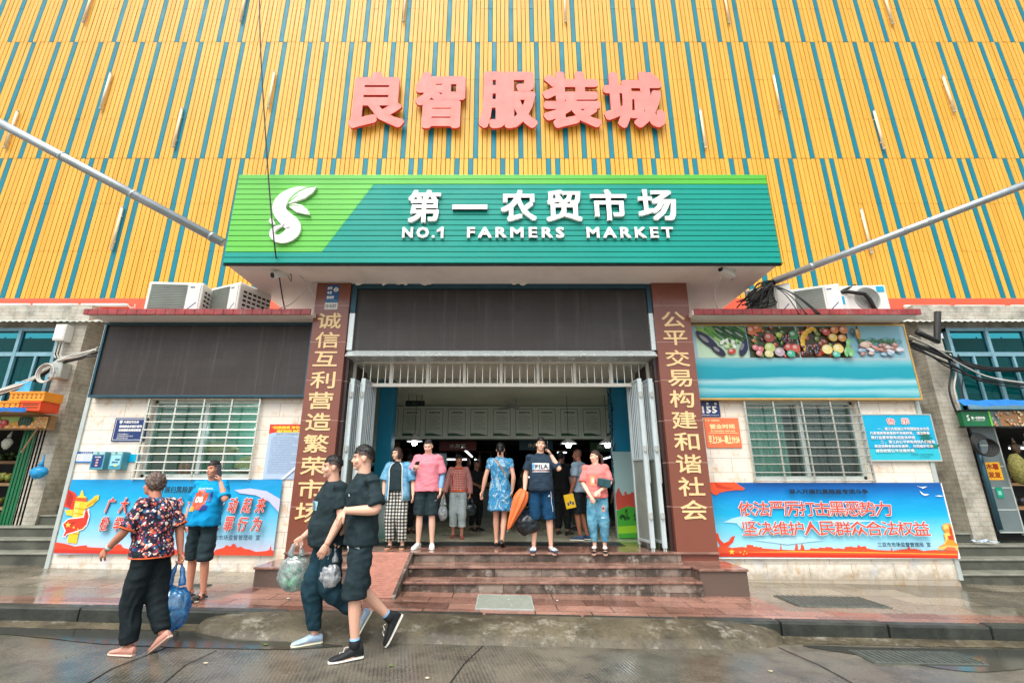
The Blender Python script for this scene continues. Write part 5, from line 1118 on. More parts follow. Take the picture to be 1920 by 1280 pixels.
for k in range(9):
    x, y = (-1.9, -1.5, -1.1, .5, .9, 1.35, 1.75, 2.1, -2.2)[k], 12.6 + .35*(k % 3); t = thing('produce_crate', ('crate of pale goods', 'crate of green goods', 'crate of red goods')[k % 3] + (' low at the left of the dim hall' if k in (0,1,2,8) else ' low at the right of the dim hall'), 'crate', (x, y, .516), 'crates on the hall floor')
    b = MB(); b.box(x - .17, x + .17, y, y + .3, .516, .80); b.build('box', mat('crate_sides', (c(60,80,110), c(90,80,60), c(110,60,40))[k % 3], .6, 0, .2, 6), t, bevel=.008); b = MB()
    for q in range(16): b.ell((x + rr.uniform(-.13,.13), y + rr.uniform(.04,.26), .82 + rr.uniform(0,.05)), (.05,.05,.045), 8, 6, rr.choice([c(190,180,140), c(80,130,60), c(170,60,40)][k % 3:k % 3 + 1] + [c(120,110,70)]))
    b.build('goods', printmat('goods_skin', .5, 0), t, smooth=True, colors=True)

# food behind the left annex window, curtains behind the right one
t = thing('shop_counter', 'glass kitchen counter behind the bars of the left annex window', 'counter', (-4.8, 8.2, .2))
b = MB(); b.box(-5.7, -3.8, 8.0, 8.7, .2, 1.62); b.build('base', M['alum'], t); b = MB(); b.box(-5.6, -4.6, 8.1, 8.6, 1.9, 1.93); b.box(-5.6, -5.57, 8.1, 8.13, 1.62, 1.9); b.box(-4.63, -4.6, 8.1, 8.13, 1.62, 1.9); b.build('shelf', M['alum'], t)
t = thing('food_tray', 'oval steel tray heaped with yellow noodles in the left annex window', 'tray', (-4.15, 8.05, 1.64))
b = MB(); b.lathe((-4.15, 8.08, 1.625), [(.05, .0), (.22, .0), (.30, .05), (.31, .05), (.23, -.005)], 24); b.build('tray', M['stainless'], t, smooth=True)
b = MB(); b.ell((-4.15, 8.08, 1.70), (.24, .22, .17), 28, 16, fn=lambda d: 1 + .22*noise.noise(d*4) + .08*noise.noise(d*11)); b.build('noodles', mat('yellow_noodles', c(236, 204, 120), .5, 0, .2, 14, .5, 60), t, smooth=True)
b = MB(); b.ell((-4.85, 8.25, 1.99), (.34, .2, .10), 26, 12, fn=lambda d: 1 + .35*noise.noise(d*3.3) + .1*noise.noise(d*9)); tag(b.build('food_heap', mat('dried_food', c(220,190,130), .5, 0, .2, 10, .4, 50), smooth=True), 'flat heap of pale food on the shelf in the left annex window', 'food')
for k, x in enumerate((-5.20, -5.10)):
    t = thing('drink_bottle', 'orange drink bottle with yellow cap, %s of two in the left annex window' % ('left one' if k == 0 else 'right one'), 'bottle', (x, 7.95, 1.58), 'orange drinks in the left window')
    b = MB(); b.lathe((x, 7.95, 1.58), [(.035, 0), (.042, .01), (.042, .14), (.02, .19), (.018, .20)], 12); b.build('body', M['orange'], t, smooth=True); b = MB(); b.lathe((x, 7.95, 1.775), [(.022, 0), (.022, .03), (0, .03)], 10); b.build('cap', M['crate'], t)
b = MB(); b.ell((-5.28, 8.5, 2.15), (.22, .18, .26), 16, 10); tag(b.build('steel_pot', M['plasticg'], smooth=True), 'pale round pot in the left annex window', 'pot')
for k, (xw, zw) in enumerate(((-4.33, 2.36), (-4.05, 2.27))):
    b = MB(); b.ell((xw, 8.5, zw), (.05, .05, .045), 12, 8); tag(b.build('bulb', M['lamp'], smooth=True), ('brighter' if k == 0 else 'lower') + ' small lit bulb behind the left annex window', 'bulb')
for xa, xb, l in ((3.9, 4.62, 'pale curtain filling the left half of the right annex window'), (4.72, 5.66, 'striped curtain filling the right half of the right annex window')):
    b = MB(); n_ = 80; pv = None
    for i in range(n_ + 1):
        x = xa + (xb - xa)*i/n_; y = 7.86 + .03*math.sin(i*.9) + .015*math.sin(i*2.3); cur = (b.vert((x, y, 1.4)), b.vert((x, y*.3 + 7.86*.7, 2.75)))
        if pv: b.face((pv[0], cur[0], cur[1], pv[1]))
        pv = cur
    tag(b.build('curtain', M['curtain'] if xa < 4 else mat('striped_curtain', c(130,120,124), .8, 0, .5, 9, sc=(9,1,.05)), smooth=True, fixn=False), l, 'curtain')

# ================================================================ left fruit shop
def bundle(label, pts, n_, spread, r, m, seed):
    rr = random.Random(seed); b = MB()
    for k in range(n_):
        o1 = [V_(rr.uniform(-1,1)*spread, rr.uniform(-.5,.5)*spread, rr.uniform(-1,1)*spread*1.4) for _ in pts]; q = cable(None, [p + o for p, o in zip(pts, o1)], r*rr.uniform(.7,1.25), n=6); b.add(q.v, q.f)
    return tag(b.build('cable_bundle', M[m], smooth=True), label, 'cables')
def V_(x, y, z): return Vector((x, y, z))
LB = pxl([(182,657,7.55),(150,664,8.1),(112,674,8.42),(85,692,8.46),(45,719,8.42),(-30,744,8.3)])
bundle('bundle of pale cables strung from the left led board to the far left', LB, 7, .035, .013, 'wirew', 1)
bundle('black cables running among the pale bundle at the left', [p + Vector((0,.03,-.05)) for p in LB], 4, .03, .013, 'wire', 2)
cable('thin pale cable looping below the bundle to the grey meter box', pxl([(182,668,7.6),(150,668,8.2),(120,676,8.45),(100,690,8.5)]), .014, 'wirew')
t = thing('meter_box', 'white upright meter box high on the left tiled pier', 'box', (-8.35, 8.5, 4.0)); q = at(104, 640, 8.5); q2 = at(133, 610, 8.5)
b = MB(); b.box(q.x, q2.x, 8.42, 8.6, q.z, q2.z); b.build('case', M['plasticw'], t, bevel=.012); b = MB(); b.box(q.x+.02, q2.x-.02, 8.412, 8.42, q.z+.03, q2.z-.03); b.build('lid', M['plasticw'], t, bevel=.004)
b = MB()
for k in (.2, .45, .75): x = q.x + (q2.x-q.x)*k; b.tube([(x, 8.5, q.z), (x, 8.5, q.z-.25), (x+.05, 8.5, q.z-.32)], .012, 6)
b.build('leads', M['wirew'], t)
t = thing('meter_box', 'grey rounded junction box with blue print under the white meter box', 'box', (-8.2, 8.5, 3.2)); q = at(98, 710, 8.5); q2 = at(128, 680, 8.5)
b = MB(); b.box(q.x, q2.x, 8.40, 8.6, q.z, q2.z); b.build('case', M['plasticg'], t, bevel=.02); p = Print(8.398); w_, h_ = q2.x-q.x, q2.z-q.z
p.shape([(q.x+w_*.25, q.z+h_*.25),(q.x+w_*.6,q.z+h_*.25),(q.x+w_*.6,q.z+h_*.33),(q.x+w_*.25,q.z+h_*.33)], c(40,110,180)); p.text('中国广电', q.x+w_*.2, q.x+w_*.7, q.z+h_*.5, q.z+h_*.62, c(40,110,180)); p.done('print', t)
b = MB(); ctr = at(88, 700, 8.35)
for k in range(3): b.tube([ctr + Vector(((.13+.012*k)*math.cos(a), -.02*k, (.15+.012*k)*math.sin(a))) for a in [2*math.pi*i/20 for i in range(20)]], .012, 6, True)
tag(b.build('cable_coil', M['wirew'], smooth=True), 'coil of pale cable hanging beside the grey junction box', 'cable')
b = MB(); sh = at(50, 770, 8.2); b.box(-10.2, -8.02, 7.97, 8.7, 2.585, 2.605); tag(b.build('shelf', M['wood']), 'timber shelf over the fruit shop front, with crates standing on it', 'shelf')
b = MB(); n_ = 24; g = [[b.vert((-9.6 + 1.65*i/n_, 7.93 - .03*abs(noise.noise((i*.4, j, 1))), 2.66 - .035*j - .02*noise.noise((i*.5, j*.4, 0)))) for j in range(3)] for i in range(n_+1)]
for i in range(n_):
    for j in range(2): b.face((g[i][j], g[i+1][j], g[i+1][j+1], g[i][j+1]))
tag(b.build('tarpaulin', M['tarp'], smooth=True, fixn=False), 'strip of blue tarpaulin hanging off the crate shelf', 'tarpaulin')
def crate(label, x0, x1, z0, z1, m):
    t = thing('crate', label, 'crate', ((x0+x1)/2, 8.2, z0), 'plastic crates over the fruit shop'); y0, y1 = 8.0, 8.36; k = .012
    b = MB(); b.box(x0, x1, y0, y1, z0, z0 + .015)
    for a in ((x0, x1, y0, y0 + k), (x0, x1, y1 - k, y1), (x0, x0 + k, y0 + k, y1 - k), (x1 - k, x1, y0 + k, y1 - k)): b.box(*a, z0 + .015, z1)
    b.box(x0 - .01, x1 + .01, y0 - .012, y0, z1 - .03, z1); b.box(x0 - .006, x1 + .006, y0 - .008, y0, z0, z0 + .02); b.build('tray', m, t, bevel=.003)
    b = MB()
    for i in range(7):
        for j in range(2): xx = x0 + .05 + (x1-x0-.12)*i/6; zz = z0 + (z1-z0)*(.28 + .27*j); b.box(xx, xx+.03, y0 - .002, y0 + .001, zz, zz + (z1-z0)*.16)
    b.build('slots', mat('crate_slot_shadow', c(120,60,10), .7), t)
qa, qb, qc = at(16, 750, 8.0), at(86, 731, 8.0), at(86, 760, 8.0)
zc = 2.612
crate('orange crate on top of the pile over the fruit shop', qa.x, qb.x, zc + .17, zc + .33, M['crate']); crate('orange crate at the bottom of the pile over the fruit shop', qa.x - .5, qa.x + .20, zc, zc + .165, M['crate']); crate('red crate at the bottom of the pile over the fruit shop', qa.x + .22, qb.x - .02, zc, zc + .165, M['crater'])
b = MB(); q = at(20, 752, 8.42); b.box(q.x, q.x + .3, 8.40, 8.46, 2.612, 3.2); tag(b.build('plastic_sheet', mat('pale_blue_sheet', c(70,170,210), .4, 0, .3, 6)), 'pale blue plastic sheet standing behind the crates', 'sheet')
t = thing('shop_sign', 'long shop sign of printed cherries, bananas, watermelon and pineapple', 'sign', (-8.9, 8.35, 2.4)); sx0, sx1, sz0, sz1 = -10.5, -7.92, 2.36, 2.56
b = MB(); b.box(sx0, sx1, 8.36, 8.45, sz0, sz1); b.build('panel', M['white'], t); b = MB(); b.box(sx0, sx1 + .02, 8.345, 8.46, sz1, sz1 + .02); b.box(sx0, sx1 + .02, 8.345, 8.46, sz0 - .02, sz0); b.box(sx1, sx1 + .02, 8.345, 8.46, sz0, sz1); b.build('frame', M['wood'], t)
p = Print(8.359); p.lim = (sx0, sx1, sz0, sz1); p.shape([(sx0,sz0),(sx1,sz0),(sx1,sz1),(sx0,sz1)], c(170,206,120)); rr = random.Random(3)
def uu(x): return (x - sx0) / (sx1 - sx0)
for k in range(26): pb(p, uu(-9.3 + .62*rr.random()), rr.random(), .30, .28, c(206,54,34), 0, .35)
for k in range(6): pb(p, uu(-8.48 + .06*k), .35 + .1*math.sin(k), .8, .24, c(240,176,40), .3 - .15*k, .3)
pb(p, uu(-8.33), .58, .62, .5, c(16,90,60), 0, .05)
for k in range(5): pb(p, uu(-8.43 + .05*k), .58, .06, .44, c(20,50,34), 0, 0)
for k in range(5): pb(p, uu(-8.6 + .13*k), .06, .34, .22, c(240,160,60), 0, .3)
for i in range(5):
    for j in range(4): pb(p, uu(-8.13 + .048*i), .1 + .24*j + .1*(i % 2), .17, .17, c(206,150,70) if (i+j) % 2 else c(226,176,96), 0, .3)
p.done('print', t)
t = thing('roller_shutter', 'green ribbed shutter jamb of the fruit shop', 'shutter', (-8.5, 8.6, .75))
q = at(20, 985, 8.5); b = MB()
for k in range(7): x = -8.56 + .06*k; b.box(x, x + .045, 8.60, 8.66, .62, 2.36)
b.box(-8.57, -8.14, 8.64, 8.72, .62, 2.36); b.build('jamb', M['greenpaint'], t, bevel=.006)
t = thing('plastic_bag', 'small blue bag tied to the green shutter jamb', 'bag', (-8.12, 8.45, 1.5)); q = at(72, 888, 8.45)
b = MB(); b.ell((q.x, 8.45, q.z + .05), (.14, .09, .13), 22, 16, fn=lambda d: (1 - .45*max(0, d.z)) * (1 + .18*noise.noise(d*4) + .08*noise.noise(d*12))); b.tube([(q.x, 8.45, q.z+.13), (q.x+.01, 8.46, q.z+.20), (q.x+.005, 8.47, q.z+.33)], [.05, .02, .008], 8); b.build('bag', mat('blue_film', c(30,150,210), .35), t, smooth=True)
def heap(label, x0, x1, y0, z0, cols, n, group):
    t = thing('fruit_heap', label, 'fruit', ((x0+x1)/2, y0, z0), group); b = MB(); b.box(x0, x1, y0, y0 + .5, z0 - .05, z0); b.build('tray', M['wood'], t)
    b = MB()
    for k in range(n): b.ell((rr.uniform(x0+.05,x1-.05), y0+rr.uniform(.04,.45), z0+.04+rr.uniform(0,.10)), (.05,.05,.048), 9, 7, rr.choice(cols))
    b.build('fruit', printmat('fruit_skin', .4, 0), t, smooth=True, colors=True)
heap('yellow green fruit tray, topmost in the fruit shop', -9.9, -8.62, 8.75, 1.45, [c(150,150,60), c(120,130,50), c(170,160,80)], 60, 'fruit trays in the left shop'); heap('brown fruit tray, lowest in the fruit shop', -9.9, -8.62, 8.7, 1.05, [c(150,110,50), c(120,90,44), c(110,120,50)], 60, 'fruit trays in the left shop'); heap('dark green fruit tray at the back of the fruit shop', -9.9, -8.62, 9.3, 1.85, [c(50,70,30), c(70,90,40)], 50, 'fruit trays in the left shop')
b = MB(); q1, q2 = at(40, 848, 8.3), at(72, 800, 8.3); b.cyl(q1, q2, .014, 6); tag(b.build('stick', M['wood']), 'thin wooden stick propped under the fruit shop sign', 'stick')
for sx, l in ((-1, 'dark drain pipe down the alley beside the left annex'), (1, 'dark drain pipe down the alley beside the right annex')):
    b = MB(); b.cyl((sx*7.86, 9.1, 1.0), (sx*7.86, 9.1, 4.7), .05, 10); tag(b.build('drain_pipe', M['wire'], smooth=True), l, 'pipe')

rr = random.Random(41)
def hung(label, x, y, z, r_, m, k, group):
    t = thing('hanging_bag', label, 'bag', (x, y, z), group); b = MB(); b.ell((x, y, z + r_), (r_*.7, r_*.5, r_), 18, 14, fn=lambda d: (1 - .4*max(0, d.z)) * (1 + .2*noise.noise(d*4 + Vector((k, 0, 0))) + .08*noise.noise(d*13))); b.build('bag', m, t, smooth=True)
    b = MB(); b.tube([(x, y, z + r_*1.7), (x + .01, y + .02, z + r_*2.6)], [.03, .008], 6); b.build('knot', m, t)
film = mat('pale_hanging_film', c(176, 180, 166), .35, 0, .2, 9); net = mat('orange_net', c(196, 110, 40), .7, 0, .4, 30, .4, 60); dkb = mat('brown_goods', c(90, 70, 50), .6, 0, .4, 9)
for k, (x, z, r_, m_, l) in enumerate(((-8.75, 2.02, .12, film, 'pale film bag hanging at the fruit shop front, nearest the shutter jamb'), (-8.95, 1.98, .10, net, 'orange net bag hanging at the fruit shop front'), (-9.15, 2.04, .13, dkb, 'brown goods hanging at the fruit shop front'), (-9.35, 2.0, .11, film, 'pale film bag hanging at the far left of the fruit shop front'))): hung(l, x, 8.55, z, r_, m_, k, 'goods hanging in the left shop')
for k, (x, z, r_, m_, l) in enumerate(((9.25, 1.95, .11, dkb, 'brown goods hanging in the right shop, next to the garlic sack'), (9.5, 2.0, .12, film, 'pale film bag hanging in the right shop'), (9.75, 1.9, .14, net, 'orange net bag hanging in the right shop'))): hung(l, x, 8.75, z, r_, m_, k + 9, 'goods hanging in the right shop')
for k, (x0, z0, w_, h_, l) in enumerate(((-9.05, .72, .4, .24, 'brown carton at the foot of the fruit shop trays'), (-9.5, .72, .42, .28, 'larger brown carton at the far left foot of the fruit shop'), (9.05, .55, .44, .3, 'brown carton at the foot of the right shop'))):
    t = thing('carton', l, 'box', (x0 + w_/2, 8.55, z0), 'cartons by the side shops'); b = MB(); b.box(x0, x0 + w_, 8.45, 8.75, z0, z0 + h_); b.build('box', mat('carton_board', c(150, 116, 74), .8, 0, .15, 6), t, bevel=.006); b = MB(); b.box(x0 - .001, x0 + w_ + .001, 8.447, 8.45, z0 + h_*.42, z0 + h_*.58); b.build('tape', mat('parcel_tape', c(190, 170, 120), .3), t)

# ================================================================ right shop
b = MB(); b.tube(pxl([(1758,585,8.4),(1757,640,8.4),(1720,622,8.3)]), .055, 10); tag(b.build('drain_pipe', M['wire'], smooth=True), 'black elbowed drain pipe under the right awning', 'pipe')
rr = random.Random(8)
RB = [(1706,642,7.7),(1745,656,8.2),(1790,674,8.45),(1850,690,8.5),(1960,694,8.5)]
bundle('thick bundle of black cables sagging across the right upper window', pxl(RB), 9, .035, .015, 'wire', 3)
bundle('slack black cables drooping below the thick bundle on the right', pxl([(x, y + (4, 10, 16, 24, 34)[i], Y) for i, (x, y, Y) in enumerate(RB)]), 5, .045, .010, 'wire', 4)
cable('bright white cable slanting across the right window', pxl([(1706,630,7.7),(1752,652,8.2),(1800,682,8.45),(1860,708,8.5),(1960,722,8.5)]), .014, 'wirew')
cable('orange brown cable end lying in the right black bundle', pxl([(1712,640,7.66),(1740,650,8.1),(1772,658,8.4),(1786,660,8.42)]), .010, 'wirew')
for k, (l, xo, m_) in enumerate((('black cable dropping down the right tiled pier', 0, 'wire'), ('pale cable dropping down the right tiled pier', 9, 'wirew'), ('thin black cable dropping close to the right window frame', 24, 'wire'))):
    cable(l, pxl([(1772+xo,664,8.4),(1784+xo,690,8.5),(1780+xo,730,8.5),(1792+xo,770,8.5),(1806+xo*.4,792,8.48)]), .016 if k < 2 else .010, m_)
b = MB(); n_ = 24; q0 = at(1800, 752, 8.4); g = [[b.vert((8.05 + 3.0*i/n_, 8.36 - .06*j - .03*abs(noise.noise((i*.4, j, 1))), 2.86 - .06*j + .03*noise.noise((i*.5, 0, 0)))) for j in range(3)] for i in range(n_+1)]
for i in range(n_):
    for j in range(2): b.face((g[i][j], g[i+1][j], g[i+1][j+1], g[i][j+1]))
tag(b.build('tarpaulin', M['tarp'], smooth=True, fixn=False), 'blue tarpaulin edge under the right upper window', 'tarpaulin')
t = thing('shop_sign', 'green shop sign with a small leaf emblem and grain photographs', 'sign', (9, 8.36, 2.4)); sx0, sx1, sz0, sz1 = 8.08, 11.0, 2.40, 2.66
b = MB(); b.box(sx0, sx1, 8.37, 8.46, sz0, sz1); b.build('panel', M['greenpaint'], t); b = MB(); b.box(sx0 - .02, sx1, 8.355, 8.47, sz1, sz1 + .02); b.box(sx0 - .02, sx1, 8.355, 8.47, sz0 - .02, sz0); b.build('frame', M['blackmetal'], t)
p = Print(8.369); p.lim = (sx0, sx1, sz0, sz1); p.text('第一农贸市场', 8.23, 8.47, 2.52, 2.57, Wt, .003, copies=4); p.text('S', 8.15, 8.20, 2.49, 2.60, Wt, .004, copies=4); p.text('NO.1 FARMERS MARKET', 8.24, 8.46, 2.49, 2.508, Wt)
p.shape([(8.55,sz0),(8.58,sz0),(8.60,2.53),(8.58,sz1),(8.55,sz1)], c(120,210,60)); p.shape([(8.58,sz0),(8.72,sz0),(8.72,sz1),(8.58,sz1)], c(90,110,110)); p.shape([(8.72,sz0),(9.4,sz0),(9.4,sz1),(8.72,sz1)], c(150,110,70))
for k in range(40): pb(p, (8.58+.8*rr.random()-sx0)/(sx1-sx0), rr.random(), .14, .08, rr.choice([c(190,140,90), c(160,110,70), c(206,180,130), c(130,140,130)]), rr.random()*3, .3)
p.done('print', t)
b = MB(); ctr = at(1838, 832, 8.4)
for k in range(5): b.tube([ctr + Vector(((.15+.01*k)*math.cos(a) + .008*k, -.02*k, (.18-.008*k)*math.sin(a)-.015*k)) for a in [2*math.pi*i/24 for i in range(24)]], .014, 6, True)
tag(b.build('cable_coil', M['wire'], smooth=True), 'coil of black cable hanging under the green shop sign', 'cable')
t = thing('metal_door', 'folded grey metal shop door with a yellow sign and a green sticker', 'door', (8.6, 8.7, .7)); q1, q2 = at(1848, 800, 8.62), at(1900, 1010, 8.62)
b = MB()
for k in range(5): z = .66 + .36*k; b.box(8.42, 8.82, 8.62, 8.66, z, z + .34)
b.build('panels', mat('grey_door_sheet', c(110,124,126), .4, .2, .1, 3), t, bevel=.006); b = MB()
for k in range(5): b.box(8.42, 8.82, 8.615, 8.63, .64 + .36*k, .66 + .36*k)
b.box(8.82, 8.84, 8.61, 8.66, .6, 2.4); b.build('rails', M['alum'], t)
p = Print(8.613); p.shape([(8.46,1.50),(8.74,1.50),(8.74,1.80),(8.46,1.80)], c(236,176,40)); p.text('木薯', 8.49, 8.71, 1.67, 1.78, c(150,50,20), .005, copies=4); p.text('发发', 8.49, 8.71, 1.53, 1.64, c(150,50,20), .005, copies=4); p.shape([(8.54,1.2),(8.66,1.2),(8.66,1.38),(8.54,1.38)], c(10,140,110)); p.shape([(8.57,1.25),(8.63,1.25),(8.63,1.32),(8.57,1.32)], c(120,200,180)); p.done('stickers', t)
b = MB(); b.cyl((8.34, 8.52, .7), (8.34, 8.52, 2.3), .04, 10); tag(b.build('drain_pipe', M['tealframe'], smooth=True), 'teal pipe running down between the right tiled pier and the metal door', 'pipe')
t = thing('hanging_sack', 'net sack of garlic hanging beside the metal shop door', 'sack', (8.95, 8.5, 1.5)); b = MB(); b.ell((8.93, 8.5, 1.68), (.13, .12, .26), 18, 14, fn=lambda d: 1 + .12*noise.noise(d*5)); b.build('sack', mat('mesh_sack', c(120,116,60), .8, 0, .5, 30, .5, 50), t, smooth=True)
heap('dark produce tray low in the right shop', 9.0, 10.4, 8.8, 1.05, [c(60,50,44), c(90,60,50), c(40,50,60)], 40, 'produce trays in the right shop'); heap('reddish produce tray higher in the right shop', 9.0, 10.4, 9.2, 1.45, [c(100,50,44), c(120,90,60), c(60,60,60)], 40, 'produce trays in the right shop')
sl(1893, 840, 9.4, 1925, 840, 9.4, 'lit tube inside the right shop, under the green sign')
b = MB(); q = at(1850, 998, 8.35); n_ = 14; g = [[b.vert((q.x + .3*(i/n_-.5), 8.42 + .2*(j/n_-.5) , .50 + .02 + .06*abs(noise.noise((i*.3, j*.3, 4))) + .03*math.exp(-((i-7)**2+(j-7)**2)/12))) for j in range(n_+1)] for i in range(n_+1)]
for i in range(n_):
    for j in range(n_): b.face((g[i][j], g[i+1][j], g[i+1][j+1], g[i][j+1]))
tag(b.build('plastic_bag', mat('pale_film', c(180,200,220), .3), smooth=True, fixn=False), 'crumpled pale plastic bag lying on the right stair', 'bag')

# ================================================================ covers in the ground
def plate_on(name, label, x0, x1, y0, y1, z, m, bars=0):
    t = thing(name, label, 'cover', ((x0+x1)/2, (y0+y1)/2, z)); t.rotation_euler.y = TILT
    b = MB(); b.box(x0, x1, y0, y1, z - .01, z + .005); b.build('plate', m, t, bevel=.002)
    b = MB()
    for k in range(bars): x = x0 + (x1-x0)*(k+.5)/bars; b.box(x - .008, x + .008, y0 + .02, y1 - .02, z + .0055, z + .012)
    if not bars: b.box(x0 - .012, x0, y0, y1, z - .01, z + .007); b.box(x1, x1 + .012, y0, y1, z - .01, z + .007); b.box(x0, x1, y1, y1 + .012, z - .01, z + .007); b.box(x0, x1, y0 - .012, y0, z - .01, z + .007)
    b.build('bars' if bars else 'rim', M['grate'] if bars else M['alum'], t)
def onp(x, y, zz): 
    u = (x - PPX)/FPX; v = (640 - y)/FPX; dz = math.sin(PITCH) + v*math.cos(PITCH); dy = math.cos(PITCH) - v*math.sin(PITCH); k = (zz - CAM_H)/dz; return u*k, dy*k
xa, ya = onp(893, 1141, .145); xb, yb = onp(997, 1116, .145); plate_on('inspection_cover', 'pale grey cement cover plate let into the paving below the steps', xa, xb - .02, ya, yb, gz((xa+xb)/2, .146), mat('pale_cement_cover', c(142,150,138), .6, 0, .12, 6, .2, 40, grime=.4))
xa, ya = onp(1530, 1136, .08); xb, yb = onp(1610, 1116, .08); plate_on('drain_grate', 'iron drain grate in the paving before the right annex', xa - .2, xb, ya, yb, gz((xa+xb)/2, .146), M['grate'], 16)
xa, ya = onp(1640, 1242, -.05); xb, yb = onp(1790, 1218, -.05); plate_on('drain_grate', 'iron drain grate in the road by the right kerb', xa, xb, ya, yb, gz((xa+xb)/2, .008), M['grate'], 18)
xa, ya = onp(350, 1102, .21); plate_on('drain_grate', 'small iron drain grate in the paving behind the man in the blue tee', xa - .02, xa + .2, ya, ya + .2, gz(xa, .146), M['grate'], 6)
# scraps on the wet road
rr = random.Random(31); scr = [c(220,220,210), c(200,190,160), c(120,150,60)]
for k in range(16):
    x, y = rr.uniform(-4, 4.5), rr.uniform(4.0, 5.15) if k % 3 else rr.uniform(5.7, 6.4); z = gz(x, .006 if k % 3 else .147); s_ = rr.uniform(.012, .03); a = rr.random()*3
    b = MB(); P_ = [(x + s_*rr.uniform(.6,1.2)*math.cos(a+q), y + s_*rr.uniform(.4,1)*math.sin(a+q), z + rr.uniform(0,.006)) for q in (0, 1.2, 2.5, 3.7, 5)]; b.poly(P_); b.poly([(p_[0], p_[1], p_[2]+.002) for p_ in P_])
    o = b.build('litter_scrap', mat('scrap', scr[k % 3], .6), fixn=False); tag(o, 'small pale scrap of litter lying on the wet ground', 'litter', 'scraps of litter on the wet street')
# ================================================================ people
def remesh(mb, vox, it=4):
    me = bpy.data.meshes.new('r'); me.from_pydata([tuple(p) for p in mb.v], [], mb.f); me.validate()
    bm = bmesh.new(); bm.from_mesh(me); bmesh.ops.recalc_face_normals(bm, faces=bm.faces); bm.to_mesh(me); bm.free()
    o = bpy.data.objects.new('r', me); COL.objects.link(o)
    m = o.modifiers.new('r', 'REMESH'); m.mode = 'VOXEL'; m.voxel_size = vox
    m = o.modifiers.new('s', 'SMOOTH'); m.iterations = it; m.factor = 0.5
    dg = bpy.context.evaluated_depsgraph_get(); dg.update()
    r = bpy.data.meshes.new_from_object(o.evaluated_get(dg)); bpy.data.objects.remove(o); bpy.data.meshes.remove(me)
    return r
def m_skin():
    m, n, b = newmat('skin'); a = nd(n, 'ShaderNodeAttribute'); a.attribute_name = 'Col'
    f = noi(n, coords(n), 30, 4); o = mixc(n, ramp(n, f, 0.3, 0.7, 0, 0.25), a.outputs[0], mixc(n, 1.0, a.outputs[0], (1.0, 0.78, 0.70), 'MULTIPLY'))
    n.links.new(o, b.inputs['Base Color']); b.inputs['Roughness'].default_value = 0.5
    b.inputs['Subsurface Weight'].default_value = 0.08; b.inputs['Subsurface Radius'].default_value = (0.01, 0.004, 0.002); return m
M['skin'] = m_skin()
M['hair'] = mat('black_hair', c(22, 19, 18), 0.38, 0, 0.5, 40, 0.6, 160, sc=(1, 1, .25)); M['hairbrown'] = mat('brown_hair', c(70, 48, 38), 0.42, 0, 0.4, 40, 0.6, 160, sc=(1, 1, .25))
def cloth(name, col, var=.12, rough=.85, col2=None): return mat(name, col, rough, 0, var, 9, .25, 220, col2=col2, spec=.25)
def m_floral():
    m, n, b = newmat('floral_blouse'); v = coords(n); o = None; prev = c(26, 24, 42)
    for k, (sc_, th, sat) in enumerate(((24, .40, 1), (32, .34, 1), (44, .30, 1))):
        vo = nd(n, 'ShaderNodeTexVoronoi'); vo.inputs['Scale'].default_value = sc_; n.links.new(coords(n, (1, 1, 1), (.3*k, .5*k, k)), vo.inputs['Vector'])
        s = nd(n, 'ShaderNodeSeparateColor'); n.links.new(vo.outputs['Color'], s.inputs[0]); r = nd(n, 'ShaderNodeValToRGB'); r.color_ramp.interpolation = 'CONSTANT'; n.links.new(s.outputs[0], r.inputs[0])
        cols = [c(216, 84, 70), c(30, 70, 130), c(240, 196, 180), c(20, 24, 50), c(232, 120, 90), c(40, 110, 150), c(244, 232, 216), c(150, 50, 90)]
        while len(r.color_ramp.elements) < len(cols): r.color_ramp.elements.new(.5)
        for i, e in enumerate(r.color_ramp.elements): e.position = i / len(cols); e.color = (*cols[(i + 3*k) % len(cols)], 1)
        prev = mixc(n, ramp(n, vo.outputs['Distance'], th, th + .05, 1, 0), prev, r.outputs[0])
    n.links.new(prev, b.inputs['Base Color']); b.inputs['Roughness'].default_value = .8; return m
def m_plaid():
    m, n, b = newmat('black_white_plaid'); tc = nd(n, 'ShaderNodeTexCoord'); s = nd(n, 'ShaderNodeSeparateXYZ'); n.links.new(tc.outputs['Object'], s.inputs[0]); bands = []
    for k in (0, 2):
        a = nd(n, 'ShaderNodeMath', operation='MULTIPLY'); n.links.new(s.outputs[k], a.inputs[0]); a.inputs[1].default_value = 21
        f = nd(n, 'ShaderNodeMath', operation='FRACT'); n.links.new(a.outputs[0], f.inputs[0]); g = nd(n, 'ShaderNodeMath', operation='GREATER_THAN'); n.links.new(f.outputs[0], g.inputs[0]); g.inputs[1].default_value = .5; bands.append(g.outputs[0])
    ad = nd(n, 'ShaderNodeMath', operation='ADD'); n.links.new(bands[0], ad.inputs[0]); n.links.new(bands[1], ad.inputs[1])
    r = nd(n, 'ShaderNodeValToRGB'); r.color_ramp.interpolation = 'CONSTANT'; n.links.new(ramp(n, ad.outputs[0], 0, 2), r.inputs[0]); r.color_ramp.elements[0].color = (*c(226, 224, 212), 1); r.color_ramp.elements.new(.4).color = (*c(110, 116, 112), 1); r.color_ramp.elements[-1].position = .9; r.color_ramp.elements[-1].color = (*c(20, 26, 26), 1)
    n.links.new(r.outputs[0], b.inputs['Base Color']); b.inputs['Roughness'].default_value = .85; return m
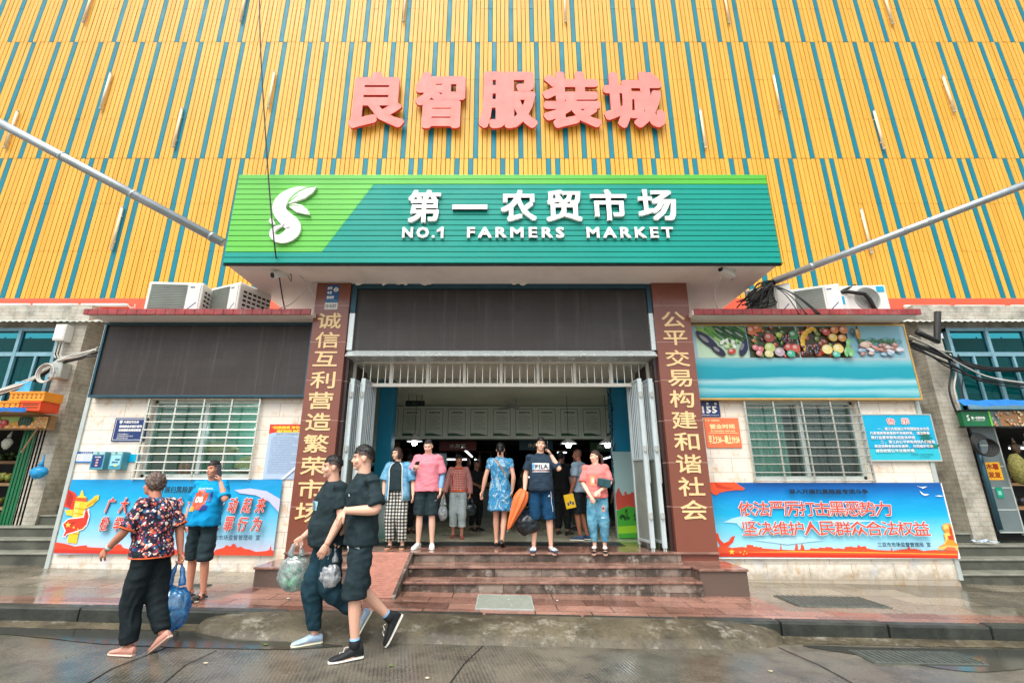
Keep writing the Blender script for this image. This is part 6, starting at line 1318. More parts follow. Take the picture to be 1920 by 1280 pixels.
def m_swirl(name, cols, scale=7, dist=2.2):
    m, n, b = newmat(name); x = nd(n, 'ShaderNodeTexNoise'); x.inputs['Scale'].default_value = scale; x.inputs['Detail'].default_value = 4; x.inputs['Distortion'].default_value = dist
    n.links.new(coords(n, (1, 1, .7)), x.inputs['Vector']); r = nd(n, 'ShaderNodeValToRGB'); n.links.new(ramp(n, x.outputs[0], .28, .72), r.inputs[0])
    while len(r.color_ramp.elements) < len(cols): r.color_ramp.elements.new(.5)
    for i, e in enumerate(r.color_ramp.elements): e.position = i / (len(cols) - 1); e.color = (*cols[i], 1)
    n.links.new(r.outputs[0], b.inputs['Base Color']); b.inputs['Roughness'].default_value = .8; return m
def m_check(name, c1, c2, sc_):
    m, n, b = newmat(name); v = coords(n, swap=True); br = nd(n, 'ShaderNodeTexBrick'); br.offset = 0; br.inputs['Scale'].default_value = 1; br.inputs['Brick Width'].default_value = sc_; br.inputs['Row Height'].default_value = sc_; br.inputs['Mortar Size'].default_value = sc_ * .22
    br.inputs['Color1'].default_value = (*c1, 1); br.inputs['Color2'].default_value = (*tuple(x*.8 for x in c1), 1); br.inputs['Mortar'].default_value = (*c2, 1); n.links.new(v, br.inputs['Vector']); n.links.new(br.outputs[0], b.inputs['Base Color']); b.inputs['Roughness'].default_value = .85; return m
def m_film(name, tint, op=.35):
    m, n, b = newmat(name); n.nodes.remove(b); o = n.nodes['Material Output']
    t = nd(n, 'ShaderNodeBsdfTransparent'); t.inputs[0].default_value = (*tint, 1); d = nd(n, 'ShaderNodeBsdfTranslucent'); d.inputs[0].default_value = (*tint, 1)
    df = nd(n, 'ShaderNodeBsdfDiffuse'); df.inputs[0].default_value = (*tint, 1); g = nd(n, 'ShaderNodeBsdfGlossy'); g.inputs['Roughness'].default_value = .18
    x0 = nd(n, 'ShaderNodeMixShader'); x0.inputs[0].default_value = .5; n.links.new(d.outputs[0], x0.inputs[1]); n.links.new(df.outputs[0], x0.inputs[2])
    f = noi(n, coords(n), 22, 4, .6); x1 = nd(n, 'ShaderNodeMixShader'); n.links.new(ramp(n, f, .35, .65, op*.5, min(1, op*1.6)), x1.inputs[0]); n.links.new(t.outputs[0], x1.inputs[1]); n.links.new(x0.outputs[0], x1.inputs[2])
    x2 = nd(n, 'ShaderNodeMixShader'); x2.inputs[0].default_value = .14; n.links.new(x1.outputs[0], x2.inputs[1]); n.links.new(g.outputs[0], x2.inputs[2])
    bp = nd(n, 'ShaderNodeBump'); bp.inputs['Strength'].default_value = .9; bp.inputs['Distance'].default_value = .02; n.links.new(noi(n, coords(n, (1, 1, .4)), 16, 3), bp.inputs['Height'])
    for q in (d, df, g): n.links.new(bp.outputs[0], q.inputs['Normal'])
    n.links.new(x2.outputs[0], o.inputs[0]); return m
K = dict(black=cloth('black_cotton', c(34, 50, 55), .25), blacktr=cloth('black_trousers', c(24, 34, 38), .3), nvtr=cloth('dark_blue_trousers', c(26, 56, 68), .25), navy=cloth('navy_cotton', c(38, 56, 72), .15), navyshort=cloth('navy_shorts', c(14, 62, 96), .15),
    sky=cloth('bright_blue_cotton', c(0, 148, 206), .08), pink=cloth('pink_cotton', c(236, 142, 156), .06), coral=cloth('coral_pink_cotton', c(238, 136, 130), .08), grey=cloth('grey_blue_cotton', c(138, 160, 176), .08), white=cloth('pale_trousers', c(176, 190, 192), .08), cuffs=cloth('turned_cuffs', c(200, 210, 212), .05),
    denim=cloth('light_denim', c(44, 130, 170), .25, col2=c(120, 180, 200)), orange=cloth('orange_knit', c(232, 110, 66)), jacket=cloth('shiny_blue_jacket', c(64, 158, 208), .3, .35, col2=c(150, 206, 232)), sleeve=cloth('pale_blue_arm_sleeve', c(130, 180, 226), .08, .6),
    floral=m_floral(), plaid=m_plaid(), dress=m_swirl('blue_swirl_dress', [c(10,90,140), c(120,180,204), c(20,120,176), c(60,150,190), c(16,104,160), c(170,204,214), c(30,126,176), c(110,176,200)]), check=m_check('red_white_check', c(222, 206, 196), c(196, 70, 56), .03), check2=m_check('fine_red_check', c(214, 190, 182), c(180, 90, 84), .018),
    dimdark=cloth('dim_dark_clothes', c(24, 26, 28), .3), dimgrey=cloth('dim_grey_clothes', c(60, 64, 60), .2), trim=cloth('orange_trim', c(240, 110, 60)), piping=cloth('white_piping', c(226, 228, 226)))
SOLE = mat('white_rubber', c(226, 224, 214), .5); SHOEB = mat('black_knit_shoe', c(24, 28, 32), .7, 0, .3, 30); SHOEP = mat('pale_blue_knit_shoe', c(140, 178, 212), .7, 0, .15, 20, col2=c(196, 214, 230)); PINKSH = mat('dusty_pink_shoe', c(206, 150, 132), .6); WHSH = mat('white_clog', c(228, 228, 222), .5); BKSH = mat('black_slipper', c(22, 24, 26), .5); NVSH = mat('navy_clog', c(24, 60, 96), .5); RDSH = mat('red_brown_sandal', c(140, 62, 52), .5)

V = Vector
DEF = dict(pelvis=(0,0,.94), neck=(0,.015,1.45), head=(0,-.015,1.605), shL=(.170,.015,1.395), elL=(.225,.035,1.12), wrL=(.235,-.04,.875), hipL=(.088,0,.90), knL=(.10,-.025,.49), anL=(.105,.03,.085), toeL=(.135,-.145,.035))
for k in list(DEF):
    if k.endswith('L'): p = DEF[k]; DEF[k[:-1] + 'R'] = (-p[0], p[1], p[2])
def cat(pts, q=4):
    P = [V(p) for p in pts]; Q = []
    for i in range(len(P) - 1):
        p0, p1, p2, p3 = P[max(i-1,0)], P[i], P[i+1], P[min(i+2,len(P)-1)]
        for s in range(q):
            t = s / q; Q.append(.5*((2*p1)+(p2-p0)*t+(2*p0-5*p1+4*p2-p3)*t*t+(3*p1-p0-3*p2+p3)*t**3))
    Q.append(P[-1]); return Q
def limb(mb, a, m, e, radii, t0=0., t1=1., n=12, q=7):
    """tapering tube along a bent limb a-m-e; radii given along it; t0..t1 keeps a piece"""
    a, m, e = V(a), V(m), V(e); L1, L2 = (m-a).length, (e-m).length; T = L1 + L2; N = 26; pts, rs = [], []
    for i in range(N + 1):
        t = t0 + (t1 - t0) * i / N; s = t * T; w_ = .06 * T
        p = a.lerp(m, s / L1) if s < L1 else m.lerp(e, (s - L1) / L2)
        d = abs(s - L1)
        if d < w_:                                         # soften the joint
            pa, pb_ = a.lerp(m, max(0, (L1 - w_) / L1)), m.lerp(e, min(1, w_ / L2)); u = (s - L1 + w_) / (2*w_); p = pa*(1-u)**2 + m*(2*u*(1-u)) + pb_*u*u
        x = t * (len(radii) - 1); k = min(int(x), len(radii) - 2); rs.append(radii[k] + (radii[k+1] - radii[k]) * (x - k)); pts.append(p)
    mb.tube(pts, rs, n)
def trunk(mb, prof, J, yP, yS, n=28, gap=None):
    """stacked ellipses (t, rx, ry, forward) from pelvis (t=0) to neck (t=1)"""
    P, N_ = V(J['pelvis']), V(J['neck']); rs = []
    for t, rx, ry, fw in prof:
        ctr = P.lerp(N_, t) if t >= 0 else P + V((0, 0, (N_-P).z * t)); yaw = yP + (yS - yP) * min(max(t, 0), 1); ring = []
        for k in range(n):
            if gap: a = -math.pi/2 + gap + (2*math.pi - 2*gap) * k / (n - 1)
            else: a = 2*math.pi*k/n
            ca, sa = math.cos(a), math.sin(a); sx, sy = abs(ca)**.85*(1 if ca > 0 else -1), abs(sa)**.85*(1 if sa > 0 else -1)
            x, y = rx*sx, ry*sy - fw; ring.append(ctr + V((x*math.cos(yaw) - y*math.sin(yaw), x*math.sin(yaw) + y*math.cos(yaw), 0)))
        rs.append(ring)
    if gap:
        ids = [[mb.vert(p) for p in r] for r in rs]
        for a_, b_ in zip(ids, ids[1:]):
            for k in range(n - 1): mb.face((a_[k], a_[k+1], b_[k+1], b_[k]))
    else: mb.rings(rs)
def hand(mb, E, W, pn, thumb, curl=.35, spread=1.0):
    E, W, pn = V(E), V(W), V(pn); f = (W - E).normalized(); pn = (pn - f*pn.dot(f)).normalized(); lat = f.cross(pn) * thumb     # lat points to the thumb side
    def ring(p, a, b_): return [p + lat*a*math.cos(2*math.pi*k/12) + pn*b_*math.sin(2*math.pi*k/12) for k in range(12)]
    mb.rings([ring(W - f*.03, .025, .021), ring(W, .026, .018), ring(W + f*.03, .037, .017), ring(W + f*.066, .039, .015), ring(W + f*.085, .035, .012)])
    for k, (o, L) in enumerate(((.029,.064), (.010,.073), (-.010,.068), (-.029,.054))):
        p = W + f*(.076 - .004*abs(k-1)) + lat*o; d = (f + lat*o*2.2*spread).normalized(); pts = [p - f*.02, p]; cu = curl * (1 + .12*k)
        for s, fr_ in ((.45, .9), (.32, 1.9), (.23, 2.6)):
            a = cu*fr_; q = d*math.cos(a) + pn*math.sin(a); p = p + q*L*s; pts.append(p)
        mb.tube(pts, [.010,.0098,.0088,.008,.006], 8)
    p = W + f*.022 + lat*.024; pts = [p, p + (f*.55+lat*.75+pn*.25).normalized()*.036, p + (f*.55+lat*.75+pn*.25).normalized()*.036 + (f*.9+lat*.2+pn*.4*(1+curl)).normalized()*.030, p + (f*.55+lat*.75+pn*.25).normalized()*.036 + (f*.9+lat*.15+pn*.5*(1+curl)).normalized()*.052]
    mb.tube(pts, [.014,.012,.0105,.007], 8)
def bare_foot(mb, an, toe, k=1.0):
    an, toe = V(an), V(toe); d = toe - an; d = V((d.x, d.y, d.z)); L = d.length; dn = d.normalized()
    heel = an - dn*.055 + V((0, 0, -.012)) if d.z < -.02 else an - dn*.05
    sole = V((0,0,-1)) - dn*(V((0,0,-1)).dot(dn)); sole.normalize(); side = dn.cross(sole); rs = []
    for u, w_, h, up in ((-.05,.022,.022,.05),(-.03,.032,.035,.048),(.02,.034,.040,.043),(.08,.037,.034,.035),(.13,.043,.026,.024),(.175,.042,.019,.016),(.205,.030,.013,.012)):
        ctr = an + dn*u*(L/.18 if u > 0 else 1)*.92 + sole*(.085 - up - .004); rs.append([ctr + side*w_*math.cos(2*math.pi*q/12)*k + sole*h*math.sin(2*math.pi*q/12)*k for q in range(12)])
    mb.rings(rs)
def shoe(P, side, m, sole=SOLE, high=0.0, open_=False, name='shoe', strap=None):
    an, toe = V(P.J['an'+side]), V(P.J['toe'+side]); d = toe - an; dn = V((d.x, d.y, min(d.z + .05, d.z*1.0) if abs(d.z) < .07 else d.z)); 
    flat = abs(an.z - .085) < .03 and toe.z < .06
    if flat: dn = V((d.x, d.y, 0))
    dn.normalize(); sl_ = V((0,0,-1)) - dn*(V((0,0,-1)).dot(dn)); sl_.normalize(); sd = dn.cross(sl_)
    def rg(u, w_, top, bot): 
        ctr = an + dn*u + sl_*.085; out = []
        for q in range(14):
            a = 2*math.pi*q/14; y = math.sin(a); out.append(ctr + sd*w_*math.cos(a)*(1 if y < 0 else .96) - sl_*((top+bot)/2 + (top-bot)/2*(-y if True else y)*-1))
        return out
    b = MB(); b.M = P.M
    b.rings([rg(u, w_, .022, 0) for u, w_ in ((-.075,.024),(-.06,.036),(0,.039),(.08,.045),(.14,.050),(.18,.044),(.205,.024))])
    so = b.build('sole', sole, None)
    b = MB(); b.M = P.M
    if strap:
        for u, w_, tp in strap: b.rings([rg(u, w_, tp, .02), rg(u + .045, w_*1.02, tp*.92, .02)])
    else:
        hz = .088 + high
        b.rings([rg(u, w_, tp, .016) for u, w_, tp in ((-.072,.022,.07),(-.055,.034,hz if not open_ else .04),(-.01,.036,hz if not open_ else .035),(.035,.039,.092 if not open_ else .06),(.08,.043,.072),(.13,.046,.056),(.175,.040,.045),(.20,.022,.034))])
        if high: 
            b.tube([an + V((0,0,.0)), an + (V(P.J['kn'+side]) - an).normalized()*(high + .01)], .045, 12)
    o = b.build(name, m, P.root, smooth=True); o.modifiers.new('b', 'BEVEL').width = .003
    so.parent = o; so.location = so.location - P.root.location
    return o
class Person: pass
def head_pts(b, Hm, k=1.0):
    old = b.M; b.M = old @ Hm @ Matrix.Scale(k, 4)
    b.ell((0,.014,.030), (.075,.095,.096), 20, 14); b.ell((0,-.020,-.035), (.060,.068,.082), 18, 12); b.ell((0,-.060,-.092), (.027,.024,.021), 12, 8)
    for s in (-1, 1):
        b.ell((.036*s,-.054,-.028), (.030,.030,.030), 10, 8); b.ell((.077*s,.012,-.010), (.011,.021,.032), 10, 8)
    b.tube([(0,-.080,.020),(0,-.090,-.006),(0,-.102,-.024),(0,-.090,-.036)], [.009,.010,.0150,.012], 8); b.ell((0,-.085,-.062), (.024,.011,.011), 10, 6); b.ell((0,-.076,.030), (.050,.018,.013), 12, 6)
    b.M = old
def person(label, x, y, z, H, heading, J=None, yS=0.0, yP=0.0, hyaw=0.0, hpitch=0.0, htilt=0.0, skin=c(214,160,134), vox=.0065, girth=1.0, hands=None, shaved=False, bare=True, group=None, female=False, fade=None):
    fade = (not female and not shaved) if fade is None else fade
    P = Person(); P.J = dict(DEF); P.J.update(J or {}); h_ = P.J['head']; P.J['head'] = (h_[0], h_[1], h_[2] - .010); P.s = H / 1.707; P.yS, P.yP, P.g = yS, yP, girth
    P.root = thing('person', label, 'person', (x, y, z), group); P.M = Matrix.Translation((x, y, z)) @ Matrix.Rotation(heading, 4, 'Z') @ Matrix.Scale(P.s, 4); P.vox = vox
    P.Hm = Matrix.Translation(P.J['head']) @ Matrix.Rotation(hyaw, 4, 'Z') @ Matrix.Rotation(hpitch, 4, 'X') @ Matrix.Rotation(htilt, 4, 'Y'); P.hk = .91 if not female else .90
    b = MB(); b.M = P.M; g = girth; J = P.J
    trunk(b, [(-.16,.10*g,.08*g,0),(-.08,.135*g,.092*g,0),(0,.148*g,.10*g,0),(.25,.130*g,.090*g,0),(.5,.132*g,.092*g,.0),(.75,.148*g,.096*g,0),(.9,.120,.075,0),(1.0,.055,.052,0)], J, yP, yS)
    b.tube([V(J['neck']) + V((0,0,-.04)), V(J['neck']).lerp(V(J['head']), .35), V(J['head']) + (P.Hm.to_3x3() @ V((0,.012,-.03)))], [.062, .056, .053], 14)
    head_pts(b, P.Hm, P.hk)
    for s, hd in (('L', (hands or {}).get('L', {})), ('R', (hands or {}).get('R', {}))):
        ar = .92 if female else 1.0
        limb(b, J['sh'+s], J['el'+s], J['wr'+s], [r*ar for r in (.033,.040,.045,.043,.041,.045,.041,.034,.029)])
        f = (V(J['wr'+s]) - V(J['el'+s])).normalized(); pn = hd.get('pn', (-1, 0, 0) if s == 'L' else (1, 0, 0)); th = hd.get('th', 1 if s == 'L' else -1)
        hand(b, J['el'+s] if 'dir' not in hd else V(J['wr'+s]) - V(hd['dir']).normalized()*.2, J['wr'+s], pn, th, hd.get('curl', .3), hd.get('spread', 1.0))
        limb(b, J['hip'+s], J['kn'+s], J['an'+s], [r*(1 if not female else .98) for r in (.080,.078,.070,.060,.052,.052,.053,.046,.038,.034)])
        bare_foot(b, J['an'+s], J['toe'+s], 1.0 if bare else .8)
    me = remesh(b, vox, 3); me.transform(Matrix.Translation(-P.root.location)); me.name = 'body'
    o = bpy.data.objects.new('body', me); COL.objects.link(o); o.parent = P.root; me.materials.clear(); me.materials.append(M['skin']); me.polygons.foreach_set('use_smooth', [True]*len(me.polygons))
    Hi = (Matrix.Translation(-P.root.location) @ P.M @ P.Hm @ Matrix.Scale(P.hk, 4)).inverted(); ca = me.color_attributes.new('Col', 'FLOAT_COLOR', 'POINT'); arr = []
    dk = c(34,24,22); lip = tuple(skin[i]*k_ for i, k_ in enumerate((.72,.42,.42)))
    for v in me.vertices:
        cc = skin; p = Hi @ v.co
        if abs(p.x) < .1 and abs(p.z) < .14 and abs(p.y) < .14:
            ax = abs(p.x)
            if p.y < -.035:
                if ((ax-.030)/.0135)**2 + ((p.z-.005)/.0046)**2 < 1: cc = dk
                elif ((ax-.031)/.021)**2 + ((p.z-.028-.1*(ax-.03))/.0040)**2 < 1: cc = c(84,62,52)
                elif (p.x/.023)**2 + ((p.z+.062)/.0085)**2 < 1: cc = lip
                elif (p.x/.010)**2 + ((p.z+.036)/.004)**2 < 1: cc = tuple(q*.6 for q in skin)
            if fade and p.y > -.045 + .25*max(0, .03 - p.z):
                lo = .004 - .6*max(0, p.y - .005); kf = min(1, max(0, (p.z - lo + .008*noise.noise(p*70)) / .032)) * .94
                if p.z > lo and p.z > -.07 and not (ax > .070 and abs(p.z + .008) < .030 and p.y < .04): cc = tuple(q*(1 - kf) + d_*kf for q, d_ in zip(skin, c(30,27,27)))
            if shaved and p.z > .055 - .35*max(0, p.y+.02) - (.0 if p.y < 0 else .03) and (p.y > -.075 or p.z > .075): cc = tuple(.45*q + .55*d_ for q, d_ in zip(skin, c(40,36,36)))
        arr += [*cc, 1.0]
    ca.data.foreach_set('color', arr); P.body = o; return P
def finish(P, b, name, m, vox=.011, it=4, wr=.006, wf=(5, 5, 2.4), parent=None, seed=0):
    me = remesh(b, vox * max(.8, P.s), it); me.transform(Matrix.Translation(-P.root.location)); me.name = name
    if wr:
        nrm = [v.normal.copy() for v in me.vertices]
        for v, n_ in zip(me.vertices, nrm):
            p = v.co; q = V((p.x*wf[0], p.y*wf[1], p.z*wf[2] + seed)); w2 = noise.noise(V((p.x*3+seed, p.y*3, p.z*2))); d = noise.noise(q) * 1.0 + (1 - abs(noise.noise(V((p.x*8+3+w2*2, p.y*8, p.z*5+p.x*4*w2+seed)))) * 3.0) * .8 + (1 - abs(noise.noise(V((p.x*5+p.z*9, p.y*6, p.z*11-p.x*6+seed+7)))) * 3.2) * .45; v.co = p + n_ * wr * 1.35 * d
    o = bpy.data.objects.new(name, me); COL.objects.link(o); o.parent = parent or P.root; me.materials.clear(); me.materials.append(m); me.polygons.foreach_set('use_smooth', [True]*len(me.polygons)); return o
def shirt(P, m, hem=.0, ease=.022, slv=.40, sr=.074, name='shirt', belly=0., wide=1.0, wr=.006, seed=0, collar=.066):
    b = MB(); b.M = P.M; g = P.g; J = P.J; t0 = -hem
    prof = [(t0, .158*g*wide+ease, .108*g+ease+belly*.7, belly*.5), (t0+.1, .156*g*wide+ease, .106*g+ease+belly, belly*.7), (.25, .145*g*wide+ease, .100*g+ease+belly, belly*.8), (.5, .148*g+ease, .102*g+ease+belly*.5, belly*.4), (.72, .158*g+ease, .105*g+ease, 0.005), (.86, .150+ease*.6, .088+ease*.5, 0), (.955, .100+ease*.3, .066+ease*.2, 0), (1.02, collar, collar*.95, 0)]
    trunk(b, prof, J, P.yP, P.yS)
    for s in ('L', 'R'):
        S_ = V(J['sh'+s]); inn = S_.lerp(V(J['neck']), .3) + V((0,0,-.03)); S2 = S_ + V((0,0,-.006)); b.tube([inn, S2], [.060, sr*.80], 14); b.ell(S2, (min(sr*.90,.078), sr*.90, .064), 16, 12)
        limb(b, S2, J['el'+s], J['wr'+s], [sr*.70, sr*.88, sr*.98, sr*1.0], .03, slv)
    return finish(P, b, name, m, wr=wr, seed=seed)
def bottoms(P, m, length, r0=.098, r1=.092, name='shorts', top=.13, wr=.006, seed=5, r2=None):
    b = MB(); b.M = P.M; J = P.J; g = P.g
    trunk(b, [(-.20,.085*g,.085*g,0), (-.13,.150*g,.104*g,0), (-.03,.160*g,.116*g,0), (.06,.153*g,.110*g,0), (top,.146*g,.104*g,0)], J, P.yP, P.yP)
    for s in ('L', 'R'): limb(b, V(J['hip'+s]) + V((0,0,.02)), J['kn'+s], J['an'+s], [r0, r0, r0*.96 + r1*.04, r1] + ([r2] if r2 else []), 0, length, 14)
    return finish(P, b, name, m, wr=wr, seed=seed)
def hair(P, m, line=.055, back=-.05, side=.012, thick=1.07, tuft=.05, vol=(1,1,1), name='hair'):
    b = MB(); b.M = P.M @ P.Hm @ Matrix.Scale(P.hk, 4)
    def fn(d):
        y = d.y*.095 + .014; z = d.z*.096 + .03; y0_ = y; lim = -.020 + .008*noise.noise(d*7) + .004*noise.noise(d*19); lim += line if y < -.035 else (line + (side - line)*min(1, (y + .035)/.05) if y < .015 else side + (back - side)*min(1, (y - .015)/.05))
        k = (z - lim)/.030; on = min(1, max(0, k)); n_ = 1 + tuft*noise.noise(d*9) + tuft*.6*noise.noise(d*21); return .90 + (thick*n_ - .90)*on
    b.ell((0,.014,.030), (.075*vol[0],.095*vol[1],.096*vol[2]), 44, 34, fn=fn); tufts(b, fn, (.075*vol[0],.095*vol[1],.096*vol[2]), 1300, 5, .016 if tuft > .015 else .005); return b.build(name, m, P.root, smooth=True)
def tufts(b, fn, r, n_, seed, L=.016, down=True):
    rr = random.Random(seed); ctr = V((0,.014,.030))
    for k in range(n_):
        d = V((rr.gauss(0,1), rr.gauss(0,1), rr.gauss(0,1))).normalized(); kk = fn(d)
        if kk < .985: continue
        p = ctr + V((d.x*r[0], d.y*r[1], d.z*r[2]))*kk; tg = V((0,-.25,-1)) if d.y < .0 else V((0,.3,-1)); tg = (tg - d*tg.dot(d)); tg = tg.normalized() if tg.length > .05 else V((rr.uniform(-1,1), -1, 0)).normalized()
        tg = (tg + V((rr.uniform(-.5,.5), rr.uniform(-.5,.5), rr.uniform(-.3,.3)))).normalized(); dr = (tg*(1.0 if d.z < .75 else .5) + d*rr.uniform(.15,.6)).normalized(); l = L*rr.uniform(.6,1.5); sd = dr.cross(d).normalized(); base = p - d*.004
        ids = [b.vert(base + sd*.0035), b.vert(base - sd*.0035), b.vert(base + d*.004), b.vert(base + dr*l)]
        for f in ((0,1,3),(1,2,3),(2,0,3)): b.face([ids[i] for i in f])
def mens_hair(P, m=None):
    b = MB(); b.M = P.M @ P.Hm @ Matrix.Scale(P.hk, 4); sd_ = len(P.root['label'])
    def fn(d):
        y = d.y*.098 + .014; z = d.z*.102 + .03; lim = .050 + .010*noise.noise(d*6 + V((sd_,0,0))) + .007*noise.noise(d*23); lim += -.012 if y < -.05 else 0
        if y > .02: lim -= min(.045, (y - .02)*.7)
        on = min(1, max(0, (z - lim)/.022)); tf = 1.012 + .085*min(1, max(0, (z - lim - .012)/.05))*(1 if y < .02 else .6) + .05*noise.noise(V((d.x*16, d.y*5, d.z*9 + sd_))) + .035*noise.noise(d*30); return .90 + (tf - .90)*on
    b.ell((0,.014,.030), (.074,.098,.102), 64, 48, fn=fn); tufts(b, fn, (.074,.098,.102), 1500, sd_, .013); return b.build('hair', M['hair'], P.root, smooth=True)
def on_cloth(P, o, yaw, side=-1):
    me = o.data; T = BVHTree.FromPolygons([v.co for v in me.vertices], [tuple(p.vertices) for p in me.polygons]); base = Matrix.Translation(-P.root.location) @ P.M @ Matrix.Rotation(yaw, 4, 'Z'); R3 = base.to_3x3().normalized()
    def fn(x, z, lift=.004):
        a = base @ V((x, .6*side, z)); d = R3 @ V((0, -side, 0)); h = T.ray_cast(a, d)
        if h[0] is None: return None
        return h[0] - d*lift + P.root.location
    return fn
def print_poly(pb_, fn, pts, col, lift=.004, sub=5):
    n_ = len(pts)
    if n_ == 4:
        g = [[None]*(sub+1) for _ in range(sub+1)]
        for i in range(sub+1):
            for j in range(sub+1):
                u, v = i/sub, j/sub; A_, B_, C_, D_ = [V((*p, 0)) for p in pts]; q = A_.lerp(B_, u).lerp(D_.lerp(C_, u), v); h = fn(q.x, q.y, lift); g[i][j] = h
        if any(h is None for r in g for h in r): return
        for i in range(sub):
            for j in range(sub): pb_.poly([g[i][j], g[i+1][j], g[i+1][j+1], g[i][j+1]], col)
    else:
        h = [fn(p[0], p[1], lift) for p in pts]
        if None not in h: pb_.poly(h, col)
def print_text(pb_, fn, s, x0, x1, z0, z1, col, lift=.006, bold=.0):
    vs_, fs = glyphs(s, 0, 2); ax, bx = min(p.x for p in vs_), max(p.x for p in vs_); ay, by = min(p.y for p in vs_), max(p.y for p in vs_)
    for dx, dz, dl in (((0,0,0),) if not bold else ((0,0,0),(bold,0,.0004),(-bold,0,.0008),(0,bold,.0012),(0,-bold,.0016))):
        H_ = [fn(x0 + dx + (p.x-ax)/(bx-ax)*(x1-x0), z0 + dz + (p.y-ay)/(by-ay)*(z1-z0), lift + dl) for p in vs_]
        base = len(pb_.v); ok = all(h is not None for h in H_)
        if not ok: return
        pb_.add(H_, fs, None, col)
def done_print(P, pb_, parent, name='print'):
    if not pb_.f: return
    o = pb_.build(name, PRINT, None, colors=True, fixn=False); o.parent = parent; o.location = o.location - P.root.location
def Pw(P, p): return P.M @ V(p)
def spot(fx, fy, hy, z0, hx=None):
    x, y = onp(fx, fy, z0); return x, y, at(hx or fx, hy, y).z - z0
def mirror(d): return {k: v for k, v in d.items()}

def film_bag(label, top, w_, h_, m, cat='bag', content=None, name='plastic_bag', handle=.12, seed=0, cm=None):
    top = V(top); t = thing(name, label, cat, top - V((0,0,handle + h_))); ctr = top - V((0,0,handle + h_*.52))
    b = MB(); b.ell(ctr, (w_/2, w_*.34, h_/2), 46, 34, fn=lambda d: (1 - .30*max(0, d.z)**2) * (1 + .10*(d.z < -.2)) * (1 + .16*noise.noise(d*2.6 + V((seed,0,0))) + .06*(1 - 2.4*abs(noise.noise(V((d.x*7,d.y*7,d.z*2.4+seed)))))))
    for s in (-1, 1): b.tube(cat_pts([ctr + V((s*w_*.20,0,h_*.40)), ctr + V((s*w_*.13,.01*s,h_*.5 + handle*.4)), top + V((s*.012,0,.0))]), [.030]*3 + [.022]*3 + [.010]*3, 7)
    b.build('film', m, t, smooth=True)
    if content:
        b = MB(); rr = random.Random(seed)
        for k in range(26):
            a = rr.random()*6.28; r_ = rr.random()*.30*w_; b.ell(ctr + V((r_*math.cos(a), r_*.6*math.sin(a), rr.uniform(-.40,.10)*h_)), (.030,.026,.032), 9, 7, rr.choice(content), fn=lambda d: 1 + .35*noise.noise(d*3 + V((k,0,0))))
        b.build('contents', cm or printmat('bag_contents', .5, 0), t, smooth=True, colors=True)
    return t
def cat_pts(p): return cat(p, 4)
FILMB = m_film('blue_film_bag', c(60, 170, 232), .5); FILMC = m_film('clear_film_bag', c(226, 240, 240), .36); FILMW = m_film('pale_film_bag', c(236, 240, 244), .6); FILMK = mat('black_film_bag', c(22, 34, 40), .3, 0, .3, 12, .5, 14)
def phone(label, p, ax, up, m=None):
    p, ax, up = V(p), V(ax).normalized(), V(up).normalized(); nn = ax.cross(up); Mx = Matrix((( *[ax.x, nn.x, up.x], p.x), (ax.y, nn.y, up.y, p.y), (ax.z, nn.z, up.z, p.z), (0,0,0,1)))
    t = thing('phone', label, 'phone', p); b = MB(); b.M = Mx; b.box(-.036, .036, -.0045, .0045, -.074, .074); b.build('case', m or M['blackmetal'], t, bevel=.004)
    b = MB(); b.M = Mx; b.box(-.032, .032, -.0052, -.0046, -.066, .066); b.build('screen', mat('phone_glass', c(14,18,24), .1), t)

# ---------------------------------------------------------------- elderly woman in the flowered blouse, walking left
x, y, H = spot(280, 1236, 893, .01, 315)
x -= .10
A = person('elderly woman in a flowered blouse and black trousers striding left on the road', x, y, gz(x, 0), H, R(-104), bare=False, skin=c(196,134,108), vox=.0058, girth=.93, female=True, hyaw=R(4), hpitch=R(-6),
  J=dict(pelvis=(0,-.06,.93), neck=(0,-.16,1.43), head=(0,-.235,1.575), shL=(.155,-.14,1.375), shR=(-.155,-.14,1.375), elL=(.24,-.20,1.12), wrL=(.24,-.38,.95), elR=(-.21,.0,1.10), wrR=(-.22,.06,.86),
         hipL=(.085,-.06,.90), knL=(.09,-.11,.50), anL=(.085,-.04,.085), toeL=(.095,-.22,.03), hipR=(-.085,-.06,.90), knR=(-.085,-.02,.50), anR=(-.075,.16,.16), toeR=(-.07,.015,.045)),
  hands=dict(L=dict(pn=(-1,.2,-.2), curl=.38), R=dict(curl=1.0)))
sh_ = shirt(A, K['floral'], hem=.13, ease=.036, slv=.47, sr=.084, name='blouse', belly=.03, wr=.009, seed=1)
b = MB(); b.M = A.M; t_ = -.135; trunk(b, [(t_, .158+.041, .108+.062, .015), (t_+.018, .158+.041, .108+.062, .015)], A.J, 0, 0); o = b.build('orange_hem', K['trim'], A.root, smooth=True)
b = MB(); b.M = A.M
for s in 'LR': limb(b, A.J['sh'+s], A.J['el'+s], A.J['wr'+s], [.092, .092], .455, .475)
b.build('sleeve_trim', K['trim'], A.root, smooth=True)
bottoms(A, K['blacktr'], .965, .100, .082, 'trousers', .10, .007, 2, .066)
hair(A, mat('grey_brown_curls', c(96, 70, 60), .6, 0, .5, 60, .8, 90, col2=c(150,130,120)), .05, -.075, -.005, 1.16, .22, (1.12,1.10,1.05))
for s in 'LR': shoe(A, s, PINKSH, mat('pale_sole', c(214,190,176), .6))
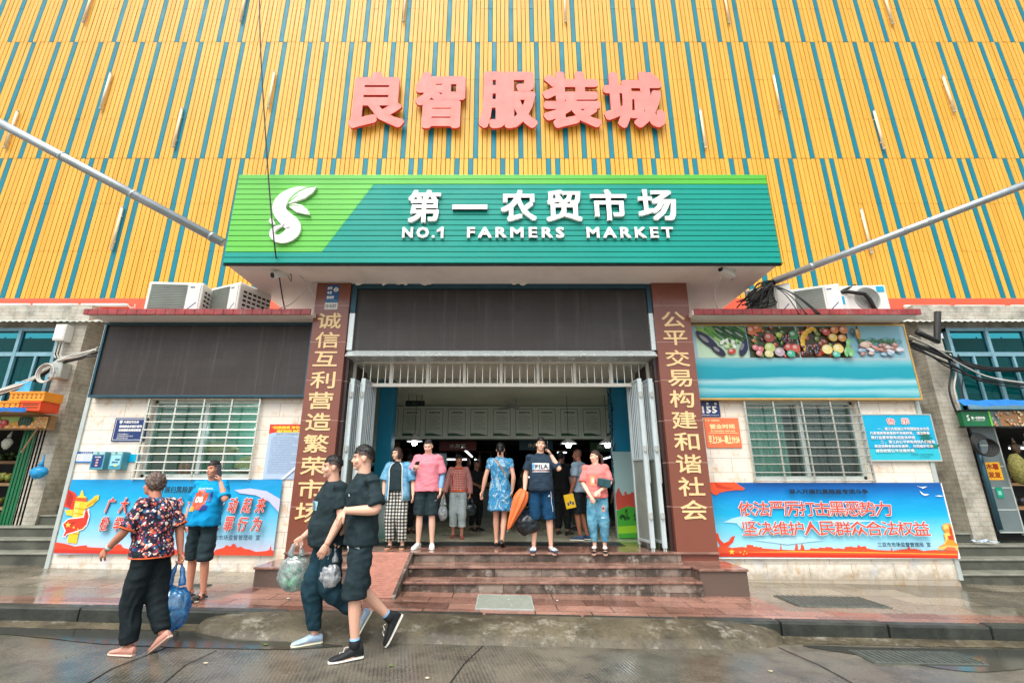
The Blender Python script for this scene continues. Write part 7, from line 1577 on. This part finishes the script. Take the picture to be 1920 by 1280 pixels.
b = MB(); b.M = A.M; w0, e0 = V(A.J['wrL']), V(A.J['elL']); d_ = (e0-w0).normalized(); b.tube([w0 + d_*.02, w0 + d_*.045], .034, 14); tag(b.build('bangle', mat('pale_jade', c(186,214,206), .3), smooth=True), 'pale jade bangle on the wrist of the elderly woman', 'bangle')
film_bag('big bright blue plastic bag hanging from the hand of the elderly woman', Pw(A, (-.215, .07, .80)), .30, .40, FILMB, content=[c(20,70,120), c(30,50,60), c(20,90,150)], handle=.16, seed=3)

# ---------------------------------------------------------------- man in the blue tee on the phone, on the pavement
x, y, H = spot(366, 1123, 865, .20, 398)
B = person('man in bright blue tee and black shorts standing on the pavement with a phone', x - .04, y, gz(x, .146), H, R(-8), skin=c(206,146,118), vox=.006, hyaw=R(-10), htilt=R(-6), girth=1.04,
  J=dict(head=(.02,-.02,1.60), elL=(.315,-.08,1.19), wrL=(.178,-.045,1.425), elR=(-.25,.03,1.12), wrR=(-.27,-.04,.88), anL=(.13,.02,.085), toeL=(.13,-.16,.035), knL=(.115,-.03,.49), anR=(-.13,.10,.085), toeR=(-.18,-.06,.035), knR=(-.12,.04,.49)),
  hands=dict(L=dict(pn=(-.9,-.1,.1), curl=.45, th=1)))
sh_ = shirt(B, K['sky'], hem=.12, ease=.040, slv=.40, sr=.088, belly=.02, wr=.008, seed=3)
pb2 = MB(); fn = on_cloth(B, sh_, 0); OR = c(222,92,56)
print_poly(pb2, fn, [(-.10,1.08),(.085,1.08),(.10,1.29),(-.075,1.29)], OR); print_poly(pb2, fn, [(-.035,1.285),(.06,1.285),(.05,1.325),(-.04,1.325)], OR); print_text(pb2, fn, 'BASKETBALL', -.06, .13, 1.335, 1.355, c(220,230,236)); print_text(pb2, fn, '08', -.045, .055, 1.17, 1.245, c(240,236,226), .007, .004)
print_poly(pb2, fn, [(-.12,1.06),(-.05,1.06),(-.04,1.12),(-.10,1.125)], c(240,176,60), .006); print_poly(pb2, fn, [(.03,1.06),(.12,1.075),(.13,1.13),(.07,1.145)], c(24,60,140), .006); print_poly(pb2, fn, [(.115,1.18),(.14,1.18),(.145,1.31),(.12,1.31)], c(24,60,120), .006)
done_print(B, pb2, sh_)
st_ = bottoms(B, K['black'], .545, .096, .100, 'shorts', .12, .008, 4); mens_hair(B)
for s in 'LR': shoe(B, s, mat('sandal_strap', c(60,54,50), .6), mat('dark_sole', c(40,38,36), .6), name='sandal', strap=((.0,.042,.075),(.09,.05,.062)))
pb2 = MB(); fn = on_cloth(B, st_, 0); print_poly(pb2, fn, [(.155,.80),(.19,.815),(.19,.83),(.155,.812)], c(226,230,230)); done_print(B, pb2, st_, 'emblem')
phone('black phone at the ear of the man in the blue tee', Pw(B, (.118, -.035, 1.575)), (.2,1,.1), (.05,-.35,1), mat('grey_phone_case', c(92,100,110), .4))

# ---------------------------------------------------------------- two men in black walking left
x, y, H = spot(640, 1216, 858, .01, 632)
x -= .20
C_ = person('man in black tee with pale chest print and dark trousers, walking left', x, y, gz(x, 0), H, R(-58), bare=False, skin=c(226,176,152), vox=.006, hyaw=R(-8), girth=1.06,
  J=dict(neck=(0,-.01,1.45), head=(0,-.045,1.60), shR=(-.17,.03,1.39), elR=(-.25,.02,1.12), wrR=(-.27,-.20,.92), elL=(.24,.03,1.12), wrL=(.25,-.08,.90), hipR=(-.088,0,.90), knR=(-.09,-.10,.50), anR=(-.09,-.03,.085), toeR=(-.10,-.22,.035), hipL=(.088,0,.90), knL=(.10,.02,.49), anL=(.10,.33,.24), toeL=(.10,.22,.07)), hands=dict(R=dict(curl=1.0, pn=(1,.1,.1))))
sh_ = shirt(C_, K['black'], hem=.14, ease=.036, slv=.38, sr=.085, belly=.03, wr=.009, seed=6)
pb2 = MB(); fn = on_cloth(C_, sh_, R(-6)); print_poly(pb2, fn, [(.01,1.19),(.12,1.185),(.12,1.27),(.01,1.275)], c(150,200,214)); print_text(pb2, fn, '家居', -.10, .0, 1.235, 1.275, c(170,206,216), .006, .003); print_text(pb2, fn, '服饰', -.10, .0, 1.19, 1.228, c(170,206,216), .006, .003); print_poly(pb2, fn, [(.035,1.20),(.085,1.20),(.075,1.26),(.045,1.26)], c(60,90,110), .006); done_print(C_, pb2, sh_)
bottoms(C_, K['nvtr'], .955, .100, .082, 'trousers', .10, .008, 7, .056); mens_hair(C_)
for s in 'LR': shoe(C_, s, SHOEP, mat('cream_sole', c(216,214,190), .5))
film_bag('clear plastic bag of green vegetables carried by the man with the chest print', Pw(C_, (-.275, -.245, .88)) + V((0,0,.02)), .27, .34, FILMC, content=[c(40,160,110), c(90,190,140), c(30,120,80), c(180,220,190)], handle=.10, seed=5)
x, y, H = spot(668, 1233, 840, .01, 682)
x -= .04
D = person('man in plain black tee, black shorts and dark sneakers, walking left, arm bent', x, y, gz(x, 0), H, R(-62), bare=False, skin=c(232,184,158), vox=.0055, hyaw=R(-14), hpitch=R(2),
  J=dict(neck=(0,-.01,1.455), head=(0,-.04,1.61), shL=(.175,.02,1.40), elL=(.27,.06,1.16), wrL=(.15,-.19,1.155), elR=(-.24,.0,1.13), wrR=(-.22,-.16,.92), knL=(.10,-.04,.49), anL=(.09,-.0,.085), toeL=(.10,-.19,.035), knR=(-.09,.04,.50), anR=(-.085,.34,.22), toeR=(-.08,.245,.06), hipR=(-.088,.01,.90)), hands=dict(L=dict(pn=(-.2,.9,-.4), curl=.30, spread=1.3, dir=(-.15,-.55,-.80)), R=dict(curl=1.0)))
sh_ = shirt(D, K['black'], hem=.14, ease=.034, slv=.40, sr=.083, wr=.009, seed=9)
pb2 = MB(); fn = on_cloth(D, sh_, 0); print_poly(pb2, fn, [(.075,1.27),(.092,1.27),(.092,1.29),(.075,1.29)], c(200,214,226)); done_print(D, pb2, sh_, 'emblem')
st_ = bottoms(D, K['black'], .555, .096, .100, 'shorts', .10, .009, 8); pb2 = MB(); fn = on_cloth(D, st_, R(60)); print_poly(pb2, fn, [(-.04,.865),(.05,.845),(.05,.86),(-.04,.88)], c(150,160,166)); done_print(D, pb2, st_, 'pocket_trim')
mens_hair(D)
for s in 'LR':
    o = shoe(D, s, SHOEB, SOLE, high=.05)
    b = MB(); b.M = D.M; an, toe = V(D.J['an'+s]), V(D.J['toe'+s]); dn = (toe-an).normalized(); upv = (V((0,0,1)) - dn*dn.z).normalized(); sd = dn.cross(upv)
    b.tube([an + dn*(.055+.02*k) + upv*(.035-.010*k) + sd*(.022 if k % 2 else -.022) for k in range(5)], .005, 5); lc = b.build('lace', SOLE, None); lc.parent = o; lc.location = lc.location - D.root.location
    b = MB(); b.M = D.M; kn = (V(D.J['kn'+s]) - an).normalized(); b.tube([an + kn*.03, an + kn*.075], .041, 12); b.build('sock', K['sleeve'], D.root, smooth=True)
film_bag('small white plastic bag carried by the taller man in black', Pw(D, (-.205, -.20, .885)), .17, .23, FILMW, content=[c(220,224,226), c(180,120,90), c(200,206,210)], handle=.16, seed=8)

# ---------------------------------------------------------------- people on the landing
PZ = .5205
x, y, H = spot(740, 1028, 838, PZ, 730)
E_ = person('woman in open shiny blue jacket and plaid trousers at the top of the ramp', x, y, PZ, H, R(-6), skin=c(234,190,162), female=True, girth=1.10, hyaw=R(-26), hpitch=R(3),
  J=dict(neck=(-.03,.01,1.45), head=(-.06,-.02,1.60), shL=(.15,.015,1.395), shR=(-.19,.015,1.395), elL=(.26,.02,1.13), wrL=(.29,-.05,.88), elR=(-.26,.0,1.13), wrR=(-.24,-.06,.90), anL=(.12,.03,.085), toeL=(.16,-.14,.035), anR=(-.10,.03,.085), toeR=(-.10,-.15,.035)), hands=dict(L=dict(curl=.3)))
shirt(E_, K['black'], hem=-.02, ease=.014, slv=.1, sr=.06, name='top', belly=.02, wr=.004, collar=.085)
b = MB(); b.M = E_.M; g = 1.10
trunk(b, [(-.30,.158*g+.055,.108*g+.055,0), (-.10,.158*g+.052,.108*g+.052,0), (0,.158*g+.05,.108*g+.05,0), (.25,.15*g+.046,.104*g+.05,0), (.5,.15*g+.042,.104*g+.046,0), (.72,.158*g+.034,.105*g+.036,0), (.88,.150+.02,.09+.02,0), (.97,.095,.075,0)], E_.J, 0, 0, 40, gap=R(30))
for s in 'LR': S2 = V(E_.J['sh'+s]) + V((0,0,-.012)); limb(b, S2, E_.J['el'+s], E_.J['wr'+s], [.062,.078,.086,.082,.07], .03, .52); b.ell(S2, (.074,.074,.066), 16, 12); b.tube([S2.lerp(V(E_.J['neck']), .35) + V((0,0,-.02)), S2], [.055,.062], 14)
o = b.build('jacket', K['jacket'], E_.root, smooth=True, fixn=False); o.modifiers.new('s', 'SOLIDIFY').thickness = .010
b = MB(); b.M = E_.M
for sx in (-1, 1):
    pts = []
    for t, rx, ry in ((-.30,.231,.176), (-.10,.228,.172), (.25,.213,.166), (.5,.209,.162), (.72,.21,.153), (.88,.172,.112), (.97,.097,.078)):
        a = R(-90) + sx*R(30); q = V(E_.J['pelvis']).lerp(V(E_.J['neck']), t) if t > 0 else V(E_.J['pelvis']) + V((0,0,.51*t)); ca, sa = math.cos(a), math.sin(a); pts.append(q + V((rx*abs(ca)**.85*sx, -ry*abs(sa)**.85 - .003, 0)))
    b.tube(cat(pts), .009, 6)
b.build('piping', K['piping'], o if False else E_.root, smooth=True)
bottoms(E_, K['plaid'], .955, .108, .090, 'trousers', .30, .006, 3, .072)
hair(E_, M['hairbrown'], .07, -.10, -.03, 1.08, .04, (1.06,1.04,1.0)); b = MB(); b.M = E_.M @ E_.Hm @ Matrix.Scale(E_.hk, 4)
for sx in (-1, 1): b.tube(cat([(.066*sx,.0,.05),(.080*sx,.005,.0),(.080*sx,-.008,-.06),(.066*sx,-.02,-.105)]), [(.020,.05)]*4 + [(.018,.052)]*4 + [(.016,.045)]*4 + [(.006,.03)], 10)
b.tube(cat([(0,.085,.03),(0,.10,-.04),(0,.085,-.11)]), [(.07,.03)]*8 + [(.05,.02)], 12); b.build('bob', M['hairbrown'], E_.root, smooth=True)
for s in 'LR': shoe(E_, s, mat('dark_strap', c(40,34,32), .5), mat('tan_sole', c(190,140,110), .5), name='sandal', strap=((.07,.048,.062),))
x, y, H = spot(796, 1028, 823, PZ, 808)
F_ = person('young man in pink tee and black shorts looking down at a phone', x, y, PZ, H, R(2), bare=False, skin=c(238,196,170), hyaw=R(-8), hpitch=R(20), shaved=True,
  J=dict(neck=(0,0,1.45), head=(-.005,-.05,1.595), elR=(-.25,-.02,1.16), wrR=(-.19,-.20,1.22), elL=(.235,.02,1.13), wrL=(.225,-.07,.88), anL=(.11,.03,.085), toeL=(.13,-.15,.035), anR=(-.11,.03,.085), toeR=(-.16,-.14,.035)), hands=dict(R=dict(pn=(.6,.2,.8), curl=.6), L=dict(curl=.4)))
sh_ = shirt(F_, K['pink'], hem=.14, ease=.044, slv=.46, sr=.092, wr=.007, seed=12); pb2 = MB(); fn = on_cloth(F_, sh_, 0); print_text(pb2, fn, '· · · · ·', -.06, .07, 1.315, 1.325, c(248,232,232)); done_print(F_, pb2, sh_)
st_ = bottoms(F_, K['black'], .50, .098, .106, 'shorts', .10, .006, 13); pb2 = MB(); fn = on_cloth(F_, st_, 0); print_poly(pb2, fn, [(.12,.715),(.155,.725),(.175,.74),(.14,.722)], c(226,230,230)); done_print(F_, pb2, st_, 'emblem')
b = MB(); b.M = F_.M
for s in 'LR': limb(b, F_.J['sh'+s], F_.J['el'+s], F_.J['wr'+s], [.05,.046,.046,.044,.036], .4, .93)
b.build('arm_sleeve', K['sleeve'], F_.root, smooth=True)
hair(F_, mat('cropped_hair', c(40,38,38), .8, 0, .3, 60, .4, 200), .070, -.03, .03, 1.022, .01)
for s in 'LR': shoe(F_, s, WHSH, WHSH, name='clog')
phone('dark phone held in front by the young man in the pink tee', Pw(F_, (-.155, -.275, 1.27)), (.8,-.2,.1), (.35,-.55,.75))
x, y, H = spot(857, 1008, 852, PZ, 866)
G_ = person('woman in red check cardigan and rolled pale trousers walking out of the hall', x, y, PZ, H, R(4), skin=c(196,136,110), female=True, hpitch=R(12), hyaw=R(6),
  J=dict(elR=(-.245,.0,1.12), wrR=(-.30,-.06,.90), elL=(.24,.03,1.12), wrL=(.25,-.02,.87), knR=(-.09,.0,.5), anR=(-.09,.09,.10), toeR=(-.10,-.07,.035), knL=(.09,-.08,.49), anL=(.095,-.05,.085), toeL=(.11,-.22,.035)), hands=dict(L=dict(curl=1.0), R=dict(curl=.8)))
sh_ = shirt(G_, K['check'], hem=.0, ease=.016, slv=.1, sr=.06, name='top', wr=.004); b = MB(); b.M = G_.M; trunk(b, [(-.03,.158+.02,.108+.02,0),(.04,.158+.02,.108+.02,0)], G_.J, 0, 0); trunk(b, [(.90,.135,.088,.005),(.955,.108,.076,.0)], G_.J, 0, 0); b.build('top_trim', K['orange'], G_.root, smooth=True)
b = MB(); b.M = G_.M
trunk(b, [(-.04,.158+.044,.108+.04,0), (.25,.15+.040,.104+.04,0), (.5,.15+.036,.104+.038,0), (.72,.158+.028,.105+.03,0), (.88,.150+.016,.09+.018,0), (.97,.09,.072,0)], G_.J, 0, 0, 40, gap=R(52))
for s in 'LR': S2 = V(G_.J['sh'+s]) + V((0,0,-.012)); limb(b, S2, G_.J['el'+s], G_.J['wr'+s], [.052,.062,.060,.057,.054], .03, .96); b.ell(S2, (.060,.060,.055), 16, 12); b.tube([S2.lerp(V(G_.J['neck']), .35) + V((0,0,-.02)), S2], [.050,.052], 14)
o = b.build('cardigan', K['check2'], G_.root, smooth=True, fixn=False); o.modifiers.new('s', 'SOLIDIFY').thickness = .008
bottoms(G_, K['white'], .80, .096, .078, 'trousers', .10, .007, 15, .072); b = MB(); b.M = G_.M
for s in 'LR': limb(b, G_.J['hip'+s], G_.J['kn'+s], G_.J['an'+s], [.080,.082], .765, .825)
b.build('cuff', K['cuffs'], G_.root, smooth=True); hair(G_, M['hair'], .052, -.055, .0, 1.08, .09)
for s in 'LR': shoe(G_, s, RDSH, RDSH, name='sandal', strap=((.05,.046,.06),))
film_bag('small pale plastic bag between the pink tee man and the check cardigan woman', Pw(G_, (-.31, -.10, .86)), .15, .26, FILMW, content=[c(214,160,150), c(220,224,226), c(190,200,206)], handle=.14, seed=11)
film_bag('small black plastic bag in the hand of the woman in the check cardigan', Pw(G_, (.26, -.03, .80)), .22, .22, FILMK, handle=.06, seed=13)
x, y, H = spot(938, 1024, 830, PZ, 935)
Hh = person('woman in a blue swirl patterned dress seen from behind, walking into the hall', x, y, PZ, H, R(176), skin=c(222,170,144), female=True, girth=1.06, hyaw=R(0),
  J=dict(elR=(-.235,.05,1.12), wrR=(-.21,.02,.90), elL=(.255,.04,1.13), wrL=(.31,.02,.88), knL=(.075,-.02,.49), anL=(.07,-.05,.085), toeL=(.08,-.23,.035), knR=(-.07,.0,.49), anR=(-.04,.10,.115), toeR=(-.05,-.07,.035)), hands=dict(L=dict(curl=.25, pn=(-.6,.4,0)), R=dict(curl=.35)))
b = MB(); b.M = Hh.M; trunk(b, [(-.72,.215,.165,0), (-.70,.218,.168,0), (-.35,.205,.150,0), (-.1,.190,.138,0), (.08,.176,.126,0), (.28,.150,.108,0), (.5,.158,.112,0), (.72,.176,.12,0), (.86,.158,.098,0), (.955,.105,.07,0), (1.01,.070,.064,0)], Hh.J, 0, 0)
for s in 'LR': b.tube([V(Hh.J['sh'+s]).lerp(V(Hh.J['neck']), .35) + V((0,0,-.03)), V(Hh.J['sh'+s]) + V((0,0,-.015))], [.054,.056], 14); b.ell(V(Hh.J['sh'+s]) + V((0,0,-.012)), (.062,.062,.058), 14, 10); limb(b, V(Hh.J['sh'+s]) + V((0,0,-.012)), Hh.J['el'+s], Hh.J['wr'+s], [.052,.066,.068], .03, .24)
dr = finish(Hh, b, 'dress', K['dress'], wr=.008, seed=17)
pb2 = MB(); fn = on_cloth(Hh, dr, 0, 1)
def strap_(pb_, fn, pts, w_, col, lift=.012):
    prev = None
    for i in range(25):
        t = i/24; xx = pts[0][0] + (pts[1][0]-pts[0][0])*t; zz = pts[0][1] + (pts[1][1]-pts[0][1])*t; q = [fn(xx - w_*.7, zz - w_*.4, lift), fn(xx + w_*.7, zz + w_*.4, lift)]
        if None in q: prev = None; continue
        if prev: pb_.poly([prev[0], prev[1], q[1], q[0]], col)
        prev = q
strap_(pb2, fn, ((.085,1.43),(-.165,1.08)), .028, c(176,124,60)); o = pb2.build('bag_strap', printmat('tan_leather', .5, 0), None, colors=True, fixn=False); tag(o, 'tan shoulder strap slung across the back of the blue dress', 'strap'); o.modifiers.new('s', 'SOLIDIFY').thickness = .006
hair(Hh, M['hair'], .07, -.085, .0, 1.07, .03); b = MB(); b.M = Hh.M; hd = V(Hh.J['head']); b.tube(cat([hd + V((0,.10,.03)), hd + V((0,.125,-.02)), hd + V((0,.11,-.10))]), [.03]*3 + [.032]*3 + [.022]*3, 10); b.build('ponytail', M['hair'], Hh.root, smooth=True)
for s in 'LR': shoe(Hh, s, BKSH, BKSH, open_=True, name='slipper')
x, y, H = spot(1017, 1033, 821, PZ, 1023)
I_ = person('man in navy tee with banded chest print phoning at the top of the steps', x, y, PZ, H, R(-3), skin=c(232,186,160), hyaw=R(4), hpitch=R(-6), htilt=R(4), girth=1.04,
  J=dict(head=(.01,-.01,1.61), elL=(.305,-.08,1.19), wrL=(.172,-.045,1.43), elR=(-.24,.02,1.12), wrR=(-.255,-.05,.90), anL=(.135,.03,.085), toeL=(.19,-.14,.035), knL=(.115,-.02,.49), anR=(-.13,.03,.085), toeR=(-.15,-.15,.035), knR=(-.11,-.02,.49)), hands=dict(L=dict(pn=(-.9,-.1,.1), curl=.45), R=dict(curl=1.0)))
sh_ = shirt(I_, K['navy'], hem=.11, ease=.032, slv=.38, sr=.082, belly=.02, wr=.006, seed=19)
pb2 = MB(); fn = on_cloth(I_, sh_, 0); print_poly(pb2, fn, [(-.135,1.17),(.135,1.17),(.135,1.305),(-.135,1.305)], c(226,228,226), .004, 9); print_poly(pb2, fn, [(-.135,1.18),(.135,1.18),(.135,1.206),(-.135,1.206)], c(84,34,44), .0055, 9); print_poly(pb2, fn, [(-.135,1.215),(-.095,1.215),(-.095,1.297),(-.135,1.297)], c(96,170,210), .0055)
[print_text(pb2, fn, ch_, xa_, xb_, 1.222, 1.286, c(24,40,66), .008, .003) for ch_, xa_, xb_ in (('F', -.084, -.042), ('I', -.026, -.016), ('L', .004, .040), ('A', .048, .108))]; print_poly(pb2, fn, [(-.086,1.277),(-.040,1.277),(-.040,1.289),(-.086,1.289)], c(206,50,48), .0105); print_text(pb2, fn, 'BIELLA ITALIA', -.10, .09, 1.186, 1.200, c(220,190,190), .008)
done_print(I_, pb2, sh_)
st_ = bottoms(I_, K['navyshort'], .545, .096, .102, 'shorts', .10, .006, 21); pb2 = MB(); fn = on_cloth(I_, st_, R(38)); strap2 = [(.10,.98),(.115,.60)]
strap_(pb2, fn, ((.06,.96),(.075,.58)), .006, c(220,224,226), .004); pb2.f and None; print_poly(pb2, fn, [(.015,.80),(.045,.80),(.04,.83),(.032,.83)], c(220,224,226)); done_print(I_, pb2, st_, 'side_stripe')
mens_hair(I_)
for s in 'LR': shoe(I_, s, mat('white_navy_strap', c(190,200,206), .5, 0, .5, 30), mat('navy_sole', c(50,66,96), .6), name='sandal', strap=((-.01,.040,.075),(.08,.05,.066),(.13,.052,.05)))
phone('black phone at the ear of the man in the navy tee', Pw(I_, (.112, -.035, 1.585)), (.2,1,.1), (.05,-.35,1))
hnd = Pw(I_, (-.265, -.085, .83)); um = thing('umbrella', 'folded orange umbrella hanging point down from the hand of the navy tee man', 'umbrella', hnd - V((.1,0,.5)))
a0 = hnd + V((.0,.02,.06)); a1 = hnd + V((-.245,-.02,-.48)); dn = (a1 - a0).normalized(); sd = dn.cross(V((0,1,0))).normalized(); ub = dn.cross(sd); rs = []
for i in range(22):
    t = i/21; r_ = (.05 + .055*math.sin(min(1, t*3.2)*math.pi/2))*(1 - t)**.75 + .006; rs.append([a0.lerp(a1, t) + (sd*math.cos(q*2*math.pi/32) + ub*math.sin(q*2*math.pi/32))*r_*(1 + .22*math.sin(q*2*math.pi/32*6 + t*1.5)) for q in range(32)])
b = MB(); b.rings(rs); b.build('canopy', mat('orange_nylon', c(240,120,62), .5, 0, .1, 8), um, smooth=True); b = MB(); b.cyl(a1 - dn*.02, a1 + dn*.03, .005, 8); b.cyl(a0 - dn*.07, a0 + dn*.02, .010, 8); b.build('shaft', M['steel'], um)
film_bag('slack black plastic bag behind the orange umbrella', hnd + V((.04,.06,-.02)), .34, .30, FILMK, handle=.20, seed=17)
x, y, H = spot(1090, 1012, 842, PZ, 1092)
Jm = person('man in pale grey tee and dark shorts holding a yellow packet', x, y, PZ, H, R(-125), bare=False, skin=c(150,98,74), shaved=True, hyaw=R(12),
  J=dict(elL=(.23,.03,1.12), wrL=(.235,-.06,.88), knL=(.10,-.02,.49), anL=(.10,.03,.085), anR=(-.10,.08,.085), toeR=(-.12,-.10,.035)), hands=dict(L=dict(curl=.9)))
shirt(Jm, K['grey'], hem=.12, ease=.036, slv=.42, sr=.086, wr=.006, seed=23); bottoms(Jm, K['blacktr'], .52, .095, .10, 'shorts', .10, .006, 24)
for s in 'LR': shoe(Jm, s, NVSH, SOLE, name='clog')
q = Pw(Jm, (.24, -.10, .80)); t = thing('packet', 'yellow packet in the hand of the man in the pale grey tee', 'packet', q - V((0,0,.1))); b = MB(); b.M = Matrix.Translation(q + V((0,-.03,-.06))) @ Matrix.Rotation(R(-12), 4, 'Y') @ Matrix.Rotation(R(-10), 4, 'Z'); b.box(-.085,.085,-.012,.012,-.13,.10); b.build('bag', mat('yellow_packet', c(240,196,30), .4), t, bevel=.006)
b = MB(); b.M = Matrix.Translation(q + V((0,-.03,-.06))) @ Matrix.Rotation(R(-12), 4, 'Y') @ Matrix.Rotation(R(-10), 4, 'Z')
for k in range(3): b.box(-.05+.04*k,-.02+.04*k,-.0135,-.0125,-.08+.02*(k%2),-.03+.02*(k%2))
b.build('print', M['navy'], t)
x, y, H = spot(1125, 1034, 844, PZ, 1116)
Kk = person('woman in a coral pink tee and patched jeans looking sideways, arms crossed low', x, y, PZ, H, R(-14), skin=c(238,196,170), female=True, hyaw=R(-62), hpitch=R(2),
  J=dict(elL=(.25,-.02,1.14), wrL=(.06,-.22,1.00), elR=(-.24,-.03,1.14), wrR=(-.10,-.19,.91), anL=(.085,.03,.085), toeL=(.10,-.16,.035), anR=(-.085,.03,.085), toeR=(-.10,-.16,.035)), hands=dict(L=dict(pn=(0,1,-.2), curl=.35), R=dict(pn=(.3,.8,.2), curl=.3)))
sh_ = shirt(Kk, K['coral'], hem=.10, ease=.030, slv=.42, sr=.082, wr=.007, seed=27); pb2 = MB(); fn = on_cloth(Kk, sh_, 0)
for q in ([(-.10,1.10),(.0,1.10),(.0,1.26),(-.10,1.26)],): print_poly(pb2, fn, q, c(230,170,120))
print_poly(pb2, fn, [(-.07,1.14),(-.03,1.14),(-.03,1.22),(-.07,1.22)], c(240,226,206), .006); print_poly(pb2, fn, [(-.02,1.12),(.01,1.12),(.01,1.20),(-.02,1.20)], c(196,70,60), .0065); done_print(Kk, pb2, sh_)
jn = bottoms(Kk, K['denim'], .90, .096, .066, 'jeans', .10, .004, 29, .050); pb2 = MB(); fn = on_cloth(Kk, jn, 0); print_poly(pb2, fn, [(.08,.66),(.13,.66),(.13,.76),(.08,.76)], c(214,150,130)); print_poly(pb2, fn, [(.09,.70),(.12,.70),(.12,.73),(.09,.73)], c(40,60,90), .006); print_poly(pb2, fn, [(-.13,.80),(-.07,.80),(-.07,.82),(-.13,.82)], c(196,214,220)); print_poly(pb2, fn, [(.05,.55),(.13,.55),(.12,.57),(.06,.57)], c(190,210,216)); done_print(Kk, pb2, jn, 'patches')
hair(Kk, M['hairbrown'], .066, -.05, .01, 1.06, .03); b = MB(); b.M = Kk.M @ Kk.Hm; b.tube(cat([(0,.105,.02),(0,.135,-.02),(.01,.13,-.12),(.0,.11,-.2)]), [.026]*4 + [.03]*4 + [.024]*4 + [.012], 10); b.build('ponytail', M['hairbrown'], Kk.root, smooth=True)
for s in 'LR':
    o = shoe(Kk, s, BKSH, BKSH, name='slide', strap=((.06,.052,.075),)); b = MB(); b.M = Kk.M; an, toe = V(Kk.J['an'+s]), V(Kk.J['toe'+s]); dn = (toe-an).normalized(); b.ell(an + dn*.10 + V((0,0,.012)), (.042,.034,.03), 12, 8); q_ = b.build('panda_face', SOLE, None, smooth=True); q_.parent = o; q_.location = q_.location - Kk.root.location
q = Pw(Kk, (.15, -.19, 1.14)); b = MB(); b.M = Matrix.Translation(q) @ Matrix.Rotation(R(-14), 4, 'Z') @ Matrix.Rotation(R(8), 4, 'Y'); b.box(-.10, .09, -.02, .02, -.06, .06); tag(b.build('purse', mat('teal_black_purse', c(20,70,78), .4, 0, .6, 10), bevel=.012), 'small teal and black purse tucked under the arm of the coral tee woman', 'purse')

# ---------------------------------------------------------------- dim shoppers further in
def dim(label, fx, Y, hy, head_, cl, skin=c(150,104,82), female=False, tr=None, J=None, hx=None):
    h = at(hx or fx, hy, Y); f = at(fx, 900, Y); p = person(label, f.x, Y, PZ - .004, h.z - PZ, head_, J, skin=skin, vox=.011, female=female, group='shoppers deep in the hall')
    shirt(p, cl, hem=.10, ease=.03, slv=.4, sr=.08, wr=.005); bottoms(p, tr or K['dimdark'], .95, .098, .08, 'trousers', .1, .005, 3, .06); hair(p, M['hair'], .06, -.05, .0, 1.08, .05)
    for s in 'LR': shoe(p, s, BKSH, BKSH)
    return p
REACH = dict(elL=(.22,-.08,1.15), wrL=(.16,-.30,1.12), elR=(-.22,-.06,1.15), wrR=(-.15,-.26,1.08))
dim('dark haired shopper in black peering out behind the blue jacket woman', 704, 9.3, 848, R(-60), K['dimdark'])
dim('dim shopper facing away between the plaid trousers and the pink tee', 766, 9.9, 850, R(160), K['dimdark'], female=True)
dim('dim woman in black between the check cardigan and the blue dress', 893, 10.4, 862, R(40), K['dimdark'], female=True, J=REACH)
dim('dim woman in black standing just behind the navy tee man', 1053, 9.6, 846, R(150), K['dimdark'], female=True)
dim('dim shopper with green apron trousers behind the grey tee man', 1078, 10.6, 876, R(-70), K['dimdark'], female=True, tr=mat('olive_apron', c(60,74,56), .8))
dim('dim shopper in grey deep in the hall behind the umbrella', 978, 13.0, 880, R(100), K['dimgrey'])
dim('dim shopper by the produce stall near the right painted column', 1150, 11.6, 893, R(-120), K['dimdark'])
